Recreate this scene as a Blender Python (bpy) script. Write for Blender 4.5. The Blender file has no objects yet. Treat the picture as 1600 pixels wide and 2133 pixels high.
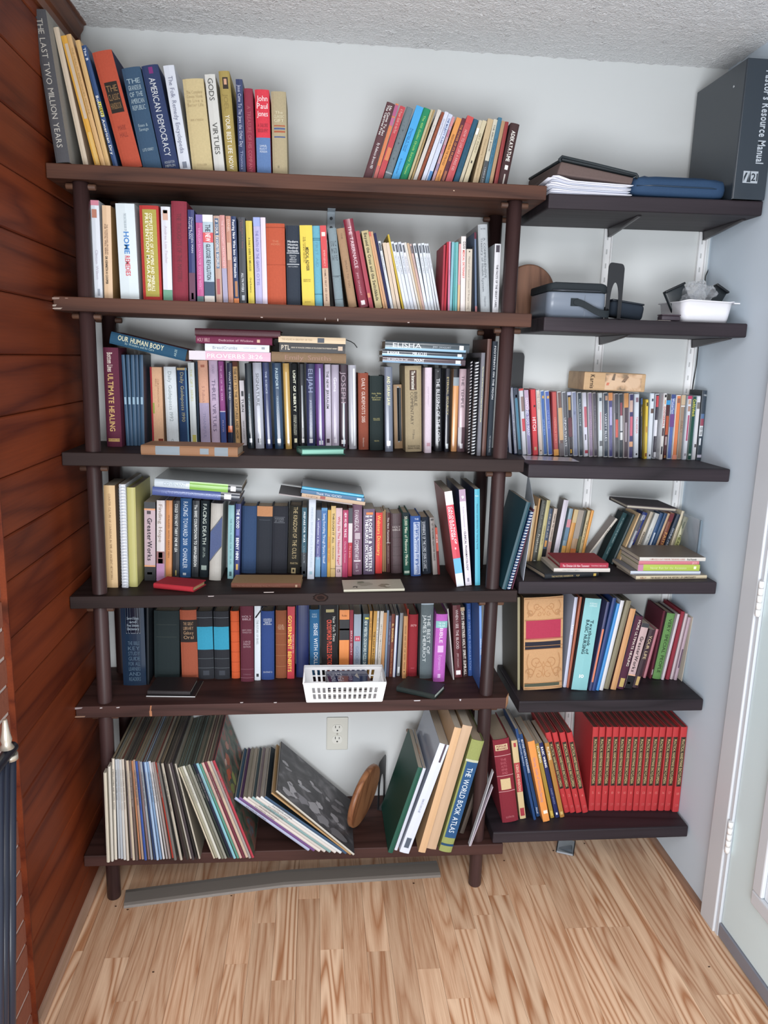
import bpy, math, random
from mathutils import Vector, Matrix
random.seed(7)
S = bpy.context.scene
COL = S.collection
# ------------------------------------------------------------------ camera
CX, CY, CZ = 0.649, -2.3029, 1.5905
PITCH, YAW, ROLL, FPX = -0.1991, 0.0945, 0.0292, 1590.15
Fw = Vector((math.sin(YAW)*math.cos(PITCH), math.cos(YAW)*math.cos(PITCH), math.sin(PITCH)))
Rt = Fw.cross(Vector((0, 0, 1))).normalized()
Up = Rt.cross(Fw)
RT = Rt*math.cos(ROLL)+Up*math.sin(ROLL)
UP = Up*math.cos(ROLL)-Rt*math.sin(ROLL)
CAM = Vector((CX, CY, CZ))
cd = bpy.data.cameras.new('camera')
cam = bpy.data.objects.new('camera', cd)
COL.objects.link(cam)
cd.sensor_fit = 'HORIZONTAL'; cd.sensor_width = 36; cd.lens = FPX/1600*36; cd.clip_start = 0.02
cam.matrix_world = Matrix(((RT.x, UP.x, -Fw.x, CX), (RT.y, UP.y, -Fw.y, CY), (RT.z, UP.z, -Fw.z, CZ), (0, 0, 0, 1)))
S.camera = cam
# ------------------------------------------------------------------ light
S.view_settings.view_transform = 'Standard'; S.view_settings.look = 'None'
S.view_settings.gamma = 1; S.view_settings.use_curve_mapping = False
S.view_settings.exposure = 0.03
wd = bpy.data.worlds.new('world'); S.world = wd; wd.use_nodes = True
bg = wd.node_tree.nodes['Background']; bg.inputs[0].default_value = (0.93, 0.97, 1.0, 1); bg.inputs[1].default_value = .95
def area(name, loc, target, sx, sy, power, col):
    l = bpy.data.lights.new(name, 'AREA'); l.shape = 'RECTANGLE'; l.size = sx; l.size_y = sy; l.energy = power; l.color = col
    o = bpy.data.objects.new(name, l); COL.objects.link(o); o.location = loc
    o.rotation_euler = (Vector(target)-Vector(loc)).to_track_quat('-Z', 'Y').to_euler()
    return o
area('fill_light', (0.5, -3.3, 0.75), (0.9, -.3, 2.3), 1.8, 1.0, 82, (0.92, 0.95, 1.0))  # unseen fill added low and tilted upward to brighten the ceiling
area('fill_light', (0.6, -3.1, 2.75), (0.9, -.3, 0.2), 1.8, 1.0, 46, (0.99, 0.98, 1.0))  # second unseen fill, added high and aimed down to brighten the floor

# ------------------------------------------------------------------ pixel geometry helpers (reference frame 1600x2133)
def ray(u, v):
    return Fw + RT*((u-800)/FPX) - UP*((v-1066.5)/FPX)
def onY(u, v, Y): d = ray(u, v); return CAM + d*((Y-CY)/d.y)
def onX(u, v, X): d = ray(u, v); return CAM + d*((X-CX)/d.x)
def onZ(u, v, Z): d = ray(u, v); return CAM + d*((Z-CZ)/d.z)

# ------------------------------------------------------------------ materials
def lin(h):
    h = h.lstrip('#'); o = []
    for i in (0, 2, 4):
        c = int(h[i:i+2], 16)/255
        o.append(c/12.92 if c <= 0.04045 else ((c+0.055)/1.055)**2.4)
    return o
MC = {}
GAIN = .98
def colour(h, g=None):
    g = GAIN if g is None else g
    l = [min(0.86, c*g) for c in lin(h)]; y = .3*l[0]+.6*l[1]+.1*l[2]
    return tuple(c*.9+y*.1 for c in l)+(1,)
def nd(nt, t, **kw):
    n = nt.nodes.new(t)
    for k, v in kw.items():
        if k in n.inputs: n.inputs[k].default_value = v
        else: setattr(n, k, v)
    return n
def base(name):
    m = bpy.data.materials.new(name); m.use_nodes = True
    return m, m.node_tree, m.node_tree.nodes['Principled BSDF']
def mat(h, finish='paper', g=None):
    k = (h, finish, g)
    if k in MC: return MC[k]
    m, nt, b = base(finish+'_'+h)
    c = colour(h, g)
    rough, spec, bump, scale, var = {'cloth': (.75, .25, .25, 900, .12), 'paper': (.5, .4, .03, 60, .06), 'gloss': (.14, .6, .02, 30, .04),
        'plastic': (.3, .5, .02, 40, .03), 'metal': (.35, .5, .02, 200, .05), 'matte': (.9, .2, .1, 120, .08), 'leather': (.5, .4, .3, 260, .1),
        'worn': (.6, .3, .06, 25, .22), 'ink': (.5, .3, 0, 10, 0)}[finish]
    b.inputs['Roughness'].default_value = rough
    b.inputs['Specular IOR Level'].default_value = spec
    if finish == 'metal': b.inputs['Metallic'].default_value = .6
    if finish == 'ink':
        b.inputs['Base Color'].default_value = c
    else:
        tc = nd(nt, 'ShaderNodeTexCoord'); n = nd(nt, 'ShaderNodeTexNoise', Scale=scale*.25, Detail=5.0)
        nt.links.new(tc.outputs['Object'], n.inputs['Vector'])
        r = nd(nt, 'ShaderNodeMapRange'); r.inputs[3].default_value = 1-var; r.inputs[4].default_value = 1+var
        nt.links.new(n.outputs[0], r.inputs[0])
        mx = nd(nt, 'ShaderNodeVectorMath', operation='MULTIPLY'); mx.inputs[0].default_value = c[:3]
        nt.links.new(r.outputs[0], mx.inputs[1]); nt.links.new(mx.outputs[0], b.inputs['Base Color'])
        if bump > .02:
            n2 = nd(nt, 'ShaderNodeTexNoise', Scale=float(scale), Detail=2.0); nt.links.new(tc.outputs['Object'], n2.inputs['Vector'])
            bp = nd(nt, 'ShaderNodeBump', Strength=bump, Distance=.001); nt.links.new(n2.outputs[0], bp.inputs['Height']); nt.links.new(bp.outputs[0], b.inputs['Normal'])
    MC[k] = m
    return m
def pages_mat(h, axis=0):
    k = ('pages', h, axis)
    if k in MC: return MC[k]
    m, nt, b = base('page_edges_'+h)
    tc = nd(nt, 'ShaderNodeTexCoord'); mp = nd(nt, 'ShaderNodeMapping'); sc = [4, 4, 4]; sc[axis] = 900; mp.inputs['Scale'].default_value = sc
    nt.links.new(tc.outputs['Object'], mp.inputs[0])
    n = nd(nt, 'ShaderNodeTexNoise', Scale=1.0, Detail=2.0); nt.links.new(mp.outputs[0], n.inputs['Vector'])
    r = nd(nt, 'ShaderNodeMapRange'); r.inputs[3].default_value = .72; r.inputs[4].default_value = 1.12; nt.links.new(n.outputs[0], r.inputs[0])
    mx = nd(nt, 'ShaderNodeVectorMath', operation='MULTIPLY'); mx.inputs[0].default_value = colour(h)[:3]
    nt.links.new(r.outputs[0], mx.inputs[1]); nt.links.new(mx.outputs[0], b.inputs['Base Color']); b.inputs['Roughness'].default_value = .85
    MC[k] = m
    return m
def wood(name, dark, light, axis=0, scale=1.0, rough=.5, rnd=True, wear=0.0, contrast=1.0, spec=.4, knots=False, g=1.0, fig=26.0, vary=False, stretch=.9):
    m, nt, b = base(name)
    L = nt.links.new
    tc = nd(nt, 'ShaderNodeTexCoord'); mp = nd(nt, 'ShaderNodeMapping'); s = [9*scale]*3; s[axis] = stretch*scale; mp.inputs['Scale'].default_value = s
    L(tc.outputs['Object'], mp.inputs[0])
    vec = mp.outputs[0]
    oi = nd(nt, 'ShaderNodeObjectInfo')
    if rnd:
        mu = nd(nt, 'ShaderNodeMath', operation='MULTIPLY'); mu.inputs[1].default_value = 71.0; L(oi.outputs['Random'], mu.inputs[0])
        ad = nd(nt, 'ShaderNodeVectorMath', operation='ADD'); L(vec, ad.inputs[0]); L(mu.outputs[0], ad.inputs[1]); vec = ad.outputs[0]
    n1 = nd(nt, 'ShaderNodeTexNoise', Scale=1.0, Detail=2.0, Roughness=.45); L(vec, n1.inputs['Vector'])
    m1 = nd(nt, 'ShaderNodeMath', operation='MULTIPLY'); m1.inputs[1].default_value = fig; L(n1.outputs[0], m1.inputs[0])
    m2 = nd(nt, 'ShaderNodeMath', operation='PINGPONG'); m2.inputs[1].default_value = 1.0; L(m1.outputs[0], m2.inputs[0])
    pw = nd(nt, 'ShaderNodeMath', operation='POWER'); pw.inputs[1].default_value = 1.8; L(m2.outputs[0], pw.inputs[0])
    mp2 = nd(nt, 'ShaderNodeMapping'); s2 = [260*scale]*3; s2[axis] = 7*scale; mp2.inputs['Scale'].default_value = s2; L(tc.outputs['Object'], mp2.inputs[0])
    n2 = nd(nt, 'ShaderNodeTexNoise', Scale=1.0, Detail=3.0, Roughness=.6); L(mp2.outputs[0], n2.inputs['Vector'])
    mixv = nd(nt, 'ShaderNodeMix', data_type='FLOAT'); mixv.inputs[0].default_value = .5
    if vary:
        rv = nd(nt, 'ShaderNodeMath', operation='FRACT'); mv_ = nd(nt, 'ShaderNodeMath', operation='MULTIPLY'); mv_.inputs[1].default_value = 7.31; L(oi.outputs['Random'], mv_.inputs[0]); L(mv_.outputs[0], rv.inputs[0])
        rr_ = nd(nt, 'ShaderNodeMapRange'); rr_.inputs[3].default_value = .8; rr_.inputs[4].default_value = .28; L(rv.outputs[0], rr_.inputs[0]); L(rr_.outputs[0], mixv.inputs[0])
    L(pw.outputs[0], mixv.inputs[2]); L(n2.outputs[0], mixv.inputs[3])
    rp = nd(nt, 'ShaderNodeValToRGB'); e = rp.color_ramp.elements
    e[0].position = .5-.4/contrast; e[1].position = .5+.3/contrast; e[0].color = colour(light, g); e[1].color = colour(dark, g)
    L(mixv.outputs[0], rp.inputs[0])
    out = rp.outputs[0]
    n3 = nd(nt, 'ShaderNodeTexNoise', Scale=.5, Detail=2.0); L(vec, n3.inputs['Vector'])
    ad3 = nd(nt, 'ShaderNodeMath', operation='ADD'); L(n3.outputs[0], ad3.inputs[0]); L(oi.outputs['Random'] if rnd else n3.outputs[0], ad3.inputs[1])
    r3 = nd(nt, 'ShaderNodeMapRange'); r3.inputs[2].default_value = 2; r3.inputs[3].default_value = .80; r3.inputs[4].default_value = 1.24; L(ad3.outputs[0], r3.inputs[0])
    mv = nd(nt, 'ShaderNodeVectorMath', operation='MULTIPLY'); L(out, mv.inputs[0]); L(r3.outputs[0], mv.inputs[1]); out = mv.outputs[0]
    if knots:
        mk = nd(nt, 'ShaderNodeMapping'); k = [5.0]*3; k[axis] = 2.2; k[0] = 0.0; mk.inputs['Scale'].default_value = k; L(tc.outputs['Object'], mk.inputs[0])
        vo = nd(nt, 'ShaderNodeTexVoronoi', Scale=1.0); L(mk.outputs[0], vo.inputs['Vector'])
        rk = nd(nt, 'ShaderNodeMapRange'); rk.inputs[1].default_value = .05; rk.inputs[2].default_value = .13; rk.inputs[3].default_value = .3; L(vo.outputs['Distance'], rk.inputs[0])
        mk2 = nd(nt, 'ShaderNodeVectorMath', operation='MULTIPLY'); L(out, mk2.inputs[0]); L(rk.outputs[0], mk2.inputs[1]); out = mk2.outputs[0]
    if wear > 0:
        nw = nd(nt, 'ShaderNodeTexNoise', Scale=38.0, Detail=6.0, Roughness=.75); L(tc.outputs['Object'], nw.inputs['Vector'])
        rw = nd(nt, 'ShaderNodeMapRange'); rw.inputs[1].default_value = .76-wear*.1; rw.inputs[2].default_value = .80; L(nw.outputs[0], rw.inputs[0])
        mw = nd(nt, 'ShaderNodeMix', data_type='RGBA'); L(rw.outputs[0], mw.inputs[0]); L(out, mw.inputs[6]); mw.inputs[7].default_value = colour('a08c80'); out = mw.outputs[2]
    L(out, b.inputs['Base Color'])
    b.inputs['Roughness'].default_value = rough; b.inputs['Specular IOR Level'].default_value = spec
    bp = nd(nt, 'ShaderNodeBump', Strength=.12, Distance=.001); L(mixv.outputs[0], bp.inputs['Height']); L(bp.outputs[0], b.inputs['Normal'])
    return m
def paint(name, h, bump=.15, scale=90.0, rough=.6, g=1.0, dist=.001, ramp=None):
    m, nt, b = base(name)
    tc = nd(nt, 'ShaderNodeTexCoord'); n = nd(nt, 'ShaderNodeTexNoise', Scale=scale, Detail=4.0, Roughness=.6); nt.links.new(tc.outputs['Object'], n.inputs['Vector'])
    src = n.outputs[0]
    if ramp:
        rr = nd(nt, 'ShaderNodeMapRange'); rr.inputs[1].default_value, rr.inputs[2].default_value = ramp; nt.links.new(src, rr.inputs[0]); src = rr.outputs[0]
    bp = nd(nt, 'ShaderNodeBump', Strength=bump, Distance=dist); nt.links.new(src, bp.inputs['Height']); nt.links.new(bp.outputs[0], b.inputs['Normal'])
    b.inputs['Base Color'].default_value = colour(h, g); b.inputs['Roughness'].default_value = rough
    return m

# ------------------------------------------------------------------ object helpers
def mesh(name, V, F, m, parent=None, smooth=False, M=None, slots=None, mi=None):
    me = bpy.data.meshes.new(name); me.from_pydata([tuple(v) for v in V], [], F)
    for mm in (slots or [m]): me.materials.append(mm)
    if mi: me.polygons.foreach_set('material_index', mi)
    if smooth: me.polygons.foreach_set('use_smooth', [True]*len(me.polygons))
    o = bpy.data.objects.new(name, me); COL.objects.link(o)
    if parent: o.parent = parent
    if M is not None: o.matrix_local = M
    return o
def empty(name, M=None, label=None, cat=None, group=None):
    o = bpy.data.objects.new(name, None); o.empty_display_size = .02; COL.objects.link(o)
    if M is not None: o.matrix_world = M
    if label: o['label'] = label
    if cat: o['category'] = cat
    if group: o['group'] = group
    return o
def tag(o, label, cat, group=None):
    o['label'] = label; o['category'] = cat
    if group: o['group'] = group
    return o
def boxvf(x0, x1, y0, y1, z0, z1, V=None, F=None):
    V = [] if V is None else V; F = [] if F is None else F; n = len(V)
    V += [(x0, y0, z0), (x1, y0, z0), (x1, y1, z0), (x0, y1, z0), (x0, y0, z1), (x1, y0, z1), (x1, y1, z1), (x0, y1, z1)]
    F += [tuple(n+i for i in f) for f in ((0, 3, 2, 1), (4, 5, 6, 7), (0, 1, 5, 4), (1, 2, 6, 5), (2, 3, 7, 6), (3, 0, 4, 7))]
    return V, F
def bevel(o, w=.002, seg=2, ang=True):
    b = o.modifiers.new('bevel', 'BEVEL'); b.width = w; b.segments = seg
    if ang: b.limit_method = 'ANGLE'; b.angle_limit = .6
    return o
def box(name, x0, x1, y0, y1, z0, z1, m, parent=None, bev=0, M=None):
    V, F = boxvf(x0, x1, y0, y1, z0, z1)
    o = mesh(name, V, F, m, parent, M=M)
    if bev: bevel(o, bev)
    return o
def prism(name, pts, axis, a0, a1, m, parent=None, bev=0, smooth=False):
    """outline pts (2-D, in the two remaining axes in order) pushed from a0 to a1 along axis"""
    n = len(pts)
    def p(q, a):
        l = list(q); l.insert(axis, a); return tuple(l)
    V = [p(q, a0) for q in pts]+[p(q, a1) for q in pts]
    F = [tuple(range(n))[::-1], tuple(range(n, 2*n))]+[(i, (i+1) % n, n+(i+1) % n, n+i) for i in range(n)]
    o = mesh(name, V, F, m, parent)
    me = o.data
    import bmesh
    bm = bmesh.new(); bm.from_mesh(me); bmesh.ops.recalc_face_normals(bm, faces=bm.faces); bm.to_mesh(me); bm.free()
    if smooth:
        me.polygons.foreach_set('use_smooth', [abs(len(p.vertices)-n) > 0 for p in me.polygons])
    if bev: bevel(o, bev)
    return o
def tube(name, pts, r, m, parent=None, n=12, cap=True, radii=None):
    V = []; F = []; prev = None
    pts = [Vector(p) for p in pts]
    for i, p in enumerate(pts):
        t = ((pts[min(i+1, len(pts)-1)]-pts[max(i-1, 0)])).normalized()
        if prev is None:
            a = t.cross(Vector((0, 0, 1)) if abs(t.z) < .9 else Vector((1, 0, 0))).normalized()
        else: a = (prev-t*prev.dot(t)).normalized()
        prev = a; bb = t.cross(a); rr = radii[i] if radii else r
        for k in range(n):
            th = 2*math.pi*k/n; V.append(p+a*rr*math.cos(th)+bb*rr*math.sin(th))
        if i:
            for k in range(n):
                q = (i-1)*n; F.append((q+k, q+(k+1) % n, q+n+(k+1) % n, q+n+k))
    sm = [True]*len(F)
    if cap: F += [tuple(range(n))[::-1], tuple(range(len(V)-n, len(V)))]; sm += [False, False]
    o = mesh(name, V, F, m, parent); o.data.polygons.foreach_set('use_smooth', sm)
    return o

# ------------------------------------------------------------------ lettering
GL = {}
def glyph(ch, bold=False):
    k = (ch, bold)
    if k in GL: return GL[k]
    cu = bpy.data.curves.new('g', 'FONT'); cu.body = ch; cu.resolution_u = 2
    if bold: cu.offset = .018
    o = bpy.data.objects.new('g', cu); COL.objects.link(o); bpy.context.view_layer.update()
    me = o.to_mesh()
    V = [(v.co.x, v.co.y) for v in me.vertices]; F = [tuple(p.vertices) for p in me.polygons]
    o.to_mesh_clear(); bpy.data.objects.remove(o); bpy.data.curves.remove(cu)
    if V:
        x0 = min(v[0] for v in V); w = max(v[0] for v in V)-x0; V = [(v[0]-x0, v[1]) for v in V]
    else: w = .28
    GL[k] = (V, F, w)
    return GL[k]
def typeset(txt, bold=False, gap=.09):
    V = []; F = []; x = 0
    for ch in txt:
        g, f, w = glyph(ch, bold); n = len(V)
        V += [(a+x, b) for a, b in g]; F += [tuple(n+i for i in ff) for ff in f]; x += w+gap
    return V, F, max(x-gap, .1)
def title_vf(txt, x0, x1, z0, z1, mode, yf_, bold=False):
    """letters in the rectangle x0..x1, z0..z1 (z1 = top); mode v runs down the spine, h across it; yf(x) = depth of the face"""
    V = []; F = []; yc = min(yf_(x0+(x1-x0)*q/6) for q in range(7)); yf = lambda x: yc
    if mode in ('v', 'u'):
        lines = txt.split('/'); nl = len(lines); hw = (x1-x0)/nl
        for i, t in enumerate(lines):
            v, f, w = typeset(t, bold); xa = x1-(i+1)*hw; n = len(V)
            sz = (z1-z0)/w; sy = hw*(.82 if nl > 1 else 1)/.72
            sz = min(sz, sy*1.5)
            if mode == 'v': V += [(xa+b*sy, yf(xa+b*sy), z1-a*sz) for a, b in v]
            else: V += [(x1-(xa-x0)-b*sy, yf(x1-(xa-x0)-b*sy), z0+a*sz) for a, b in v]
            F += [tuple(n+k for k in ff) for ff in f]
    else:
        lines = txt.split('/'); nl = len(lines); hh = (z1-z0)/nl
        for i, t in enumerate(lines):
            v, f, w = typeset(t, bold); zb = z1-(i+.85)*hh; n = len(V)
            sy = hh*.75/.72; sx = min((x1-x0)/w, sy*1.3); xo = (x0+x1)/2-w*sx/2
            V += [(xo+a*sx, yf(xo+a*sx), zb+b*sy) for a, b in v]; F += [tuple(n+k for k in ff) for ff in f]
    return V, F
def flat_text(name, txt, w, h, M, m, parent, bold=False):
    """text w x h in the local XY plane of M"""
    V, F, tw = typeset(txt, bold)
    V = [(a*w/tw, b*h/.72, 0) for a, b in V]
    o = mesh(name, V, F, m, parent); o.matrix_local = M
    return o
def ordinal(n):
    w = 'first second third fourth fifth sixth seventh eighth ninth tenth eleventh twelfth thirteenth fourteenth fifteenth sixteenth seventeenth eighteenth nineteenth twentieth'.split()
    if n <= 20: return w[n-1]
    t = {2: 'twenty', 3: 'thirty', 4: 'forty'}[n//10]
    return t+'-'+w[n % 10-1] if n % 10 else t[:-1]+'ieth'
# ------------------------------------------------------------------ the room
XR_ = 1.823; H_ = 2.431; YB = -1.55
M_WALL = paint('painted_drywall', 'cdd0cf', .12, 60.0, .7, 1.0)
M_CEIL = paint('popcorn_ceiling', 'f0eeea', .6, 150.0, .95, 1.1, .012, (.35, .7))
M_TRIM = paint('white_trim_paint', 'cfd4da', .05, 20.0, .4, .98)
M_DOOR = paint('door_paint', 'b2c4e4', .05, 20.0, .45, 1.5)
def struct(o): o['kind'] = 'structure'; return o
wb = struct(box('wall_back', -.1, XR_+.1, 0, .1, 0, H_, M_WALL))
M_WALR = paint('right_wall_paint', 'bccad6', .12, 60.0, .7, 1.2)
wr = struct(box('wall_right', XR_, XR_+.1, -.42, 0, 0, H_, M_WALR))
struct(box('wall_right_over_door', XR_, XR_+.1, -1.42, -.42, 2.09, H_, M_WALR)).name = 'wall_right_upper'
# ceiling with real popcorn lumps near the picture
def ceiling():
    nx, ny = 150, 130; V = []; F = []
    x0, x1, y0, y1 = -.05, XR_+.05, -1.30, .02
    from mathutils import noise
    for j in range(ny+1):
        for i in range(nx+1):
            x = x0+(x1-x0)*i/nx; y = y0+(y1-y0)*j/ny
            n = noise.noise(Vector((x*70, y*70, 3)))+.6*noise.noise(Vector((x*150, y*150, 9)))
            V.append((x, y, H_-.0065*max(0, n+.1)))
    for j in range(ny):
        for i in range(nx):
            a = j*(nx+1)+i; F.append((a, a+nx+1, a+nx+2, a+1))
    n = len(V)
    V += [(x0, YB, H_), (x1, YB, H_), (x1, y0, H_), (x0, y0, H_)]; F.append((n, n+3, n+2, n+1))
    V += [(x0, YB, H_+.06), (x1, YB, H_+.06), (x1, y1, H_+.06), (x0, y1, H_+.06)]; F.append((n+4, n+5, n+6, n+7))
    return struct(mesh('ceiling', V, F, M_CEIL, smooth=True))
ceiling()
# floor: oak strips
M_OAK = wood('oak_strip', 'a06a42', 'dcb290', axis=1, scale=1.25, rough=.4, contrast=1.08, spec=.45, g=1.3, fig=26, vary=True, stretch=.55)
M_JOINT = mat('4a3828', 'matte')
floor = struct(box('floor', -.05, XR_+.05, YB, .02, -.03, -.0012, M_JOINT))
PW = .0637
k = 0; x = -.02
butts = {8: [-.38], 9: [-.588, -1.2], 11: [-.49, -1.1], 2: [-.487, -1.15], 15: [-.572], 16: [-.672], 19: [-.302, -.95], 22: [-.448], 23: [-.448], 24: [-.45]}
npl = 0
while x < XR_+.01:
    y = 0.0; cuts = list(butts.get(k, []))
    if not cuts: cuts = [-random.uniform(.15, 1.1)]
    yy = cuts[-1]
    while yy > YB:
        yy -= random.uniform(.45, 1.15); cuts.append(max(yy, YB))
    for c in cuts:
        xa, xb = max(x, -.02), min(x+PW, XR_+.02)
        box('plank', xa+.0003, xb-.0003, c+.0003, y-.0003, -.012, 0.0, M_OAK, floor)
        y = c; npl += 1
    x += PW; k += 1
# left wall : knotty pine boards (0..-0.71) then brick
M_PINE = wood('stained_knotty_pine', '4c1706', '86380c', axis=1, scale=.8, rough=.5, contrast=.8, spec=.2, knots=True, g=1.0, fig=9)
wl = struct(box('wall_left', -.12, -.008, YB, 0, 0, H_, mat('2a1208', 'matte')))
zs = [0.0, .084, .21, .337, .463, .59, .716, .843, .969, 1.096, 1.194, 1.32, 1.447, 1.574, 1.704, 1.834, 1.962, 2.087, 2.217, 2.34, H_]
for a, b in zip(zs[:-1], zs[1:]):
    prism('plank', [(-.008, a),  (-.003, a+.0008), (0, a+.004), (0, b-.004), (-.003, b-.0008), (-.008, b)], 1, -.706, -.001, M_PINE, wl)
# crown and corner moulding
M_MOLD = wood('stained_moulding', '43200f', '6b3a1f', axis=1, scale=1.0, rough=.4, g=1.1, fig=8)
crown = [(.0, H_-.062), (.008, H_-.062), (.012, H_-.045), (.02, H_-.04), (.034, H_-.018), (.036, H_-.008), (.042, H_-.006), (.042, H_-.001), (0, H_-.001)]
struct(prism('trim_1', crown, 1, -.706, -.02, M_MOLD))
struct(box('trim_2', .001, .022, -.019, -.001, .02, H_-.001, M_MOLD, bev=.003))
struct(prism('baseboard_left', [(0, .0), (.018, 0), (.018, .008), (.012, .017), (.004, .02), (0, .02)], 1, -.69, -.001, wood('oak_shoe', 'a07c60', 'b5917a', axis=1, rough=.5)))
struct(prism('baseboard_right', [(XR_, 0), (XR_-.014, 0), (XR_-.013, .009), (XR_-.008, .016), (XR_, .018)], 1, -.418, -.001, wood('oak_shoe_right', '7e5d48', '94705a', axis=1, rough=.5)))
# brick
M_BRICK = paint('red_brick', '8a4a30', .6, 60.0, .9, 1.0, .003)
M_MORT = paint('pale_mortar', 'bcb0a8', .5, 90.0, .95, 1.2, .003)
br = struct(box('wall_left_brick', -.008, -.001, -1.55, -.712, 0, H_, M_MORT)); br.name = 'wall_left_chimney'
zc = 0.068; row = 0; z = -.002
me_b = None
while z < H_:
    y = -.712-(.0 if row % 2 else .1)
    first = True
    ya = -.712
    yb_ = ya-(.2 if row % 2 else .095)
    while ya > -1.5:
        o = box('brick', -.001, .0022+random.uniform(-.0008, .0008), yb_, ya, max(z, 0.001), min(z+.0535, H_-.002), M_BRICK, br)
        ya = yb_-.009; yb_ = ya-.2
    z += .0635; row += 1
struct(box('trim_3', -.002, .014, -.7115, -.7065, 0, H_, M_PINE))
# door in the right wall
dn = struct(empty('door_1'))
cz = 2.05
box('casing', XR_-.018, XR_+.0, -.485, -.412, 0, cz+.035, M_TRIM, dn, .003)
box('casing', XR_-.018, XR_+.0, -1.43, -1.358, 0, cz+.035, M_TRIM, dn, .003)
box('casing', XR_-.018, XR_+.0, -1.357, -.486, cz-.038, cz+.035, M_TRIM, dn, .003)
box('jamb', XR_-.012, XR_+.1, -.4995, -.4865, 0, cz-.04, M_TRIM, dn)
box('jamb', XR_-.012, XR_+.1, -1.356, -1.343, 0, cz-.04, M_TRIM, dn)
leaf = box('leaf', XR_-.006, XR_+.034, -1.34, -.503, .045, cz-.045, M_DOOR, dn, .002)
for (a, b, c, d) in ((-1.22, -.634, .215, .255), (-1.22, -.634, 1.86, 1.90), (-.674, -.634, .256, 1.859), (-1.22, -1.18, .256, 1.859)):
    box('glazing_bead', XR_-.020, XR_-.006, a, b, c, d, M_TRIM, leaf, .004)
mg, ntg, bgx = base('door_glass'); bgx.inputs['Base Color'].default_value = (.75, .8, .85, 1); bgx.inputs['Roughness'].default_value = .1
box('pane', XR_-.009, XR_-.0062, -1.179, -.675, .256, 1.859, mg, leaf)
box('sweep', XR_-.012, XR_+.03, -1.34, -.503, .004, .044, mat('7f828e', 'plastic'), dn, .002)
for zc_ in (1.005, .315, 1.80):
    hg = struct(empty('door_hinge')) if False else None
    y_ = -.4975 if zc_ > .5 else -.5005
    hh = .096
    h0 = None
    for q in range(5):
        a = zc_-hh/2+q*hh/5
        tube('hinge_knuckle', [(XR_-.0155, y_, a+.0006), (XR_-.0155, y_, a+hh/5-.0006)], .0068, mat('e0e2e6', 'plastic', 1.3), dn, 12)
    box('hinge_leaf', XR_-.0125, XR_-.0115, y_+.001, y_+.028 if False else y_+.011, zc_-hh/2, zc_+hh/2, mat('d8dade', 'plastic', 1.3), dn)
# outlet
M_IV = mat('b9b8ae', 'plastic', 1.25)
ot = empty('wall_outlet', Matrix.Translation((.735, 0, .3856)), 'ivory double electrical outlet on the wall above the bottom shelf', 'outlet')
bevel(box('cover_plate', -.035, .035, -.006, -.0005, -.057, .057, M_IV, ot), .003)
for s in (1, -1):
    zc_ = s*.0195
    pts = []
    for i in range(24):
        a = 2*math.pi*i/24; pts.append((.0172*math.cos(a), zc_+max(-.0135, min(.0135, .0172*math.sin(a)))))
    rc = prism('receptacle', pts, 1, -.0078, -.0055, mat('c2c1b8', 'plastic', 1.25), ot)
    for xx, hh in ((-.0063, .0085), (.0063, .007)):
        box('slot', xx-.0011, xx+.0011, -.0082, -.0077, zc_+.002, zc_+.002+hh, mat('141414', 'ink'), rc)
    prism('ground_hole', [(.0026*math.cos(a*.5236), zc_-.0065+.0026*math.sin(a*.5236)) for a in range(12)], 1, -.0082, -.0077, mat('141414', 'ink'), rc)
tube('screw', [(0, -.0058, 0), (0, -.0075, 0)], .003, mat('a8a79c', 'metal'), ot, 12)

# ------------------------------------------------------------------ left unit: boards on four round posts
ZA = [2.0289, 1.7164, 1.329, .9489, .6282, .1589]; TA = [.0028, -.001, .0006, .0094, .0058, -.0012]
XLA = [.0015]*6; XRA = [1.2333, 1.2159, 1.2212, 1.2257, 1.2295, 1.2332]; TKA = .0346; DA = .2791
ZC = [2.0186, 1.7093, 1.3149, .9834, .6203, .1968]; TC = [.0035, .0001, -.0022, .0001, -.0005, .0011]
XLC = [1.2402, 1.2499, 1.2343, 1.2288, 1.2528, 1.2415]; XRC = [1.8167, 1.814, 1.8142, 1.8142, 1.8159, 1.8161]; TKC = .0372; DC = .2763
XLC[5] = 1.2005
XLa0 = [-.0105, -.0101, -.004, .003, -.0052, -.018]
def zA(i, x): return ZA[i]+TA[i]*(2*(x-XLa0[i])/(XRA[i]-XLa0[i])-1)
def zC(i, x): return ZC[i]+TC[i]*(2*(x-XLC[i])/(XRC[i]-XLC[i])-1)
M_B1 = wood('walnut_stain', '361b11', '5e3826', axis=0, scale=.9, rough=.6, wear=.5, g=.88, fig=12, contrast=.9, spec=.3)
M_B3 = wood('dark_walnut_stain', '1e1211', '332523', axis=0, scale=.9, rough=.6, wear=.35, g=.9, fig=12, contrast=.9, spec=.2)
M_B5 = wood('reddish_walnut_stain', '301813', '50302a', axis=0, scale=.9, rough=.6, wear=.5, g=.9, fig=12, contrast=.9, spec=.3)
M_BS_ = [M_B1, M_B1, M_B3, M_B3, M_B5, M_B5]
M_B2 = wood('near_black_stain', '1c171c', '322a30', axis=0, scale=.9, rough=.55, wear=.25, g=1.0, fig=12, spec=.25)
M_POST = wood('post_stain', '2a1a1a', '46302f', axis=2, scale=1.0, rough=.42, wear=.1, g=.95, fig=6, spec=.3)
M_PEG = wood('raw_peg', '442c22', '66442f', axis=0, scale=3, rough=.6, g=1.0, fig=6)
M_SPLIT = wood('fresh_split_pine', 'a8764e', 'c89468', axis=0, scale=2, rough=.7, g=1.1, fig=8)
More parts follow.
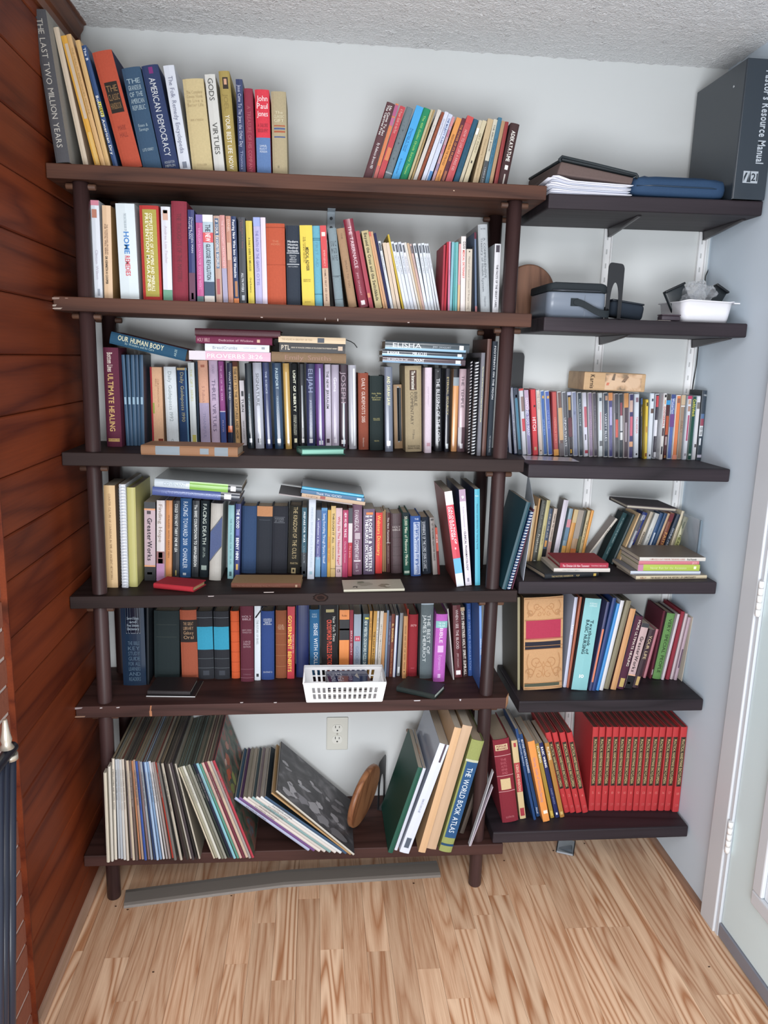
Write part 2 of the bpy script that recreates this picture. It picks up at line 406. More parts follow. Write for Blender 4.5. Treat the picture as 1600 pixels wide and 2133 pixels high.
sh = empty('bookshelf', Matrix.Translation((.6, -.14, 0)), 'tall dark walnut stained plank bookshelf on four round posts', 'bookshelf')
P0 = sh.matrix_world.inverted()
def under(o, par):
    o.parent = par; o.matrix_parent_inverse = par.matrix_world.inverted(); return o
for i in range(6):
    x0, x1 = XLA[i], XRA[i]; za, zb = zA(i, x0), zA(i, x1); y0 = -DA; y1 = -.002
    if i == 4: out = [(x0, y0), (1.2137, y0), (1.2285, y0+.032), (1.2295, y1), (x0, y1)]
    else: out = [(x0, y0), (x1, y0), (x1, y1), (x0, y1)]
    n = len(out); V = [(x, y, zA(i, x)-TKA) for x, y in out]+[(x, y, zA(i, x)) for x, y in out]
    F = [tuple(range(n))[::-1], tuple(range(n, 2*n))]+[(k, (k+1) % n, n+(k+1) % n, n+k) for k in range(n)]
    mi = [0]*len(F)
    if i == 4: mi[3] = 1
    o = mesh('shelf_board', V, F, None, slots=[M_BS_[i], M_SPLIT], mi=mi); bevel(o, .0022); under(o, sh)
px_ = {'l': .0725, 'r': 1.1597}
RP = .0195
zt = ZA[0]-TKA
for xk in ('l', 'r'):
    for yk in (-.2467, -.0352):
        x = px_[xk]
        pts = []; seq = [0.0]
        under(tube('post', [(x, yk, 0), (x, yk, .004), (x, yk, zA(0, x)-TKA-.0005)], RP, M_POST, None, 28, radii=[RP-.002, RP, RP]), sh)
        for i in range(0, 6):
            z = zA(i, x)-TKA-.0105
            under(tube('peg', [(x-.036, yk, z), (x-.034, yk, z), (x+.034, yk, z), (x+.036, yk, z)], .0075, M_PEG, None, 14, radii=[.006, .0075, .0075, .006]), sh)
# wear marks along the front edges of the boards
def chip(i, quad, c, nm='worn_chip'):
    P = [onY(u, v, -DA-.0004) for u, v in quad]
    under(mesh(nm, [tuple(p) for p in P]+[(p.x, p.y+.0008, p.z) for p in P], [(3, 2, 1, 0)]+[(k, (k+1) % 4, 4+(k+1) % 4, 4+k) for k in range(4)], mat(c, 'matte', 1.0)), sh)
for i, q, c in ((4, ((313, 1470), (316, 1470), (314.5, 1481), (312, 1481)), 'a8704c'), (4, ((311, 1481), (316, 1481), (317, 1492), (312, 1492)), 'a8704c'), (4, ((156, 1474), (172, 1473.5), (170, 1476), (156, 1478)), '988c8c'),
        (4, ((208, 1474), (213, 1473.5), (213, 1475.5), (208, 1476)), 'b8b0b0'), (4, ((242, 1473.5), (249, 1472.5), (249, 1474.5), (243, 1475)), 'b8b0b0'), (4, ((500, 1463), (507, 1462.6), (506, 1464), (501, 1464.4)), 'b8b0b0'), (4, ((570, 1463), (577, 1462.6), (576, 1464.2), (571, 1464.4)), 'b8b0b0'),
        (4, ((862, 1458.8), (876, 1458.3), (875, 1460.2), (863, 1460.6)), 'b8b4b8'), (4, ((957, 1456.5), (961, 1456.5), (960, 1460), (958, 1460)), 'b8b4b8'), (4, ((152, 1492), (178, 1491.5), (176, 1494), (152, 1495)), '8c6c58'),
        (1, ((101, 619), (124, 619.5), (123, 623), (102, 624)), '8c7468'), (1, ((103, 635), (118, 634), (116, 638), (103, 639)), '9c8c80'), (1, ((102, 641), (130, 641), (126, 644), (103, 643.5)), 'a8988c'), (1, ((135, 620), (142, 620.5), (141, 622), (136, 622)), '8c7060'),
        (1, ((677, 662), (678, 662), (678, 667), (677, 667)), 'c0b4ac'), (1, ((703, 664), (704.5, 664), (704.5, 669), (703, 669)), 'c0b4ac'), (1, ((849, 671), (853, 671), (853, 672.5), (849, 672.5)), 'b8a8a0'), (1, ((543, 660), (548, 660.5), (547, 662), (543, 661.5)), 'b8a8a0'),
        (3, ((433, 1241.5), (446, 1241.2), (445, 1242.6), (434, 1243)), 'b0a4a4'), (3, ((549, 1233.4), (571, 1233), (570, 1234.4), (550, 1234.8)), 'b0a4a0'), (0, ((944, 396), (947, 396), (947, 398), (945, 398)), 'c0a890')):
    chip(i, q, c)
kn = [((668+16*math.cos(2*math.pi*k/20)*(1+.1*math.sin(3*k))), 1245+8.6*math.sin(2*math.pi*k/20)*(1+.1*math.cos(2*k))) for k in range(20)]
for sc_, c_, dy in ((1.0, '1c1210', .0004), (.78, '36241f', .0006), (.5, '221614', .0008)):
    P = [onY(668+(u-668)*sc_, 1245+(v-1245)*sc_, -DA-dy) for u, v in kn]; under(mesh('wood_knot', [tuple(p) for p in P], [tuple(range(20))], mat(c_, 'matte', 1.0)), sh)
# steel strap that ties the top board to the wall
st = empty('angle_bracket', Matrix.Translation((.72, -.003, 1.95)), 'small galvanised angle bracket fixing the top shelf to the wall', 'bracket')
M_GAL = mat('9aa4ac', 'metal', 1.0)
p = onY(690, 455, -.003)
zt = zA(0, p.x)-TKA
under(box('wall_plate', p.x-.011, p.x+.011, -.004, -.0021, zt-.085, zt-.001, M_GAL), st)
under(box('shelf_plate', p.x-.011, p.x+.011, -.05, -.0042, zt-.0028, zt-.0008, M_GAL), st)
for dz in (.02, .045): under(tube('screw', [(p.x, -.0041, zt-dz), (p.x, -.0065, zt-dz)], .0045, mat('3c4248', 'metal'), None, 12), st)

# ------------------------------------------------------------------ right unit: six planks on wall brackets
M_BRK = mat('343034', 'plastic'); M_STD = mat('d0d0d0', 'plastic', 1.3)
names_c = ['topmost', 'second', 'third', 'fourth', 'fifth', 'lowest']
cont = ['carrying folders and a big black binder', 'carrying a lunch bag and white tub', 'carrying the row of film cases', 'carrying leaning paperbacks and two book stacks', 'carrying the big tan tooled book', 'carrying the red encyclopedia set']
for i in range(6):
    x0, x1 = XLC[i], XRC[i]
    ws = empty('wall_shelf', Matrix.Translation(((x0+x1)/2, 0, ZC[i]-TKC)), 'near-black stained wall shelf plank, '+names_c[i]+', '+cont[i], 'shelf', 'wall shelves of the right unit')
    V = [(x, y, zC(i, x)-TKC) for x, y in ((x0, -DC), (x1, -DC), (x1, -.003), (x0, -.003))]+[(x, y, zC(i, x)) for x, y in ((x0, -DC), (x1, -DC), (x1, -.003), (x0, -.003))]
    o = mesh('shelf_board', V, [(0, 3, 2, 1), (4, 5, 6, 7), (0, 1, 5, 4), (1, 2, 6, 5), (2, 3, 7, 6), (3, 0, 4, 7)], M_B2); bevel(o, .004); under(o, ws)
    if i < 6:
        for bx in (1.506, 1.797):
            z = zC(i, bx)-TKC-.0008; s = 1 if bx < 1.6 else -1
            V = [(bx-.006, -.012, z), (bx+.006, -.012, z), (bx+.006, -.225, z), (bx-.006, -.225, z),
                 (bx-.004, -.012, z-.024), (bx+.004, -.012, z-.024), (bx+.002, -.225, z-.003), (bx-.002, -.225, z-.003), (bx-.003, -.09, z-.017), (bx+.003, -.09, z-.017)]
            F = [(0, 1, 2, 3), (0, 3, 7, 8, 4), (1, 5, 9, 6, 2), (4, 8, 9, 5), (8, 7, 6, 9), (0, 4, 5, 1), (3, 2, 6, 7)]
            under(mesh('bracket', V, F, M_BRK), ws)
for bx in (1.506, 1.797):
    w = 'left' if bx < 1.6 else 'corner'
    sd = empty('shelf_standard', Matrix.Translation((bx, 0, .1)), 'white slotted steel standard on the wall behind the '+('middle of the right shelves' if bx < 1.6 else 'right shelves beside the corner'), 'rail', 'white shelf standards')
    zs_ = sorted([.1]+[z for z in (ZC[i]-TKC-.001 for i in range(6))])
    V = []; F = []
    seg = []
    for i in range(6): seg.append((zC(i+1, bx)+.001 if i < 5 else .03, zC(i, bx)-TKC-.001))
    for za_, zb_ in seg:
        for a, b in ((-.0125, -.0095), (.0095, .0125)): boxvf(bx+a, bx+b, -.0115, -.0031, za_, zb_, V, F)
        boxvf(bx-.0125, bx+.0125, -.003, -.0004, za_, zb_, V, F)
    under(mesh('channel', V, F, M_STD), sd)
    for q in range(46):
        zz = .15+q*.04
        if any(a < zz and zz+.014 < b for a, b in seg): under(box('slot', bx-.002, bx+.002, -.0036, -.003, zz, zz+.014, mat('bcbcbc', 'ink')), sd)
M_CORD = mat('1c1c1e', 'plastic')
tag(tube('cord', [onY(1491-30+28, 533, -.006), onY(1470, 575, -.006), onY(1451, 760, -.006), onY(1441, 815, -.006)], .0017, M_CORD, None, 8), 'thin black cord hanging down the wall in the right corner', 'cord')
# ------------------------------------------------------------------ books
KN = {'h': ('hardcover_book', 'book'), 'p': ('paperback_book', 'book'), 'm': ('booklet', 'booklet'), 'd': ('film_case', 'film case'),
      'l': ('record_sleeve', 'record sleeve'), 's': ('spiral_notebook', 'notebook')}
LAST = {}
REC = []   # every book-like thing for the labels: (root, desc, row, row index)
def yface(T, b):
    return (lambda x: b*(1-math.sin(math.pi*min(1, max(0, x/T))))) if b > 0 else (lambda x: 0.0)
def shell(T, D, H, tc, b, n=6):
    o = [(0, D), (0, b+.0015)]; i_ = [(tc, D), (tc, b+.0015+tc)]
    for k in range(1, n):
        x = T*k/n; y = b*(1-math.sin(math.pi*k/n)); o.append((x, y)); i_.append((tc+(T-2*tc)*k/n, y+tc))
    o += [(T, b+.0015), (T, D)]; i_ += [(T-tc, b+.0015+tc), (T-tc, D)]
    m = len(o); V = [(x, y, z) for z in (0, H) for x, y in o]+[(x, y, z) for z in (0, H) for x, y in i_]
    F = []; mi = []
    for k in range(m-1):
        a = 0 if 1 <= k < m-2 else 1
        F.append((k, k+1, m+k+1, m+k)); mi.append(a)
        q = 2*m; F.append((q+k+1, q+k, q+m+k, q+m+k+1)); mi.append(1)
        F.append((k+1, k, q+k, q+k+1)); mi.append(a); F.append((m+k, m+k+1, q+m+k+1, q+m+k)); mi.append(a)
    for k in (0, m-1):
        F.append((k, m+k, 3*m+k, 2*m+k) if k == 0 else (k, 2*m+k, 3*m+k, m+k)); mi.append(1)
    return V, F, mi
def make_book(kind, col, T, D, H, M, toks, desc, group):
    """M places local x = thickness, y = into the shelf, z = height; spine at y = 0"""
    opt = {}; titles = []; bands = []
    for t in toks:
        k, v = t[0], t[2:]
        if k == 'T': titles.append(v.split(';'))
        elif k == '#': bands.append(v.split(';'))
        else: opt[k] = v
    fin = {'h': 'cloth', 'p': 'paper', 'm': 'paper', 'd': 'gloss', 'l': 'worn', 's': 'paper'}[kind]
    fin = opt.get('F', fin)
    side = opt.get('S', col)
    nm, cat = KN[kind]
    root = empty(nm, M, desc, cat, group)
    T = max(T, .0018)
    if kind == 'h': tc, ov, b = min(.0026, T*.2), .003, min(.0026, T*.1)
    elif kind == 'd': tc, ov, b = .0012, .001, 0
    else: tc, ov, b = min(.0007, T*.2), .0002, 0
    if 'b' in opt: b = float(opt['b'])
    if kind == 'd':
        body = opt.get('S', '24242a')
        V, F, mi = shell(T, D, H, tc, .0008)
        mesh('case', V, F, None, root, slots=[mat(body, 'gloss'), mat(body, 'gloss')], mi=mi)
        V, F = boxvf(tc, T-tc, tc+.001, D-.001, .001, H-.001)
        mesh('case_inside', V, F, mat(body, 'plastic'), root)
        V, F = boxvf(T*.12, T*.88, -.0007, .0006, H*.012, H*.988)
        mesh('printed_insert', V, F, mat(col, 'gloss'), root); b = 0; y_off = -.0009
    elif kind == 'l':
        V, F, mi = shell(T, D, H, tc, .0006, 2)
        mesh('sleeve', V, F, None, root, slots=[mat(col, fin), mat(side, fin)], mi=mi)
        V, F = boxvf(tc+.0001, max(tc+.0003, T-tc-.0001), .003, D-.001, .001, H-.0006)
        mesh('inner_sleeve', V, F, pages_mat(opt.get('P', 'b9b0a0')), root); y_off = -.0004
    else:
        V, F, mi = shell(T, D, H, tc, b, 6 if b > 0 else 2)
        mesh('cover', V, F, None, root, slots=[mat(col, fin), mat(side, fin)], mi=mi)
        V, F = boxvf(tc+.0001, T-tc-.0001, b+tc+.0025, D-(.004 if kind == 'h' else .0003), ov, H-ov-(0.0 if kind != 'h' else .0005))
        mesh('page_block', V, F, pages_mat(opt.get('P', 'a5917a' if kind == 'h' else 'b5a896')), root); y_off = -.0004
        if kind == 's':
            V = []; F = []; nr = max(8, int(H/.0085))
            for q in range(nr):
                z = H*(q+.5)/nr
                for s in range(6):
                    a0 = math.pi*(-.5+s/6*1.0); a1 = math.pi*(-.5+(s+1)/6*1.0)
                    pa = (T/2+math.sin(a0)*(T/2+.001), .002-math.cos(a0)*.008); pb = (T/2+math.sin(a1)*(T/2+.001), .002-math.cos(a1)*.008)
                    n = len(V)
                    V += [(pa[0], pa[1], z-.0018+s*.0006), (pb[0], pb[1], z-.0018+(s+1)*.0006), (pb[0], pb[1], z+.0014+(s+1)*.0006), (pa[0], pa[1], z+.0014+s*.0006)]
                    F.append((n, n+1, n+2, n+3))
            o = mesh('binding_coil', V, F, mat(opt.get('C', 'd8d8dc'), 'plastic'), root)
            so = o.modifiers.new('solid', 'SOLIDIFY'); so.thickness = .0008
            y_off = -.0085
    yf0 = yface(T, b)
    yf = lambda x: yf0(x)+y_off
    for bd in bands:
        z0, z1 = H*(1-float(bd[1])), H*(1-float(bd[0])); c = bd[2]
        x0 = T*float(bd[3]) if len(bd) > 3 else (0.0 if b else 0.00005); x1 = T*float(bd[4]) if len(bd) > 4 else T
        n = 6 if b > 0 else 1; V = []; F = []
        for q in range(n+1):
            x = x0+(x1-x0)*q/n; y = yf0(x)
            V += [(x, y-.0003 if kind != 'd' else y-.0010, z0), (x, y-.0003 if kind != 'd' else y-.0010, z1), (x, y+.0002, z0), (x, y+.0002, z1)]
        for q in range(n):
            a = 4*q; e = a+4
            F += [(a, e, e+1, a+1), (a+2, a+3, e+3, e+2), (a+1, e+1, e+3, a+3), (a, a+2, e+2, e)]
        F += [(0, 1, 3, 2), (4*n, 4*n+2, 4*n+3, 4*n+1)]
        mesh('spine_band_or_glint', V, F, mat(c, fin if kind in 'hd' else 'paper'), root)  # mostly printed bands; on some shiny jackets a painted gloss highlight
    for tt in titles:
        txt = tt[0]; z0 = H*(1-float(tt[2])); z1 = H*(1-float(tt[1])); c = tt[3]
        w = float(tt[4]) if len(tt) > 4 and tt[4] else .5; xc = float(tt[5]) if len(tt) > 5 and tt[5] else .5; md = tt[6] if len(tt) > 6 else 'v'
        bold = md.endswith('b'); md = md.rstrip('b') or 'v'
        V, F = title_vf(txt, T*(xc-w/2), T*(xc+w/2), z0, z1, md, lambda x: yf(x)-.0003, bold)
        if F: mesh('spine_title', V, F, mat(c, 'ink'), root)
    return root
def standing(kind, col, xl, xr, th, H, zf, sy, D, toks, desc, group):
    """xl, xr: where the two sides meet the board; th = lean (+ to the right)"""
    T = (xr-xl)*math.cos(th)
    pv = xr if th > 0 else xl
    z = zf(pv)
    M = Matrix.Translation((pv, sy, z+.0004)) @ Matrix.Rotation(th, 4, 'Y')
    if th > 0: M = M @ Matrix.Translation((-T, 0, 0))
    return make_book(kind, col, T, D, H, M, toks, desc, group)
def row(rowname, group, crop, zf, lines, sy=None, base=None, gap=.0004, dmul=.72, dmax=.24, prevend=-1e9, nosort=False):
    x0, y0, sc = crop; prev = LAST.get(rowname); idx = 0; right = getattr(zf, 'right', False); mg = .0135 if right else .004
    for ln in lines.strip().split('\n'):
        f = ln.strip().split('|'); nums = [float(q) for q in f[0].split()]
        xb0, xb1, xt0, yt = nums[:4]
        yb = nums[4] if len(nums) > 4 else base[0][1]+(base[1][1]-base[0][1])*((xb0+xb1)/2-base[0][0])/(base[1][0]-base[0][0])
        u = lambda a: x0+a/sc
        v = lambda a: y0+a/sc
        kind, col, desc = f[1], f[2], f[3]; toks = f[4:]
        if sy is None:
            z = zf(onY(u(xb0), v(yb), -.2).x); s = onZ(u(xb0), v(yb), z).y
            s = min(-.06, s)
        else: s = sy
        for t in toks:
            if t[:2] == 'Y:': s = float(t[2:])
        pb = onY(u(xb0), v(yb), s); pt = onY(u(xt0), v(yt), s); pr = onY(u(xb1), v(yb), s)
        th = math.atan2(pt.x-pb.x, pt.z-pb.z)
        zb = zf(pb.x)
        xl = pb.x+(zb-pb.z)*math.tan(th); xr = pr.x+(zb-pr.z)*math.tan(th)
        T = (xr-xl)*math.cos(th)
        H = (pt.z-zb-(T*math.sin(th) if th > 0 else 0))/math.cos(th)
        if prev and not any(t == 'N:1' for t in toks):
            pxr, pth, pH = prev; h = min(pH, H)*.98
            d = max(pxr-xl, (pxr+h*math.tan(pth))-(xl+h*math.tan(th)), 0)+gap
            xl += d; w = xr-xl
            if w < (T/math.cos(th))*.6: xr = xl+T/math.cos(th)*.6
        xr = max(xr, xl+.0022)
        if right: xr = min(xr, XR_-.0015-max(0, H*math.sin(th)))
        D = min(H*dmul, dmax, -s-mg)
        for t in toks:
            if t[:2] == 'D:': D = min(float(t[2:]), -s-mg)
        r = standing(kind, col, xl, xr, th, H, zf, s, D, toks, desc, group)
        idx += 1
        REC.append((r, desc, rowname, idx)); prev = (xr, th, H); LAST[rowname] = prev
    return prev
def flat(crop, nums, kind, col, desc, toks=(), plane='B', zf=None, dep=.13, rowname='', group=None, on=None, rev=False, lift=0):
    """nums: xl yl xr yr thick (crop pixels) of the front face of a book lying down"""
    x0, y0, sc = crop; xl, yl, xr, yr, tk = nums
    a = (x0+xl/sc, y0+yl/sc); b = (x0+xr/sc, y0+yr/sc)
    if plane == 'B':
        z = zf(onY(a[0], a[1], -.25).x); Pl = onZ(a[0], a[1], z); z2 = zf(onY(b[0], b[1], -.25).x); Pr = onZ(b[0], b[1], z2)
        Pl.z += .0006; Pr.z += .0006
    else:
        Pl = onY(a[0], a[1], plane); Pr = onY(b[0], b[1], plane)
        if on is not None:
            q0, q1, th_ = on; dz = (q0.z-q1.z)/((q0.x-q1.x) or 1); f = lambda x: q1.z+dz*(x-q1.x)+th_/math.cos(math.atan(dz))+.0005
            Pl.z = f(Pl.x); Pr.z = f(Pr.x)
        Pl.z += lift; Pr.z += lift
    L = (Pl-Pr).length; cen = (Pl+Pr)/2; thick = tk/sc*((cen-CAM).dot(Fw))/FPX
    if not rev:
        Z = (Pl-Pr).normalized(); Y = Z.cross(Vector((0, 0, 1))).normalized(); X = Y.cross(Z); O = Pr
        if Y.y < 0: Y = -Y; X = Y.cross(Z)
    else:
        Z = (Pr-Pl).normalized(); Y = Z.cross(Vector((0, 0, 1))).normalized()
        X = Y.cross(Z); O = Pl-Y*dep
    M = Matrix(((X.x, Y.x, Z.x, O.x), (X.y, Y.y, Z.y, O.y), (X.z, Y.z, Z.z, O.z), (0, 0, 0, 1)))
    r = make_book(kind, col, thick, dep, L, M, list(toks), desc, group)
    REC.append((r, desc, rowname, sum(1 for q in REC if q[2] == rowname)+1))
    return (Pl, Pr, thick)
fA = lambda i: (lambda x: zA(i, x))
def fC(i):
    f = lambda x: zC(i, x)
    f.right = True
    return f
CA = (0, 0, 2.5); CB = (740, 190, 4); CD_ = (160, 390, 4); CE = (540, 410, 5); CF = (760, 430, 4); CG = (190, 670, 4.571); CH = (480, 680, 5); CI = (740, 680, 4.571)
CK = (1040, 740, 6.667); CL = (1260, 760, 5.714); CM = (190, 970, 4.571); CN = (480, 980, 4.706); CO = (760, 980, 4.444); CP = (1080, 1000, 3.636); CQ = (220, 1240, 3.81)
CR = (600, 1230, 3.636); CS_ = (1040, 1220, 3.636); CT = (200, 1470, 5.333); CU = (420, 1470, 4.444); CV = (740, 1460, 5); CW = (1000, 1460, 3.478)
# --- top shelf
p = row('on the top shelf', 'books on the left of the top shelf', CA, fA(0), """
290 362 160 50|h|4c4c50|tall charcoal hardcover with a long silver title|Y:-.278|S:98968f|T:THE LAST TWO MILLION YEARS;.06;.9;b8b4aa;.42|D:.2
383 428 226 140|p|c6b49c|pale worn folio, half hidden behind its yellow neighbour|D:.19
440 489 262 185|p|d69c1e|yellow paperback with a white stripe|#:.06;.62;c4b098;.35;.9|#:.72;.97;d8ae56;.3;.9|D:.2
489 528 307 178|p|cfa468|tan paperback with faint embossed lettering|T:THE HEALTH EMERGENCIES MEDICINE;.1;.85;a98850;.4
530 570 370 210|p|d0a868|plain buff paperback leaning on the blue one|D:.17
572 612 407 238|p|2c4a78|blue paperback with a yellow USED sticker|T:The B;.02;.12;d8dce0;.5;.5;vb|T:Book of American Dry;.4;.96;e2e0d8;.55;.5;vb|#:.45;.57;d8cc28;.25;.95|T:USED;.46;.56;1c1c1c;.6;.6;vb
634 738 476 275|h|b4482c|orange-red hardcover with a black title block|S:20264a|#:.26;.52;2a2420;.2;.85|T:THE/CLASSIC/HANDBOOK;.28;.5;8a6a40;.55;.52;h|T:MARK/HALL;.62;.74;8a3020;.4;.52;h
742 840 630 358|h|34506a|slate blue hardcover with a small silver stacked title|T:THE/GRANDEUR/OF THE/AMERICAN/REPUBLIC;.1;.42;9cb0b8;.7;.5;h|T:Essex &/Savage;.54;.62;9cb0b8;.5;.5;h|T:LUTE KINNEY;.78;.82;9cb0b8;.6;.5;h
845 932 733 345|h|2c3a60|navy hardcover with white capitals and a purple mark|T:AMERICAN DEMOCRACY;.12;.86;c8ccd0;.38;.5|#:.02;.08;7a2c70;.4;.65|T:HOUGHTON/MIFFLIN;.9;.97;a0a8b0;.6;.5;h
936 992 848 343|p|c6ccd6|thick white paperback with a torn edge|T:The Folk Remedy Encyclopedia;.1;.82;6c7088;.42;.5|#:.9;.96;707888;.3;.7|D:.16
1000 1108 948 412|h|c0ae7e|beige cloth hardcover with faint lettering|T:The Complete/Concise Words/to Live a/Better Life;.12;.3;a89468;.75;.5;h|T:BOB ATKINSON;.42;.45;a89468;.6;.5;h|T:COLLIER;.9;.93;a89468;.5;.5;h
1116 1170 1064 388|p|c4c4be|white paperback with black serif capitals|T:GODS;.04;.26;3c3c3a;.5;.5|T:VIRTUES;.48;.8;3c3c3a;.5;.5
1180 1236 1136 370|h|a08c48|gold hardcover with a small portrait on its spine|#:.06;.17;38302a;.3;.8|#:.075;.13;c89878;.42;.68|T:YOUR BEST LIFE NOW;.42;.95;e6e2d6;.42;.5|T:JOEL;.22;.38;8c7838;.4;.5
1245 1280 1226 412|p|2e3a62|slim navy paperback with fine white type|T:Jesus Came To The Jews the Other Day;.06;.7;b8bcd0;.5;.5|T:Thomas;.74;.95;8890b0;.4
1284 1330 1268 460|h|8a2c40|dark crimson cloth hardcover|T:A TREASURE OF HIS COMPANY;.2;.96;a8505a;.42|D:.15
1338 1412 1325 465|h|d22c40|red and blue hardcover with white title|#:.55;1;5878a8|T:John/Paul/Jones;.06;.32;f0e0e0;.75;.5;h|T:SAMUEL/ELIOT/MORISON;.63;.73;c8d0dc;.5;.5;h|T:A SAILORS/BIOGRAPHY;.38;.5;8c1c30;.7;.5;h
1420 1497 1410 475|h|a89a78|khaki cloth hardcover at the end of its row|T:The/CLASSIC/GIFT;.22;.36;d0c8a8;.7;.5;h|#:.39;.405;a85838;.15;.9|#:.42;.44;4a5c88;.15;.9|#:.455;.475;a85838;.15;.9|#:.52;.535;4a5c88;.15;.9|T:II;.86;.9;6a6048;.2;.4;h
""", sy=-.235, base=((205, 842), (1535, 898)))
row('on the top shelf', 'leaning books on the right of the top shelf', CB, fA(0), """
70 146 265 84|h|5c3c40|dark brown hardcover with a two-line white title|T:He Came To Set/The Captives Free;.04;.42;d8d4d0;.62;.5;vb|T:By Rebecca Brown MD;.52;.85;c8c0c0;.3;.55;vb
146 184 330 97|p|d07848|orange and magenta paperback|#:.02;.16;a84c78|#:.18;.28;b05880|#:.8;1;b85850
186 236 375 118|p|b83840|red paperback with an orange patch low down|#:.55;.72;c87038;.2;.9|T:A Prayer Guide to the First;.04;.36;e0a8a0;.5|D:.12
240 302 430 125|h|68747a|grey hardcover with small black marks|T:. : + . - + . : . + . : .;.2;.85;3c444a;.4|#:.88;.9;9aa4a8
305 371 512 114|p|309cd8|bright sky blue paperback|T:Becoming A Vessel/in The Masters Hands;.3;.6;1e5c94;.5;.45|T:By Rebecca Brown;.7;.9;1e5c94;.25;.45
373 438 572 132|h|188458|bright green hardcover|T:The 400 Golden Oracle Surety Themes;.1;.9;9ccc60;.3;.5
441 462 632 150|p|beb088|thin cream paperback
464 484 650 152|p|aa9060|thin tan paperback
486 518 690 150|p|c8c2ba|white paperback with a thin line of type|T:The Light Within;.2;.8;a0a098;.3
520 546 722 170|p|8a4428|narrow russet paperback|T:NOTHING BEFORE THEIR TIME;.2;.85;b07050;.4
548 588 745 165|p|ccd0e0|white paperback with fine grey type|T:Gods Simplified Word/and other notes;.1;.75;8088a0;.5|D:.12
590 628 780 185|p|c0c8dc|white paperback with blue capitals and a blue foot|T:THE MAJESTY PLAN;.06;.42;3c5c94;.45;.5;vb|#:.82;.97;3878b0;.3;1
630 664 802 205|p|b8929c|mauve paperback with pink squares|#:.02;.14;c47c80|#:.2;.3;b0687c;.1;.8|#:.42;.55;b0687c;.1;.8|#:.7;.8;8c7898
666 712 848 215|p|d68c38|orange paperback with dark lettering|T:FREEDOM FROM THE STRUGGLE;.25;.72;6c4420;.4|T:DON GOSSETT;.8;.95;6c4420;.3
714 750 893 220|p|5c2834|maroon paperback with an orange stripe of type|T:THE POWER OF ITS PRAISE;.1;.65;c87c40;.5;.5;vb|#:.8;.95;9c5838;.3;.8
752 812 935 200|p|b84448|red paperback with a pale title|T:HOW TO LIVE LIKE A KINGS KID;.2;.8;e0a8a4;.38|#:.0;.1;c03c3c
814 866 982 225|h|2c5870|teal blue cloth hardcover|T:THE FORGOTTEN PROPHETS;.2;.8;23485e;.4
868 896 1035 238|p|c4b89c|cream paperback with a white label|#:.12;.22;dcdcd4;.1;.9
898 940 1060 238|p|c2b694|cream paperback with a dark smudge|T:GET READY;.2;.5;8c8068;.4|#:.62;.66;302820;.3;.6
980 1028 1108 225|p|b8a078|tan paperback standing beside a dark gap|T:Overcoming Discouragement;.3;.9;9c8660;.3
1036 1076 1150 230|p|c2bca8|half white, half charcoal paperback|#:.62;1;404448|T:THE BIBLE BOOK;.08;.5;5c5850;.4|T:LASKIN & CO;.72;.95;c0c0c0;.3
1077 1114 1190 215|p|356c86|thin steel blue paperback|T:The Cup of Wine;.3;.7;28566c;.4
1116 1146 1222 245|p|a88660|thin light brown paperback
1148 1188 1242 250|p|8c2c2c|brick red paperback
1191 1268 1298 260|h|442e2e|dark brown hardcover with white lettering and an oval|T:ADEKATATUME;.12;.6;e0dcd4;.42;.5;vb|#:.66;.73;e8e4dc;.35;.7|#:.8;.97;b8b0a8;.45;.6
""", sy=-.235, base=((70, 702), (1275, 768)))
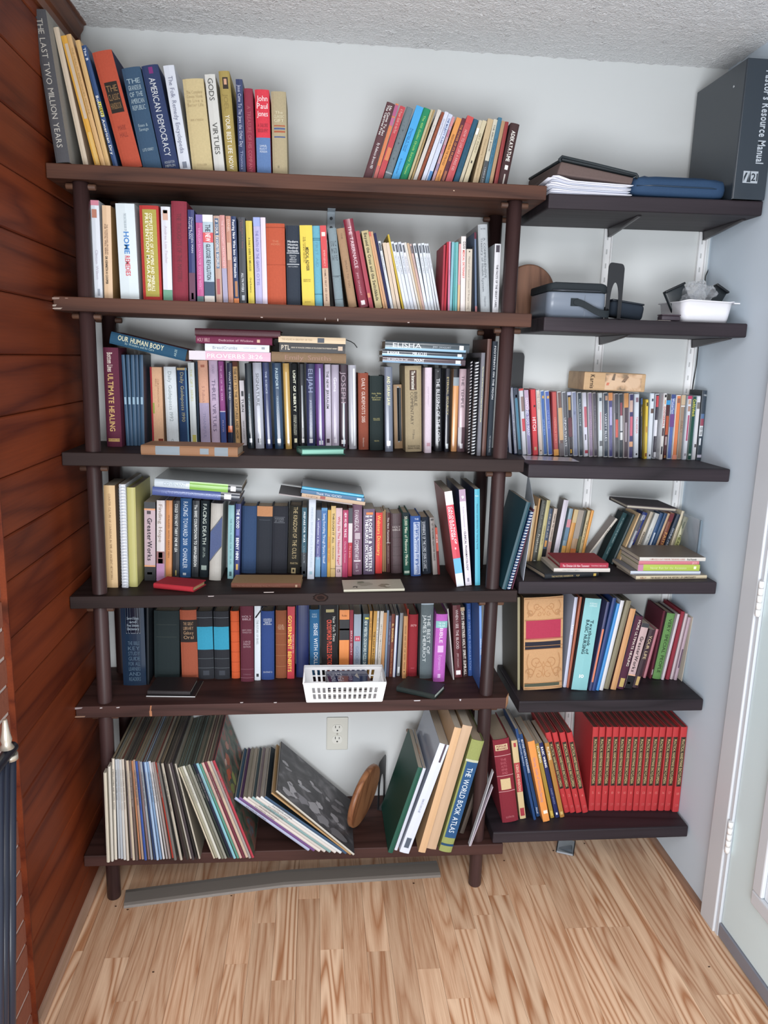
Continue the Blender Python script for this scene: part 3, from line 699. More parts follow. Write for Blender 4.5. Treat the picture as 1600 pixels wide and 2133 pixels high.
# --- second shelf
R2 = 'on the second shelf down'
row(R2, 'books on the second shelf', CD_, fA(1), """
150 216 113 108|p|ccd2da|white paperback with a pink top and a round portrait|#:0;.05;c8788c|#:.09;.175;b07058;.1;.7|T:Clinton Wilson;.5;.8;b0a8b8;.35|#:.9;.97;9098a4;.4;.7
228 300 207 150|p|d6b48e|peach paperback with brown lettering|S:b08850|T:THE DOWNWARD PROGRAM/FOR TOTAL WELL BEING;.2;.52;6c4838;.45;.45|T:DR KENNETH H COOPER;.54;.84;2c2820;.28;.4;vb
365 520 318 134|p|ccd8dc|thick white paperback with blue and red capitals|T:HOME;.29;.52;2878c0;.28;.5;vb|T:REMEDIES;.54;.75;d04858;.26;.5;vb|T:THE DOCTORS BOOK OF;.1;.28;90a0a8;.14;.48
552 710 515 150|h|b02c28|red hardcover with a yellow-green panel|#:.04;.96;a4983c;.16;.88|T:COMPLETE BOOK OF VITAMINS AND MINERALS/PREVENTION MAGAZINES;.08;.9;e8e4c8;.42;.5;vb
722 798 697 161|p|cccfd8|white paperback with a portrait and a green foot|#:.88;1;5c9478|#:.04;.14;c49c88;.2;.75|#:.035;.07;44342c;.25;.7|T:Andrea Lisa Fischer;.2;.6;b8a8b4;.3
800 928 782 113|h|84293a|big dark red cloth hardcover|T:THE THOUGHTS OF THE MASTERS;.12;.8;641e2c;.3|D:.2
938 990 922 187|p|2c3468|deep blue paperback shading to maroon, ragged top|#:.68;1;5c2c48|T:Changing GODs MAN/Praying MAN;.08;.66;c8ccdc;.7;.5|#:.9;.97;c8b8bc;.35;.7|D:.13
1004 1060 988 228|p|b44c84|magenta paperback with a violet top|#:0;.09;6c5ca0|#:.93;1;4c6c6c|T:VANQUISH BACKPAIN FOR GOOD IN WEEKS;.15;.85;dc98c0;.4
1064 1150 1043 229|p|a4b8c4|pale blue paperback with a red NEW block|#:0;.08;dcdcdc|#:.2;.31;cc4048|T:THE;.11;.19;3c4450;.5;.5;vb|T:NEW;.21;.3;f0e4e4;.5;.5;vb|T:GLUCOSE REVOLUTION;.33;.74;2c3440;.42;.5;vb|#:.76;.92;28405c|#:.925;1;cfc9c0
1162 1214 1135 238|p|b09080|tan paperback with blue title blocks|#:.03;.22;3c5a7c;.2;.8|#:.24;.6;5c7490;.25;.75|T:IF YOUR FAVORITE WORLD;.05;.58;dcd4cc;.4;.5;vb|#:.72;.9;a04c50;.2;.7
1216 1262 1183 233|p|c48884|salmon paperback shading to lavender|#:.6;1;9894b0|T:THE GOODNIGHT DREAM MINDSET;.06;.6;e8c4c4;.4
1264 1306 1238 240|p|b8816c|terracotta paperback with a pale patch|T:DANIEL;.04;.18;e0c0b0;.5|#:.3;.5;c49c84;.1;.9
1310 1354 1280 243|p|24365c|navy paperback with white bold type and an orange foot|T:Pouring New Wine Into Old Wineskins;.04;.7;e0e4ec;.5;.5;vb|#:.74;.92;a06c40;.3;.8|#:.94;1;d8782c
1358 1414 1343 250|p|3c4046|charcoal paperback with a bird emblem|T:What Keep it a Going/a Revival;.03;.58;8c5860;.5|T:ALLYN MYERS;.64;.86;c8ccd0;.35;.5;vb|#:.9;.96;a0a8b0;.35;.75
1430 1482 1405 280|p|ccb82c|lemon yellow paperback|T:A DAILY GUIDE TO MIRACLES;.2;.6;5c5420;.28;.5;vb|T:Oral Roberts;.68;.86;5c5420;.28
1491 1548 1467 251|p|a8a4cc|lavender paperback|T:THE FAITH OF THE GIANTS;.15;.62;6c6ca8;.42|#:0;.1;8c9cd0|T:OTIS;.64;.8;7474ac;.4
1549 1590 1528 252|p|d4cade|thin white-lilac paperback
""", sy=-.238, base=((140, 924), (1590, 992)))
p = row(R2, 'books on the second shelf', CE, fA(1), """
88 282 65 276|h|b24c2c|thick burnt orange cloth hardcover|T:THE/ANSWERS;.2;.27;c87850;.5;.5;h|#:.045;.052;8c3820|#:.5;.506;9c4024|#:.975;.98;8c3820
290 432 273 298|h|2c3440|black hardcover with a silver stacked title between rules|T:Modern/Home/Medical/Encyclopedia;.18;.33;c8ccd0;.75;.5;hb|#:.335;.345;b8bcc0;.05;.95|T:Edited by/Jane/Nissel/Numar;.36;.46;b0b4b8;.5;.5;hb|#:.475;.485;b8bcc0;.05;.95|T:ENCYCLOPEDIA;.5;.52;b0b4b8;.7;.5;h
446 580 413 297|p|d8bc10|bright yellow medical paperback|T:MEDICAL ADVISER;.27;.56;2c2810;.24;.55;vb|T:THE COMPLETE HOME/AND GUIDE MEDICAL;.14;.55;6c6010;.24;.35|T:EDISON/MEDICAL;.66;.7;6c6010;.6;.45;h|T:NATIONAL;.94;.955;6c6010;.5;.45;h
584 663 550 303|h|5ca0b4|light turquoise blue hardcover|#:.15;.158;2c6478|#:.17;.178;2c6478|#:.84;.848;2c6478|T:FIRST AID;.2;.8;4c8ca0;.35
672 738 628 300|p|c83c40|red paperback with a tan lower half|#:.52;1;b89c80|T:EMERGENCY;.3;.5;e8a8a0;.3|T:FAMILY FIRST AID GUIDE;.54;.93;6c4c40;.28;.5;vb|#:.08;.13;e8c8c0;.2;.8
796 884 712 330|h|78888e|grey cloth hardcover with doodled black marks|T:S & C/M G D/A F E;.15;.42;3c444c;.6;.5;h|#:.6;.605;48545c|#:.9;.905;48545c|T:COOPER;.605;.625;3c444c;.5;.5;h
936 1022 803 334|h|9c7c5c|brown-tan cloth hardcover|T:SPEAKS TO YOU;.4;.75;785c40;.25|T:THE;.06;.14;785c40;.2|D:.14
1042 1146 872 240|h|7c2034|glossy crimson hardcover, tallest of its neighbours|F:gloss|T:THE TABERNACLE;.08;.55;e0c0c8;.35;.5|T:JIMMY SWAGGART;.6;.86;c8909c;.2;.45|#:.92;.97;e8dce0;.3;.7|D:.17
1148 1196 995 360|p|a03848|rose red paperback with a peach patch|#:.8;.86;c07850;.1;.7|D:.13
1216 1288 1063 360|p|b0a070|olive tan paperback with thick black type|T:Beyond the Cross and the Switchblade;.03;.9;34301c;.45;.5;vb|D:.12
1291 1318 1132 365|p|d0a070|thin peach paperback|#:0;.06;c05040
1319 1344 1158 365|p|c89c78|thin apricot paperback
1346 1372 1190 380|p|242850|thin midnight blue paperback
""", sy=-.236, base=((40, 1141), (1530, 1196)))
wh = [("221 244 108 292", 'd0d4d8', 'white booklet'), ("246 274 147 305", 'ccb8a0', 'peach booklet'), ("276 305 173 305", 'd0bca8', 'pale pink booklet'), ("307 331 180 235", 'c8ac28', 'mustard yellow booklet'),
 ("333 359 215 297", 'd0d6de', 'white booklet'), ("361 388 243 305", 'ccd2dc', 'white booklet'), ("390 417 275 300", 'c8ced8', 'white booklet'), ("419 445 303 308", 'd0d0d4', 'white booklet'), ("447 468 325 303", 'd2cec4', 'ivory booklet'),
 ("470 488 350 308", 'c4a888', 'tan booklet'), ("489 507 372 315", 'c8a8a0', 'pink-stained white booklet'), ("508 532 400 312", 'd4dce4', 'white booklet with a dark blue edge'), ("534 558 442 312", 'd0d6de', 'white booklet'), ("560 584 470 308", 'ccd4dc', 'white booklet'), ("586 606 492 312", 'd0d4da', 'white booklet'), ("608 630 508 312", 'd0d6dc', 'white booklet')]
row(R2, 'thin booklets on the second shelf', CF, fA(1), '\n'.join(f"{a}|m|{c}|{d}"+('|#:.03;.14;444a54;.2;.8|T:HEALING SPIRIT;.2;.9;8c929c;.4' if 'white' in d else '') for a, c, d in wh), sy=-.225, base=((0, 868), (640, 885)), dmul=.62)
row(R2, 'books at the right end of the second shelf', CF, fA(1), """
638 656 657 322|m|a83444|thin dark red booklet beside its pink neighbour
658 676 684 296|m|b02030|thin scarlet booklet
678 700 688 292|p|dc88a8|candy pink paperback|T:HEALTH;.4;.7;a04c78;.4
704 726 724 296|m|7cb4c0|aqua booklet
728 746 742 300|m|54a4a4|teal booklet
748 768 760 297|m|68b0b0|pale teal booklet
770 788 785 312|m|d8a0a0|peach-pink booklet|#:.6;1;c8a878
790 835 798 250|p|d6ccc8|white paperback with red capitals|#:.07;.16;3c3438;.4;.9|T:NEWEST;.075;.16;f0e8e4;.4;.65;vb|T:MEDICAL DICTIONARY;.18;.55;d84c40;.45;.55;vb
838 886 848 356|p|c0b4a4|cream paperback with a column of small type|#:.03;.05;302c28;.4;.6|T:Manual of General Cautions Of Proper Living;.12;.95;80786c;.28
889 908 893 340|m|282a30|black booklet
910 936 903 217|h|5c6c84|slate blue hardcover with a maroon top|#:0;.08;5c2838|#:.92;1;a86c70
968 1046 943 152|h|a2a8ac|big grey hardcover standing taller than its neighbours|T:A COMPREHENSIVE/Treasury of Health System;.15;.8;60666c;.55|T:NATURES;.04;.06;60666c;.5;.5;h|T:Houston;.82;.93;70767c;.25
1062 1112 1085 312|p|c4c4c8|white paperback with black capitals, curling open|S:a8acb0|#:.02;.12;38303c;.2;.8|T:THE FACTS OF THE GREAT LABEL;.3;.92;403c44;.32;.5;vb
""", sy=-.236, base=((640, 884), (1110, 892)))
# --- third shelf
R3 = 'on the third shelf down'
row(R3, 'books standing on the third shelf', CG, fA(2), """
150 290 108 245 1192|h|5c2038|plum hardcover with a cream and gold title|D:.1|T:Bottom Lines;.05;.24;d8c8bc;.36;.45;vb|T:ULTIMATE HEALING;.26;.84;c8a05c;.36;.45;vb|#:.915;.945;d0a860;.12;.88|#:.925;.932;5c2038;.12;.88
334 364 285 316 1182|m|345470|slate blue slim volume|#:.46;.54;88a8bc;.2;.8
366 399 328 316 1182|m|304e6a|slate blue slim volume|#:.46;.54;88a8bc;.2;.8
401 436 372 316 1182|m|345470|slate blue slim volume|#:.46;.54;88a8bc;.2;.8
438 470 413 316 1182|m|2e4c68|slate blue slim volume|#:.46;.54;88a8bc;.2;.8
472 508 455 316 1182|m|345470|slate blue slim volume|S:1e2c3e|#:.46;.54;88a8bc;.2;.8
580 690 555 433 1125|h|d0a27c|peach hardcover with a red left edge|#:0;1;a82c34;0;.16|#:.46;.6;90a040;.0;.3|T:CHRONOLOGICAL/BIBLE;.15;.75;a87c58;.35;.6|#:.93;.98;7c3420;.55;.95
718 832 685 430 1118|h|d0d8dc|white hardcover with a looping grey script title|T:Daily Guideposts 1992;.06;.7;8c989c;.3;.5|T:G;.93;.98;8c989c;.2;.5
842 935 812 440 1116|h|1e3a60|dark blue hardcover with a gold script title|T:Daily Guideposts 1990;.06;.7;9c9468;.35;.5|#:0;.03;b09868|#:0;1;5c88a8;.82;.95
948 1007 917 390 1118|p|c0c8c8|pale grey paperback with yellow lettering|T:THE GIFT SERIES;.08;.55;b8b878;.35|#:.88;.98;b8b048;.3;.9
1010 1030 990 385 1122|m|1c3040|thin dark paperback
1036 1134 1003 370 1126|h|d09c80|hardcover fading from peach to lavender|#:.5;1;a498b4|T:S Fullock;.3;.5;a87868;.3|T:THANKFUL;.62;.92;8480a0;.3|#:.05;.08;a86850;.3;.7
1144 1226 1115 372 1128|h|b8a4bc|lilac hardcover with dark capitals|T:THREE VIRTUES;.22;.85;5c4c6c;.42|T:LUCADO;.05;.15;8c7c98;.3
1236 1288 1205 378 1130|h|8c4480|purple hardcover with a blue lower half|#:.6;1;3c508c|#:.59;.6;c8c0d0|T:THE LIFE OF THE YEAR;.05;.55;d0a0c8;.3|T:PRAYER;.7;.9;a090b8;.3
1300 1352 1290 395 1135|h|26304a|glossy midnight hardcover with an orange flare|F:gloss|#:.76;.84;e06c30;.1;.9|T:WHAT HE SAID;.1;.6;c0c4d0;.35
1372 1420 1340 380 1138|h|c49c64|tan hardcover with close brown lettering|#:0;.06;5c3428|T:THE KEY TO THE SCRIPTURES AND HOW;.08;.92;4c3820;.5;.5;vb
1436 1480 1408 562 1140|p|d0ccd0|short white paperback with black type|T:TURN;.28;.5;2c2c34;.5;.5;vb|#:.16;.24;2c2c34;.3;.8|T:MAX LUCADO;.62;.9;5c5c64;.3
""", dmul=.7)
row(R3, 'glossy jacketed books on the third shelf', CH, fA(2), """
182 250 145 385 1272|h|1c2830|glossy black hardcover, bird emblem at its foot|F:gloss|T:THE LIFE BEHIND;.35;.85;8ca8b4;.22|#:.88;.93;d8dce4;.3;.7
262 352 228 378 1274|h|9ca0ac|silver-grey hardcover with dark capitals|F:gloss|T:SIGNATURE;.12;.55;50545c;.35|#:.88;.93;30343c;.3;.7
370 438 328 378 1275|h|2c3860|navy blue jacketed hardcover|F:gloss|T:THE SCIENCE;.1;.5;a8b4cc;.28|#:.89;.94;e0e4ec;.3;.7
465 555 430 382 1277|h|24405c|dark teal-blue hardcover with light capitals|F:gloss|T:PASSPORT;.06;.3;b4ccd4;.32|T:TIM ROWLEY;.38;.78;98b4c0;.16|#:.88;.93;e0e8ec;.3;.7
575 640 542 385 1279|h|b08c40|ochre gold jacketed hardcover|F:gloss|#:.1;.9;c8b488;.4;.6|#:.89;.93;e8e0cc;.3;.7
650 712 630 388 1272|h|16191c|black hardcover with ivory bold capitals|T:LIGHT OF LIBERTY;.08;.56;dcdcc4;.42;.5;vb|T:WEEKEND MACLARREN/DONNIE SWAGGART;.6;.84;b8b8a4;.55;.5|#:.88;.93;d8d4b4;.3;.75
730 786 708 392 1274|h|20242a|black and silver mottled hardcover|F:gloss|#:.25;.75;98a0a8;.45;.62|#:.88;.93;e0e0e0;.3;.75
797 886 787 390 1276|h|2c3458|indigo hardcover with tall pale capitals|F:gloss|T:ELIJAH;.06;.33;8c94b8;.55|T:JIMMY SWAGGART;.42;.8;a8acc8;.18|#:.88;.93;e0e0e8;.3;.7
896 985 875 392 1278|h|5c3c7c|violet jacketed hardcover|F:gloss|#:.05;.95;b8c0e0;.5;.66|#:.9;.95;e8e8f0;.3;.8
991 1053 980 396 1274|h|c4bccc|white hardcover with black capitals|T:THE NEW JERUSALEM;.08;.52;3c3c44;.4;.45;vb|#:.88;.93;4c3c48;.2;.7
1056 1133 1050 400 1275|h|aaa0b4|pale mauve hardcover with white script|F:gloss|T:Gems;.15;.42;e8e8f0;.4|#:.88;.93;e0dce8;.3;.7
1141 1222 1135 400 1277|h|40303c|dark plum hardcover with large outlined capitals|F:gloss|T:JOSEPH;.08;.45;a08c98;.6|#:.45;.97;b8d0e4;.45;.6|#:.89;.94;f0f0f4;.2;.7
1236 1316 1225 404 1279|h|a4a4ae|mirror-bright silver hardcover|F:gloss|#:.04;.96;e0e4e8;.62;.85
1336 1440 1330 487 1286|h|8a4430|rust brown hardcover with a white title|T:DAILY GUIDEPOSTS 2015;.07;.64;dcc8bc;.34;.5;v|T:Guideposts;.84;.96;c8b0a4;.16
""", dmul=.7, dmax=.16)  # the long pale upright bands on these jackets are painted gloss highlights
row(R3, 'books at the right end of the third shelf', CI, fA(2), """
140 266 137 471 1180|h|202c2c|black hardcover with a gold stacked title|T:Holy Bible/in/Red Letter/Edition;.22;.33;a8a060;.7;.5;h|T:KING JAMES/VERSION;.56;.6;a0985c;.5;.5;h|T:NELSON;.86;.885;a0985c;.35;.5;h
286 360 278 386 1194|h|6c7484|blue-grey hardcover with cream lettering|F:gloss|T:AND SARAH SAW;.11;.45;d8d4a4;.4;.5;vb|#:.87;.93;e8ecf0;.2;.7
374 452 362 556 1165|p|b08c64|short tan paperback with a black and blue panel|#:.05;.88;1e2830;.4;.9|#:.03;.9;a0bccc;.5;.62
468 634 460 376 1196|h|9c8c6c|thick oatmeal cloth hardcover with brown label|#:.05;.28;4c3830;.28;.7|T:The International;.06;.27;e0dcd0;.22;.5;vb|T:BIBLE/COMMENTARY;.3;.68;4c4030;.46;.55;v|T:F F Bruce;.74;.85;5c5040;.14|T:ZONDERVAN/MARSHALL PICKERING;.92;.97;3c3020;.75;.5;h
660 726 665 393 1206|h|ccbcc8|lilac-white hardcover with a small pink square|T:Joyful Wisdom;.22;.45;b0a0b0;.2|#:.88;.92;b88c98;.3;.8
752 830 748 402 1192|h|1a1a20|black hardcover with tall white serif capitals|F:gloss|T:THE BLESSING OF THE LORD;.12;.88;d8d8dc;.42|T:V;.02;.05;a0a0a4;.6;.5;h
848 892 862 402 1196|h|20202a|shiny black hardcover with gold capitals|F:gloss|T:ETERNAL SECURITY;.1;.55;a89868;.42;.5;vb|#:.9;.96;d0dce0;.3;.8
912 966 938 406 1192|h|d8985c|orange jacketed hardcover with a black top|F:gloss|#:0;.1;24242c|#:.1;.2;8c98a0
974 1040 995 406 1194|h|b89ca4|dusty pink hardcover with outlined capitals|F:gloss|T:THE TEMPLE;.08;.55;50404c;.4|#:.7;1;604850|#:.9;.96;e0dce4;.3;.7
1042 1062 1070 332 1215|s|23232b|spiral-bound black notebook with a narrow coil|D:.16
1066 1114 1105 336 1228|s|1c1c24|thick spiral-bound black notebook with white wire comb|C:d8dce0|D:.2
1116 1138 1160 300 1228|m|16161c|thin black folder between comb binding and grey spine|D:.2
1142 1196 1186 251 1232|h|74747c|grey hardcover with yellow outlined title|T:The Persons and Works of Lord of Deeper End Word are Kings;.13;.88;e4e4a8;.22;.55;vb|D:.2
1204 1242 1262 120 1234|p|5c3c34|brown slim volume squeezed beside the round post|D:.2
1250 1298 1312 142 1232|h|323a44|tall charcoal volume with white spaced capitals|T:FOOTPRINTS ON THE MOON;.04;.5;d0d4d8;.35;.5;vb|T:THE ASSOCIATED PRESS;.82;.97;b0b4b8;.25|D:.17
""", dmul=.7)
# flats on the third shelf
g3 = 'books lying flat on the third shelf'
flat(CG, (170, 205, 893, 378, 112), 'h', '1e4c68', 'teal-blue hardcover lying tilted across its neighbours', ['T:OUR HUMAN BODY;.1;.7;c8c8a8;.42;.66;vb', 'T:Its Wonders and Its Care;.2;.58;9cb8b8;.2;.3', 'T:ARZE;.84;.88;9cb8b8;.6;.5;h', 'S:5c1c2c', 'D:.15'], -.17, dep=.14, rowname=R3, group=g3)
o1 = flat((0, 0, 1), (394, 749, 564, 753.5, 18.5), 'p', 'd0a4b8', 'pink paperback lying flat with white capitals', ['T:PROVERBS 31:26;.22;.9;f0e8ec;.5;.5;v', '#:0;.2;ccc4cc'], -.185, dep=.13, rowname=R3, group=g3)
o2 = flat((0, 0, 1), (427, 731, 561, 735, 14.5), 'p', 'ccd2da', 'white paperback lying on the pink one', ['T:BreadCrumbs;.12;.5;8c949c;.42', 'T:KATHY HARPER;.6;.8;b0b4bc;.2', '#:.88;.93;8c949c;.4;.7'], -.185, dep=.13, on=o1, rowname=R3, group=g3)
o3 = flat((0, 0, 1), (408, 713, 567, 718, 15), 'h', '6c2444', 'magenta-maroon hardcover lying on the white paperback', ['T:HOLY BIBLE;.02;.18;c09098;.5', 'T:Dedication of Wisdoms;.3;.75;c8a0a8;.3', '#:.8;.84;c8a890;.3;.7'], -.185, dep=.14, on=o2, rowname=R3, group=g3)
flat((0, 0, 1), (406, 700, 584, 705, 15), 'h', '481824', 'burgundy leather volume topmost in the pile', ['F:leather'], -.185, dep=.15, on=o3, rowname=R3, group=g3)
o1 = flat((0, 0, 1), (565.5, 753, 721, 757.5, 20), 'h', '80684e', 'olive brown hardcover lying under a black paperback', ['T:Emily Smiths;.18;.8;947060;.5;.5;v'], -.185, dep=.13, rowname=R3, group=g3)
o2 = flat((0, 0, 1), (582, 733, 719, 738, 19), 'p', '2c2c2e', 'black paperback with worn cream edges lying flat', ['S:b09c80', 'T:PTL;.03;.16;c8bca8;.5;.5;vb', 'T:REPORT OF THE MASTER COMMISSION ON THE ASSASSINATION OF PRESIDENT KENNEDY;.18;.88;c8bca8;.14;.5;vb', '#:.89;.96;c0a890;.3;.75'], -.185, dep=.13, on=o1, rowname=R3, group=g3)
o3 = flat((0, 0, 1), (580, 712, 720, 717, 12.5), 'p', 'd0b894', 'cream paperback with a black block atop the black one', ['#:.58;.68;3c4450;.1;.85', 'T:THE HOLMES IN GREATEST OR TOO;.05;.5;a08868;.3'], -.185, dep=.13, on=o2, rowname=R3, group=g3)
M_RIB = mat('1c1c22', 'paper')
q = onY(721, 708, -.13)
tag(tube('ribbon_bookmark', [q, onY(730, 711, -.135), onY(738, 716, -.14), onY(744, 724, -.145)], .0013, M_RIB, None, 6), 'thin black ribbon bookmark trailing from the cream paperback', 'ribbon')
o1 = flat(CI, (260, 343, 1048, 378, 60), 'h', '4c3c44', 'glossy dark hardcover lying lowest of the three', ['F:gloss', 'T:THE SERMON ON THE;.05;.3;d0d0d8;.42;.6', 'T:MOUNT;.38;.5;e8ecf0;.45;.6;vb', '#:0;.95;7ca0bc;.05;.3', '#:.88;.94;f0f0f4;.2;.8'], -.18, dep=.15, rowname=R3, group=g3)  # long blue band on each of these three is a gloss highlight in colour
o2 = flat(CI, (258, 258, 1052, 296, 58), 'h', '2c3440', 'glossy slate hardcover lying in the middle', ['F:gloss', 'T:RAHAB;.06;.2;e0e8f0;.45;.6;vb', 'T:MIRACLES;.36;.53;e0e8f0;.45;.6;vb', '#:0;.97;7cb0d0;.05;.4', '#:.9;.95;f0f0f4;.2;.8'], -.18, dep=.15, on=o1, rowname=R3, group=g3)
flat(CI, (285, 195, 1086, 240, 88), 'h', '3c4850', 'glossy grey hardcover with big capitals lying topmost', ['F:gloss', 'T:ELISHA;.09;.45;d8dce0;.5;.55', 'T:JIMMY SWAGGART;.56;.78;a8b0b8;.22;.5', '#:0;.96;8cb4cc;.06;.3', '#:.88;.93;f0f0f4;.2;.75'], -.18, dep=.15, on=o2, rowname=R3, group=g3)
flat(CG, (473, 1270, 1395, 1293, 92), 'h', '8c6444', 'worn brown hardcover with blue labels lying in front', ['F:worn', '#:.15;.4;7c8890;.05;.95', '#:.61;.7;7c8890;.2;.8', '#:.76;.9;7c8890;.05;.95'], 'B', fA(2), dep=.105, rowname=R3, group=g3)
flat(CH, (740, 1345, 1195, 1340, 68), 'h', '2c5c50', 'small green book with mint page edges lying in front', ['P:8cc8b4'], 'B', fA(2), dep=.07, rev=True, rowname=R3, group=g3)
# --- fourth shelf
R4 = 'on the fourth shelf down'
row(R4, 'books standing on the fourth shelf', CM, fA(3), """
150 255 115 190 1165|p|d0ac78|tan paperback with worn brown lettering|S:8c6c4c|T:COUNTER CULTURE OF COUNSELING IN TIME OF ANCIENT NETWORKS;.08;.92;8c6c48;.2|D:.12
262 286 228 215 1122|m|88b4cc|pale blue booklet behind the notebook coil|D:.16
292 352 262 178 1166|s|d0d4dc|white spiral notebook|C:d8dce4|D:.2
360 440 334 210 1158|h|b4ae64|yellow-green hardcover|F:paper|D:.2
507 612 502 348 1098|p|b49ca4|pink-grey paperback with black ends|S:1c1c1e|#:0;.08;30343a|#:.08;.1;d09060|#:.8;.82;d09060|#:.82;1;16161a|T:GreaterWorks;.2;.74;2c2430;.42;.5;vb|#:.89;.92;d8dcd8;.25;.7|#:.11;.15;40343c;.25;.6
620 696 622 332 1100|p|ccc4c4|white paperback with a portrait and pink foot|#:.63;.78;8c5c5c|#:.64;.71;b88c78;.25;.75|#:.72;.78;d0ccd4;.2;.8|#:.78;1;a878a0|T:Finding Hope;.05;.58;8c7c70;.45
700 764 705 332 1082|p|c07c3c|orange-brown paperback|T:WALKED WITH GREAT MEN;.18;.9;7c4c20;.28
774 836 780 335 1070|p|24262c|black paperback with white condensed capitals|T:COULD YOU NOT TARRY ONE HR LEA;.04;.66;d4d8d4;.42;.5;vb|#:.9;.97;a09048;.4;.6
840 944 848 312 1068|h|245080|royal blue hardcover with silver capitals|T:RACING TOWARD 2001  CHANDLER;.04;.88;c4d0dc;.42|#:.94;.97;c0c8d0;.3;.6
955 1020 965 335 1062|p|282e34|dark slate paperback with white capitals|T:The 1000S COUNTDOWN TO ARMAGEDDON;.05;.86;d8dcd8;.42;.5;vb
1028 1112 1042 335 1068|h|18242a|black-green hardcover with pale green capitals|T:FACING DEATH;.04;.56;c0ccc0;.42|T:AND THE/LIFE AFTER;.6;.78;98a8a0;.3|#:.84;.9;90a098;.2;.8
1120 1232 1140 360 1098|h|a8a49c|grey leatherette hardcover with a slanted blue band|F:leather
1296 1352 1305 377 1080|p|7cacb0|light teal paperback|T:THE TOTAL MODEL FOR BETTER LIFE;.18;.8;4c7c88;.3|#:.9;.96;285058;.3;.7
1360 1410 1375 365 1062|p|2c3470|indigo paperback with bold white capitals|T:THE BLOOD;.07;.33;e8e8ec;.55;.5;vb|#:.34;.43;5058a0;.2;.8|T:BENNY HINN;.46;.76;e8e8ec;.55;.5;vb|#:.82;.9;c89c40;.3;.7
""", dmul=.7)
row(R4, 'books standing on the fourth shelf', CN, fA(3), """
105 248 115 350 1012|h|2c4468|plain dark blue cloth hardcover
250 400 262 352 1012|h|282c34|black cloth hardcover with a torn tan top|#:0;.15;b47c50|#:.2;.205;50545c;.15;.85
402 554 412 352 1012|h|262830|black cloth hardcover with faint silver rules|#:.16;.165;70747c;.1;.8|#:.24;.246;70747c;.1;.8|T:MANNER/OF CHRIST;.17;.235;70747c;.6;.45;h
558 680 580 345 1012|h|26241e|black hardcover with large tan capitals|T:THE KINGDOM OF THE CULTS;.02;.78;b09c6c;.34;.5|T:MARTIN;.83;.87;b09c6c;.6;.5;h|#:.92;1;c0ac7c;.3;.65|#:.94;.98;26241e;.4;.55
690 745 695 366 1042|p|2c5868|teal paperback with white capitals, black below|#:.65;1;16202a|T:PREPARE FOR WAR;.06;.5;dce4e4;.4;.5;vb|T:by Rebecca Brown MD;.55;.8;a8b4b8;.22|#:.92;.96;d8d8d8;.25;.7
752 820 770 286 1068|p|c0c8d4|tall ice-white paperback|T:FINDING BRIGHT PEACE IN PASTURES;.1;.85;a8b8c4;.3|#:.9;.94;8cacb8;.3;.7
828 880 840 390 1045|p|5c5c90|blue-violet paperback with white script|#:0;.15;3c4c64|T:A confession a day;.12;.5;d8dce8;.36|T:Faeon YEI;.54;.75;c0c0d8;.3|#:.7;1;6898b8
885 945 890 368 1045|p|3468a0|mid blue paperback|T:Seeing Everything Through Mystery Himself;.08;.8;dce4ec;.4;.5;v|#:0;.04;3c80b0
947 978 955 390 1045|p|c89c38|mustard paperback with orange lettering|T:POWER OF PAIN;.4;.8;c86c28;.5;.5;vb
980 1026 988 350 1045|p|ccac68|pale yellow paperback with black capitals|T:THROUGH IT ALL;.1;.52;383020;.42;.5;vb|T:CROUCH;.56;.76;383020;.34|#:.88;.885;383020
1030 1092 1035 370 1045|p|c8a8ac|blush paperback with red lettering|T:Why Do The Heathen Rage?;.12;.82;b83850;.36;.5;vb|#:.84;.845;604850|T:CR;.88;.94;3c3438;.6;.5;h
1095 1148 1103 390 1048|p|a82858|crimson-pink paperback|T:HEW WE MEEK THE RICE;.04;.4;f0d8e0;.42;.5;vb|T:Charles R Solomon;.46;.78;dca0b4;.34
1150 1190 1158 370 1040|p|b42c3c|thin red paperback with a dark top|#:0;.22;383c44|#:.22;.5;c8c0c0|T:To Love;.55;.8;e8b0b8;.4
1192 1290 1192 335 1025|h|7c5c70|mauve hardcover with long pale capitals|T:EVANGELICAL;.08;.38;dcd4d8;.42;.45|T:COMMENTARY;.5;.78;dcd4d8;.42;.45|#:.4;.49;b8a8b0;.25;.8|#:.79;.81;d8d0d4;.15;.85|T:Lee S;.84;.95;d0c4cc;.3
1302 1412 1303 380 1022|p|5c4c68|grey-purple thesaurus with white capitals|#:.05;.085;d87828;.25;.85|T:NEW;.09;.13;f0f0f4;.6;.5;hb|T:ROGETS & WEBSTERS/THESAURUS DICTIONARY;.15;.95;f0f0f4;.66;.5;vb
1420 1486 1425 415 1012|p|d0241c|bright red dictionary|T:Websters Dictionary;.04;.7;e4c84c;.5;.5;v
""", dmul=.66)
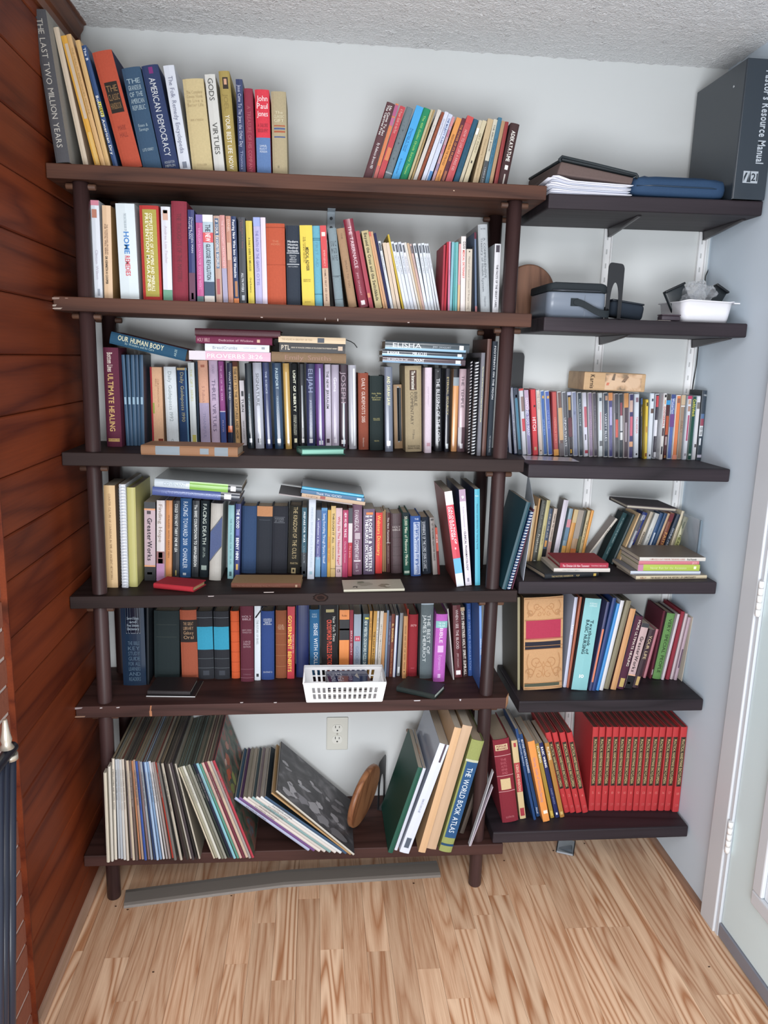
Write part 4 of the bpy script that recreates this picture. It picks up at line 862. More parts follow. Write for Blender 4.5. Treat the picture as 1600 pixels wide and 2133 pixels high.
row(R4, 'books standing on the fourth shelf', CO, fA(3), """
160 178 160 380 940|m|a8845c|thin light brown booklet next to the red dictionary
180 196 178 366 940|m|a08058|thin tan booklet
199 236 198 392 945|p|4c2424|dark maroon paperback with white script|T:The New Testament;.08;.5;e0d8d4;.42|T:MODERN ENGLISH VERSION;.55;.85;a89088;.25|#:.5;.505;d8d0cc
245 345 240 402 955|h|483438|dark brown ribbed leather bible|F:leather|T:HOLY/BIBLE;.2;.29;b0a4a0;.7;.5;h|#:.17;.175;30201f|#:.4;.405;30201f|#:.55;.555;30201f|#:.7;.705;30201f|#:.86;.865;30201f
360 420 348 392 972|h|1c4c40|dark green hardcover with script lettering|#:0;.1;202c30|T:50,000 Miles of Missionary Miracles;.06;.84;d4d8c0;.45|#:.93;.97;a8b8a8;.1;.9
428 520 422 425 982|h|2c5090|blue hardcover with a framed white title|#:.1;.97;c0cce0;.3;.92|#:.108;.962;2c5090;.36;.86|T:Gods Little Devotional Book on Success;.13;.95;dce4f0;.38;.6|T:THE;.03;.07;c8d4e8;.4;.6;h
534 614 512 436 962|h|1c2430|black hardcover with scuffed silver stripes|#:.06;.95;7c848c;.05;.14|#:.06;.95;68707c;.52;.57|T:EXPERIENCE OF THE LORD JOHN G LAKE;.08;.9;c8ccd4;.3;.35
632 674 600 440 968|p|8c8480|grey paperback with dark capitals|T:LET THE REDEEMED REDISCOVER CHARLES;.1;.75;3c3834;.4;.5;vb|#:.02;.05;3c3834;.2;.8
676 698 648 530 966|p|701c1c|maroon paperback with the letters PT IOB|#:.0;.5;b83c20|T:PT IOB;.15;.5;e0d0cc;.55;.5;vb|D:.12
850 920 735 200 1078|p|c8384c|thick red and white nursing handbook|S:7c3834|#:0;.14;d8dade|#:.86;1;d0d4dc|#:.7;.86;58a8d4|T:CALCULATION OF/DRUG DOSAGES;.16;.56;f0e4e8;.66;.5;vb|T:11;.58;.61;f0e4e8;.4;.5;h|D:.19
932 990 870 180 1068|p|d2cad6|white pharmacology textbook|S:1c2850|#:0;.12;a88ca4|T:9;.06;.1;f0f0f0;.5;.5;hb|T:Roachs Fundamentals of;.18;.42;a8a4b0;.26|T:CLINICAL PHARMACOLOGY;.43;.84;38343c;.3;.5;vb|#:.92;.96;908c98;.35;.65|D:.2
1020 1068 1015 175 1066|p|3ca4bc|turquoise textbook|S:182448|T:Nutrition and Nutrition for Nursing Study;.15;.85;2c4c70;.24;.5|T:J;.06;.12;c8dce4;.5|D:.2
1272 1312 1500 292 1095|p|1a4450|large dark teal cover leaning beyond the post|S:1a4450|Y:-.272|N:1|D:.2
1316 1342 1536 380 1108|s|1c4474|blue comb-bound booklet leaning beyond the post|C:c4ccd8|Y:-.272|D:.18
1344 1360 1548 360 1100|m|6c3c50|thin mauve magazine leaning beyond the post|Y:-.268|D:.18
""", dmul=.66)
g4 = 'books lying flat on the fourth shelf'
o1 = flat(CM, (580, 280, 1412, 345, 80), 'h', '4c5c94', 'glossy periwinkle hardcover lying under a green and white one', ['F:gloss', '#:.78;1;242a38', '#:.82;.9;f0f0f4;.2;.8', 'T:THE FUTURE AND RESTORATION;.1;.75;7c8cc0;.3'], -.2, dep=.17, rowname=R4, group=g4)
flat(CM, (600, 205, 1432, 262, 78), 'h', 'c0ccd4', 'glossy white and lime hardcover lying topmost', ['F:gloss', 'S:6c7070', '#:.4;.84;7cb040', '#:.84;1;1c2228', '#:.87;.93;f0f0f4;.2;.8', 'T:COVENANT;.1;.36;a0b0b8;.4'], -.2, dep=.19, on=o1, rowname=R4, group=g4)
o1 = flat(CN, (472, 238, 1195, 340, 12), 'm', 'b8b0b0', 'large thin pale magazine sagging under a small pile', ['S:6c6468'], -.17, dep=.15, rowname=R4, group=g4)
o2 = flat(CN, (697, 262, 1318, 325, 34), 'p', 'c0a488', 'cream paperback with a red seal lying flat', ['#:.29;.37;984038;.15;.9', 'T:Laughing;.07;.27;8c6c58;.45'], -.17, dep=.12, on=o1, rowname=R4, group=g4)
o3 = flat(CN, (690, 215, 1312, 275, 36), 'p', '4c7498', 'steel blue paperback with white script lying flat', ['T:Thank You,;.24;.46;d8dce4;.6;.5', 'T:GOD;.48;.64;c8d4dc;.6;.5', '#:.88;.95;c0c8d0;.2;.8'], -.17, dep=.13, on=o2, rowname=R4, group=g4)
flat(CN, (700, 160, 1305, 218, 30), 'h', '28a0c8', 'cyan hardcover with a grey cover, topmost of the small pile', ['F:gloss', 'S:68646a'], -.17, dep=.15, on=o3, rowname=R4, group=g4)
flat(CM, (593, 1172, 968, 1210, 52), 'h', 'b01c2c', 'small bright red hardcover lying at the front', ['S:a01c2c', 'P:b89464'], 'B', fA(3), dep=.075, rowname=R4, group=g4)
flat(CN, (8, 1155, 690, 1157, 50), 'h', '6c4030', 'slim brown book with a tan cover lying at the front', ['S:9c7c54', 'T:The Mystery and Daily King Prosperity;.08;.7;8c5c48;.35', '#:.92;.95;a88c70;.2;.7'], 'B', fA(3), dep=.085, rowname=R4, group=g4)
bk = flat((0, 0, 1), (716, 1234, 843, 1231.5, 5), 'm', 'b8b4a0', 'cream booklet with a faint ink sketch lying at the front', [], 'B', fA(3), dep=.095, rowname=R4, group=g4)
# --- fifth shelf
R5 = 'on the fifth shelf down'
row(R5, 'books standing on the fifth shelf', CQ, fA(4), """
140 322 112 62 718|h|1c2e44|huge navy study bible in a worn jacket|F:gloss|#:.02;.37;10182c;.2;.85|#:.03;.365;8c98a4;.22;.83|#:.035;.36;10182c;.225;.825|T:Sword Edges/and/Free Scholars/Dictionary;.16;.33;a0b0bc;.5;.53;h|T:THE BIBLE/KEY/STUDY/GUIDE/FOR ALL/LEARNERS/AND/READERS;.45;.95;4c6478;.5;.53;h|D:.2
326 345 318 60 712|m|141c24|thin black binding edge
386 586 380 126 662|h|1e2a2c|thick faded black-green hardcover|#:.2;.205;3c4440;.1;.9|#:.38;.385;3c4440;.1;.9|D:.15
604 735 585 120 668|h|9c4c30|rust hardcover with a black title panel|#:.14;.46;241e1e|T:THE GREAT/LIBRARY/Galaxy/Oral;.16;.42;a88460;.6;.5;h|D:.15
738 862 718 130 668|h|26282e|black hardcover with a cyan block|#:.225;.56;1c90b0|#:.09;.095;707880|#:.69;.695;60686c|#:.83;.835;60686c|#:.87;.94;3c4048;.3;.7
866 985 853 130 668|h|26282e|black hardcover with a cyan block|#:.225;.56;1c90b0|#:.09;.095;707880|#:.69;.695;60686c|#:.83;.835;60686c|#:.87;.94;3c4048;.3;.7
1000 1067 988 128 662|h|cc5218|vivid orange hardcover with ribs|#:.15;.156;a03c10|#:.3;.306;a03c10|#:.45;.456;a03c10|#:.6;.606;a03c10|#:.75;.756;a03c10|#:.9;.906;a03c10
1073 1176 1066 85 688|h|5c2434|maroon large-print bible|T:HOLY/BIBLE;.12;.19;b89ca4;.7;.5;h|T:NEW LIVING/TRANSLATION;.3;.36;a88890;.7;.5;h|T:LARGE/PRINT/EDITION;.45;.55;a88890;.55;.5;h|#:.83;.834;8c5c68|#:.945;.95;8c5c68|T:TYNDALE;.89;.91;8c5c68;.6;.5;h
1182 1230 1180 78 677|p|ccd4dc|white paperback, black ribbon over its top|T:THE FUTURE OF ISRAEL;.2;.52;90989c;.35|#:.91;.95;202428;.3;.7
1236 1338 1233 128 672|h|28427c|royal blue hardcover with white small type|T:UNGERS/COMPANION/BIBLE/DICTIONARY;.1;.2;d0d8e4;.65;.5;h|T:DON STEWART CO;.87;.9;c0c8d8;.7;.5;h
1350 1436 1348 122 660|h|844828|chestnut brown ribbed hardcover|T:OUR/REDEEMERS/THRONE;.2;.28;c8a080;.6;.5;h|#:.34;.345;a06c44|#:.5;.505;a06c44|#:.66;.665;a06c44|#:.82;.825;a06c44
1440 1498 1443 92 664|p|b42030|red paperback with bold yellow capitals|T:GOVERNMENT BENEFITS;.12;.9;e8c434;.5;.35;vb|T:PEOPLES GUIDE TO;.38;.64;e0b0b0;.2;.8
""", dmul=.7)
row(R5, 'books standing on the fifth shelf', CR, fA(4), """
62 156 62 108 660|h|1c2858|broad navy blue binder|F:plastic|D:.18
166 240 162 147 655|h|24608c|blue hardcover with white capitals|T:SENSE WITH DOLLARS;.2;.94;dce0e4;.4;.62|T:CHARLES/RUDE;.05;.12;a0bccc;.5;.5;h
256 376 250 112 660|h|262426|black taped hardcover with orange capitals|T:CROSSWORD PUZZLE DICTIONARY;.2;.95;e0482c;.3;.5;vb|T:New York Times;.16;.5;c8c8c0;.18;.8|#:.06;.1;a89c6c;.3;.8
386 460 390 150 660|p|e08434|bright orange paperback with a black block|#:.14;.44;1c1c20|#:.27;.295;b8b8b8|T:Rodeo;.06;.1;6c3c10;.5;.5;h
463 490 468 150 660|p|8c2438|thin crimson paperback|T:BRICKS SENTRY;.3;.9;e0b8c0;.5
494 548 500 182 662|p|8c98a8|blue-grey paperback with a pink circle|#:.34;.42;b83c58;.1;.9|T:25;.36;.4;f0e0e4;.5;.5;h|T:GOOD;.5;.9;70809c;.4
552 597 570 180 664|p|344c58|slate green paperback with a yellow tag|#:.05;.08;d0c42c;.3;.95|T:NEW WEBSTERS CROSSWORD PUZZLE DICTIONARY;.1;.95;c8d4d0;.5;.5;vb
600 620 620 157 665|m|cc9440|thin amber booklet|T:LIFE AND HOLINESS;.1;.9;6c4c20;.5
622 648 650 157 665|p|b88830|golden paperback with dark lettering|T:THE LAST IN POWER;.3;.8;5c4018;.5;.5;vb
650 668 675 157 665|m|cccac8|thin white booklet with small type|T:THE HEAD OF THE BODY;.1;.9;807c78;.5
670 696 700 157 662|p|c8c0b4|off-white paperback with grey capitals|T:HEAVENLY MIRACLES NOW;.2;.9;807870;.4
698 722 726 170 660|m|b88450|caramel booklet
724 742 748 152 658|m|7c90a8|thin steel blue booklet
743 762 766 192 656|m|544858|dusky purple booklet|T:KNOW WHERE YOU ARE;.1;.8;a09cb0;.4
765 790 785 180 656|p|703424|reddish brown paperback with yellow capitals|T:EL SHADDAI;.15;.5;e4c070;.5;.5;vb|T:The God more Than Enough;.55;.95;d09c58;.35
793 814 818 190 658|m|ccd0dc|white booklet with a navy edge|#:0;1;2c3468;.75;1
822 846 850 172 650|p|84888c|pewter grey booklet|#:.85;.95;d0d4d8;.2;.8
860 893 875 196 667|p|b8844c|tan paperback with brown capitals|T:GOOD ARE OUT OF GOD  Home;.15;.85;6c4828;.4|#:.88;.9;4c3018;.35;.6
895 904 905 142 655|m|d04830|thin vermilion booklet
906 975 918 184 652|h|8c1c28|dark red yearbook stamped 1979|T:1979;.15;.2;d8a0a0;.6;.5;h|#:.86;.87;b04858;.3;.7
997 1090 1010 98 670|h|5c686c|grey-green hardcover with widely spaced capitals|T:THE BEST OF/JAMES HERRIOT;.15;.84;c8d0d0;.66;.5;v|#:0;.02;a0b0bc|D:.17
1093 1185 1118 182 695|h|b458b4|orchid pink bible with a mint band|#:.1;.2;7cb4b4|T:THE ONE/YEAR;.11;.19;d8e8e8;.6;.5;h|T:BIBLE;.2;.42;f0dcf0;.3;.5;v|T:Expressions;.6;.82;d8a0dc;.3|#:.46;.56;d8b0dc;.25;.75|#:.88;.94;d8b0dc;.35;.6
1250 1260 1206 140 678|m|ccc8c4|white booklet standing open at a slant
1262 1320 1247 115 662|p|5c1c24|deep maroon paperback with white capitals|T:WHEN I SEE THE BLOOD;.06;.6;d8c4c4;.36|T:JIMMY SWAGGART;.66;.86;c0a0a0;.24|#:.9;.96;f0e8e8;.2;.8
1326 1360 1302 130 655|p|3c2424|dark brown paperback with cream condensed capitals|T:GIFTS MINISTRIES HOLY SPIRIT SUMRALL;.05;.97;dcd4c8;.6;.5;vb|#:0;.05;b09878
1366 1398 1353 100 650|h|2c5090|cobalt hardcover with ghostly capitals|T:CHIEF WINDLIFE RODALBATION;.08;.97;7c94c0;.5;.5|D:.14
1418 1446 1411 118 776|p|6c9ce0|light blue paperback standing farthest forward|S:3c64a8|T:CHURCH SIGNS;.38;.66;dce8f8;.5;.5;vb|T:MICHAEL WHITE;.72;.95;4868a8;.3|Y:-.232|D:.16
""", dmul=.66)
g5 = 'books lying flat on the fifth shelf'
o1 = flat(CQ, (322, 810, 710, 815, 10), 'm', 'c4c4c4', 'thin booklet lying beneath a black bible', ['S:1c1a1c'], 'B', fA(4), dep=.11, rowname=R5, group=g5)
flat(CQ, (332, 798, 672, 803, 40), 'h', '262022', 'small black bible lying on a thin booklet', ['F:leather', 'P:b8b0a4'], 'B', fA(4), dep=.1, rowname=R5, group=g5, lift=.007)
flat(CR, (820, 768, 1108, 832, 42), 'h', '1e2826', 'small black leather bible lying askew at the front', ['F:leather', 'P:b8c0b8'], 'B', fA(4), dep=.085, rowname=R5, group=g5)
# --- records and big books on the bottom shelf
R6 = 'on the bottom shelf'
RC = 'd8d0c0 c4cad0 b8c0c8 d0d0cc c8beb0 8c7c7c c8b8a0 6c5c58 c08058 b49884 3454a0 8c7478 98a0a8 2c4068 9cb8d8 7c9cc0 ccccd0 a8a4a4 9c8c88 c03828 6c6864 3c3a38 b0a898 4c3c3c 342e2c c8c0b4 40383c 2e2a28 bcb4a4'.split()
nl = len(RC); lines = []
DN = {'d8d0c0': 'cream', 'c4cad0': 'pale grey', 'b8c0c8': 'pale blue-grey', 'd0d0cc': 'off-white', 'c8beb0': 'stone', '8c7c7c': 'mauve-grey', 'c8b8a0': 'buff', '6c5c58': 'umber', 'c08058': 'orange', 'b49884': 'sand', '3454a0': 'cobalt blue', '8c7478': 'dusky mauve', '98a0a8': 'grey', '2c4068': 'dark navy', '9cb8d8': 'sky blue', '7c9cc0': 'denim blue', 'ccccd0': 'white', 'a8a4a4': 'ash grey', '9c8c88': 'taupe', 'c03828': 'red', '6c6864': 'dim grey', '3c3a38': 'black', 'b0a898': 'putty', '4c3c3c': 'dark brown', '342e2c': 'worn black', 'c8c0b4': 'ivory', '40383c': 'aubergine', '2e2a28': 'sooty black', 'bcb4a4': 'oatmeal',
 'ccc0a8': 'cream', 'a09c84': 'sage', 'c8c8bc': 'white', '6c6c5c': 'olive-grey', '8c8c80': 'grey', '2c3430': 'bottle black', '24283c': 'ink blue', '7cb4c4': 'sky blue', '4c8c78': 'sea green', 'c8a498': 'pink', '6c2c3c': 'burgundy', 'c8b098': 'cream', '98908c': 'taupe', 'a83040': 'crimson', 'a4acc8': 'pale violet', '6c4880': 'purple', 'd0c8c0': 'ivory', 'c4bcb4': 'bone', '7c9c9c': 'grey-teal', 'cfcac4': 'white', '34506c': 'navy', 'b08c5c': 'kraft brown', 'ccd0d0': 'white'}
rng = random.Random(3)
def rsl(c): return f"{c}|{DN[c]} record sleeve"
for q, c in enumerate(RC):
    a = q/(nl-1)
    xb = 205+(1130-205)*a; xt = 172+(860-172)*(a**.96); yt = 596+55*a+rng.uniform(-9, 9); yb = 1716-8*a+rng.uniform(-16, 12)
    lines.append(f"{xb:.0f} {xb+29:.0f} {xt:.0f} {yt:.0f} {yb:.0f}|l|{rsl(c)}|D:.298|S:{rng.choice(['8c8474', '5c5448', '3c3834', '746c5c', c])}|P:{rng.choice(['6c6454', 'a0947c', '544c40', '3c3834', '8c7c60', '6c4030', '7c8078'])}|T:STEREO HYMNS AND GOSPEL SONGS;.1;.9;{rng.choice(['6c6864', '3c3a38', 'a8a49c'])};.5")
lines = ["118 150 80 750 1745|l|ccc4b0|crumpled cream paper sleeve, outermost on the left|F:matte|D:.027", "165 192 128 680 1735|l|ccc8bc|bulging off-white sleeve beside the crumpled one|F:matte|D:.027"]+lines
row(R6, 'record sleeves in the left pack of the bottom shelf', CT, fA(5), '\n'.join(lines), gap=.0003)
R2c = 'ccc0a8 a09c84 c8c8bc 6c6c5c 8c8c80 2c3430 24283c 7cb4c4 4c8c78 c8a498 6c2c3c c8b098 98908c a83040'.split()
lines = []
for q, c in enumerate(R2c):
    a = q/(len(R2c)-1); w = 30
    xb = 1292+(1730-1292)*a; xt = 893+(1290-893)*a; yt = 690-70*a+rng.uniform(-6, 6); yb = 1706-12*a+rng.uniform(-8, 10)
    lines.append(f"{xb:.0f} {xb+w:.0f} {xt:.0f} {yt:.0f} {yb:.0f}|l|{rsl(c)}|D:.296|S:{rng.choice(['7c7868', '4c4840', c])}|P:{rng.choice(['6c6454', 'a0947c', '4c5448', '3c3834', '5c7068'])}|T:SACRED SONGS IN STEREO;.1;.9;8c8880;.5")
row(R6, 'record sleeves in the middle pack of the bottom shelf', CT, fA(5), '\n'.join(lines), gap=.0003)
# picture on the face of the last sleeve of this pack and on the sleeve lying open to view are separate builds below
R3c = 'a4acc8 6c4880 d0c8c0 c4bcb4 7c9c9c cfcac4 ccd0d0 34506c'.split()
lines = []
for q, c in enumerate(R3c):
    a = q/(len(R3c)-1)
    xb = 985+(1330-985)*a; xt = 300+(575-300)*a; yt = 868-10*a; yb = 1350+30*a
    lines.append(f"{xb:.0f} {xb+44:.0f} {xt:.0f} {yt:.0f} {yb:.0f}|l|{rsl(c)}|D:.285{'|N:1' if q == 0 else ''}|S:{['2c4c64', '4c2c54', '8c8474', 'a09484', '3c4c50', '7c6c70', '9c948c', '1c2830'][q]}|T:FAVORITE HYMNS;.15;.6;5c5858;.5")
row(R6, 'record sleeves slumped to the left on the bottom shelf', CU, fA(5), '\n'.join(lines), gap=.0003)
row(R6, 'record sleeves slumped to the left on the bottom shelf', CU, fA(5), """
1372 1398 640 818 1386|l|b08c5c|kraft brown paper sleeve under the picture sleeve|F:matte|D:.28
1402 1432 682 800 1390|l|bcb8ac|slumped sleeve showing a black and white painting of figures|S:4c4a4c|D:.285
""", gap=.0003)
g6 = 'big books on the bottom shelf'
row(R6, g6, CV, fA(5), """
338 388 656 692 1592|p|0c5040|dark green glossy folder leaning against the white sheets|S:0c4438|D:.235|N:1
404 438 706 700 1562|p|d0d4e0|thin white folder behind the green one|D:.24
450 556 880 440 1600|p|ccd4e4|white glossy magazine showing a small sketched figure|F:gloss|S:8c94a4|D:.26|#:.86;.95;4c5868;.25;.75|#:.0;.16;4c404c;.55;.75|T:lorem of a story as told;.5;.62;8c98ac;.3
618 728 1002 268 1590|p|cca478|tall peach-tan cardboard volume|S:b08c64|D:.27
736 840 1120 250 1556|p|c0a080|tall tan volume beside the atlas|S:a08464|D:.27
865 1000 1215 402 1590|h|8c9450|olive and blue world atlas|S:68703c|#:.19;.87;24507c;.12;1|#:.17;.19;b8bca0|#:.925;.945;1c4468|T:THE WORLD BOOK ATLAS;.24;.82;d8e4ec;.44;.52;v|D:.22
1006 1050 1330 660 1620|p|4c4038|dark brown folder beside the post|Y:-.224|D:.17
1056 1072 1350 742 1660|m|c8c8d0|white envelope leaning by the front post|Y:-.286|D:.017
1074 1090 1362 900 1665|m|c0b4c0|mauve-white pamphlet leaning by the front post|Y:-.286|D:.017
""", gap=.0006)
# --- right unit
RD = 'in the film case row'
row(RD, 'film cases on the third wall shelf', CK, fC(2), """
130 178 82 520 1330|d|9ca0b0|grey film case half hidden behind the post|S:283058|N:1
204 250 145 445 1335|d|a0a4b4|silver-grey film case leaning left|S:283058|T:HOLY SPIRIT TODAY;.4;.9;5c606c;.4
262 312 195 458 1382|d|44809c|blue film case with a dark foot|S:9cb0c0|#:0;.15;3c4458|#:.92;1;303c4c|#:.1;.14;a87870;.3;.8
322 385 268 468 1386|d|ccccd4|white film case with a red block|#:0;.03;c83838|#:.12;.34;8c7470;.35;.95|#:.45;.64;c84450;.3;.95|S:a8b0bc
392 450 343 488 1388|d|8c84b0|lavender film case with white type|S:d0d0d8|#:0;.3;b89cb8|T:DIAMOND TOO MANY;.12;.7;e4e4f0;.6
466 545 426 474 1395|d|cc3038|bright red film case with a white title|S:9c2430|T:HITCH;.42;.62;f0e4e4;.6;.5;v|#:.24;.27;2c1c20;.5;.8|#:.87;.92;c09870;.3;.7
554 610 508 490 1390|d|ccbcb0|cream film case with grey capitals|S:d0d4d8|T:THE CLASSIC;.05;.3;a09890;.6|#:.92;.94;5c4838;.3;.6
616 668 568 494 1386|d|3c64a4|mid blue film case with a gold dot|S:d0d8e0|#:.08;.12;c89c50;.4;.9|T:LITTLE BEAR;.45;.7;8ca8d4;.35
680 742 630 498 1388|d|4c64ac|indigo film case with a gold dot|S:d0d8e0|#:.08;.12;c89c50;.4;.9|T:LITTLE BEAR;.3;.8;8ca0d4;.35
752 826 720 508 1396|d|b84c48|coral red film case with an orange foot|S:8c3038|#:.9;1;e09c40|T:CINDERELLA STORY;.4;.8;d88c80;.4
846 900 805 508 1402|d|6c5450|brown film case with a tan middle|S:c8c8c8|#:.25;.75;c09c70|#:.8;1;6c6468
906 960 870 512 1404|d|5c5c64|smoke grey film case|S:c0c4c8|T:UNFORTUNATE;.4;.85;d8dce0;.5;.5;v
972 1025 940 515 1395|d|30242c|black film case with gold pictures|S:a8acb4|#:0;.05;b0b4cc|#:.08;.28;a88440;.2;.8|#:.4;.7;5c2c38|#:.9;.96;c89c30;.3;.7
1034 1094 1007 510 1400|d|7c84a0|slate film case|S:c8ccd4|T:GIFT;.3;.36;505878;.4;.5;h
1110 1165 1085 517 1404|d|303c48|charcoal film case with pale capitals|S:c4c8cc|T:WALKER REZONE;.1;.55;b0bcc4;.4;.5
1178 1238 1150 520 1408|d|c4c4d4|white film case with red lettering|S:c4c8cc|#:.22;.54;b45464;.3;.9|#:.65;.74;4c4854;.3;.6|#:.9;.95;a83c4c;.2;.9
1248 1304 1230 520 1410|d|84708c|dusky violet film case|S:c8c8cc|T:YESTERDAY MAID;.3;.7;a88c9c;.5
1314 1365 1293 522 1408|d|504c58|dim grey film case|S:b8b0b0|T:THE CATALANS;.2;.6;7c7884;.4
1374 1440 1367 522 1412|d|c4ccd0|white film case with red letters|S:9ca0a4|#:.08;.13;4c5868;.3;.8|#:.3;.58;c8949c;.4;.7|#:.75;.83;4c5058;.3;.85
1452 1512 1445 522 1414|d|344050|dark slate film case with white capitals|S:c0c4c8|#:.05;.12;b89078;.4;1|T:VARSITY BLUES;.32;.75;d4d8e0;.5;.5;v
1520 1578 1514 525 1416|d|4c4c80|indigo film case with an orange top|S:c0c4c8|#:0;.12;d88c48|#:.22;.5;a8a4cc;.3;.8
""", dmul=.72, dmax=.135)
row(RD, 'film cases on the third wall shelf', CL, fC(2), """
108 160 108 342 1108|d|34343c|black film case with a red block|S:b8b8bc|#:.4;.68;c04838;.2;.9|#:.02;.3;44444c
167 216 166 344 1108|d|343c44|charcoal film case with white blocks|S:a8acb0|#:.14;.34;8c4450;.3;.8|#:.34;.58;b8b8bc;.3;.9|#:.6;.72;d0d0d0;.3;.9
222 274 228 340 1108|d|50444c|brown-black film case with an orange top|S:c0b8b8|#:0;.22;c88c4c|#:.45;.75;9c9098;.3;.7
281 332 293 347 1112|d|44406c|violet film case with cartoonish pink blots|S:b8b4c0|#:.1;.28;c4a498;.1;.8|#:.35;.65;c86478;.2;.8|#:.74;.82;d8a078;.1;.9
340 402 350 347 1106|d|ccd2dc|white film case with a red title|S:b0b8c4|#:.06;.13;8c6c7c;.3;.8|T:TALLADEGA;.36;.62;c85058;.4;.55;v|#:.93;.96;383840;.4;.7
408 441 412 400 1112|d|282c34|black film case, shorter, with a blue disc|S:14161c|#:0;.1;2c5080|T:Young Guns;.14;.6;d0b448;.5;.5;v
444 497 463 413 1120|d|d4b410|short yellow film case|S:b89c10|#:.05;.11;3c3010;.3;.8|#:.45;.55;b07820;.3;.7|#:.9;.96;8c5020;.2;.8
500 553 540 341 1120|d|ccd2da|ice-white film case with a portrait|S:b4c4d0|#:.08;.12;3c4454;.4;.8|#:.23;.3;5c4840;.3;.9|#:.93;.96;2c2c34;.4;.7
560 608 605 347 1114|d|383440|black film case with a red streak|S:c8ccd4|#:.03;.2;c03c44;.2;.8|#:.4;.65;d4d4dc;.1;.8|#:.9;.98;d0d0d8;.3;.9
612 680 668 339 1126|d|d0ccc8|white film case with red vertical capitals|S:c0c0c4|#:.02;.06;2c2c30;.3;.8|#:.1;.16;c89c78;.35;.75|T:DODGEBALL;.2;.5;b43844;.5;.5;vb|#:.52;.64;54464c;.2;.8|#:.8;.92;34343c;.3;.7
685 732 737 352 1122|d|502c30|chocolate film case with a cyan band|S:1c1c20|#:0;.08;484440|#:.09;.16;2c90c8|#:.33;.62;b0502c;.2;.9|#:.65;.78;a08c8c;.3;.8|#:.94;.98;a87840;.35;.7
738 788 795 354 1120|d|5068a8|blue and purple film case|S:c4ccd8|#:.3;.5;6c4484|#:0;.06;3c4c84|T:Waterfest;.06;.3;dce0ec;.6;.5;v
792 850 852 362 1124|d|d8783c|orange film case|S:dcd8d4|#:.05;.12;8c5c4c;.2;.8|#:.93;1;e08c70
857 905 915 362 1122|d|98806c|khaki film case|S:b8b0a4|#:0;.15;c0a888|#:.16;.18;d8d4d0|T:DAILY;.4;.7;7c6450;.5
910 972 978 370 1128|d|ccccd4|white film case with a magenta top|S:b0bcc8|#:0;.05;b83460|#:.06;.13;c09c84;.2;.8|#:.16;.24;a88474;.2;.8|#:.3;.7;a84c6c;.35;.75|#:.9;.94;8c8890;.3;.7
980 1026 1050 372 1132|d|14483c|dark green film case with yellow script|S:707c78|T:Caddyshack;.05;.32;c8c444;.7;.5;vb|#:.9;.93;a8b8b4;.2;.8
1028 1080 1095 370 1132|d|ccccd0|off-white film case with tiny portraits|S:9ca8b4|#:.1;.2;74706c;.2;.9|#:.75;.8;4c4448;.4;.8
1092 1190 1166 308 1136|h|303c48|large black boxed set at the end|F:plastic|S:20262c|#:.0;1;8c9498;0;.03|#:.33;.4;4c6890;.1;.75|#:.4;.5;8c3c50;.1;.75|#:.5;.65;c0c4c8;.05;.7|T:HUGH/LIFE;.51;.64;34383c;.5;.38;h|#:.68;.78;d0d4d8;.2;.5|#:.92;.96;c0bcd0;.05;.9|T:F RIBBLE;.05;.08;c8ccd0;.7;.55;h
""", dmul=.72, dmax=.135)
RE = 'on the fourth wall shelf'
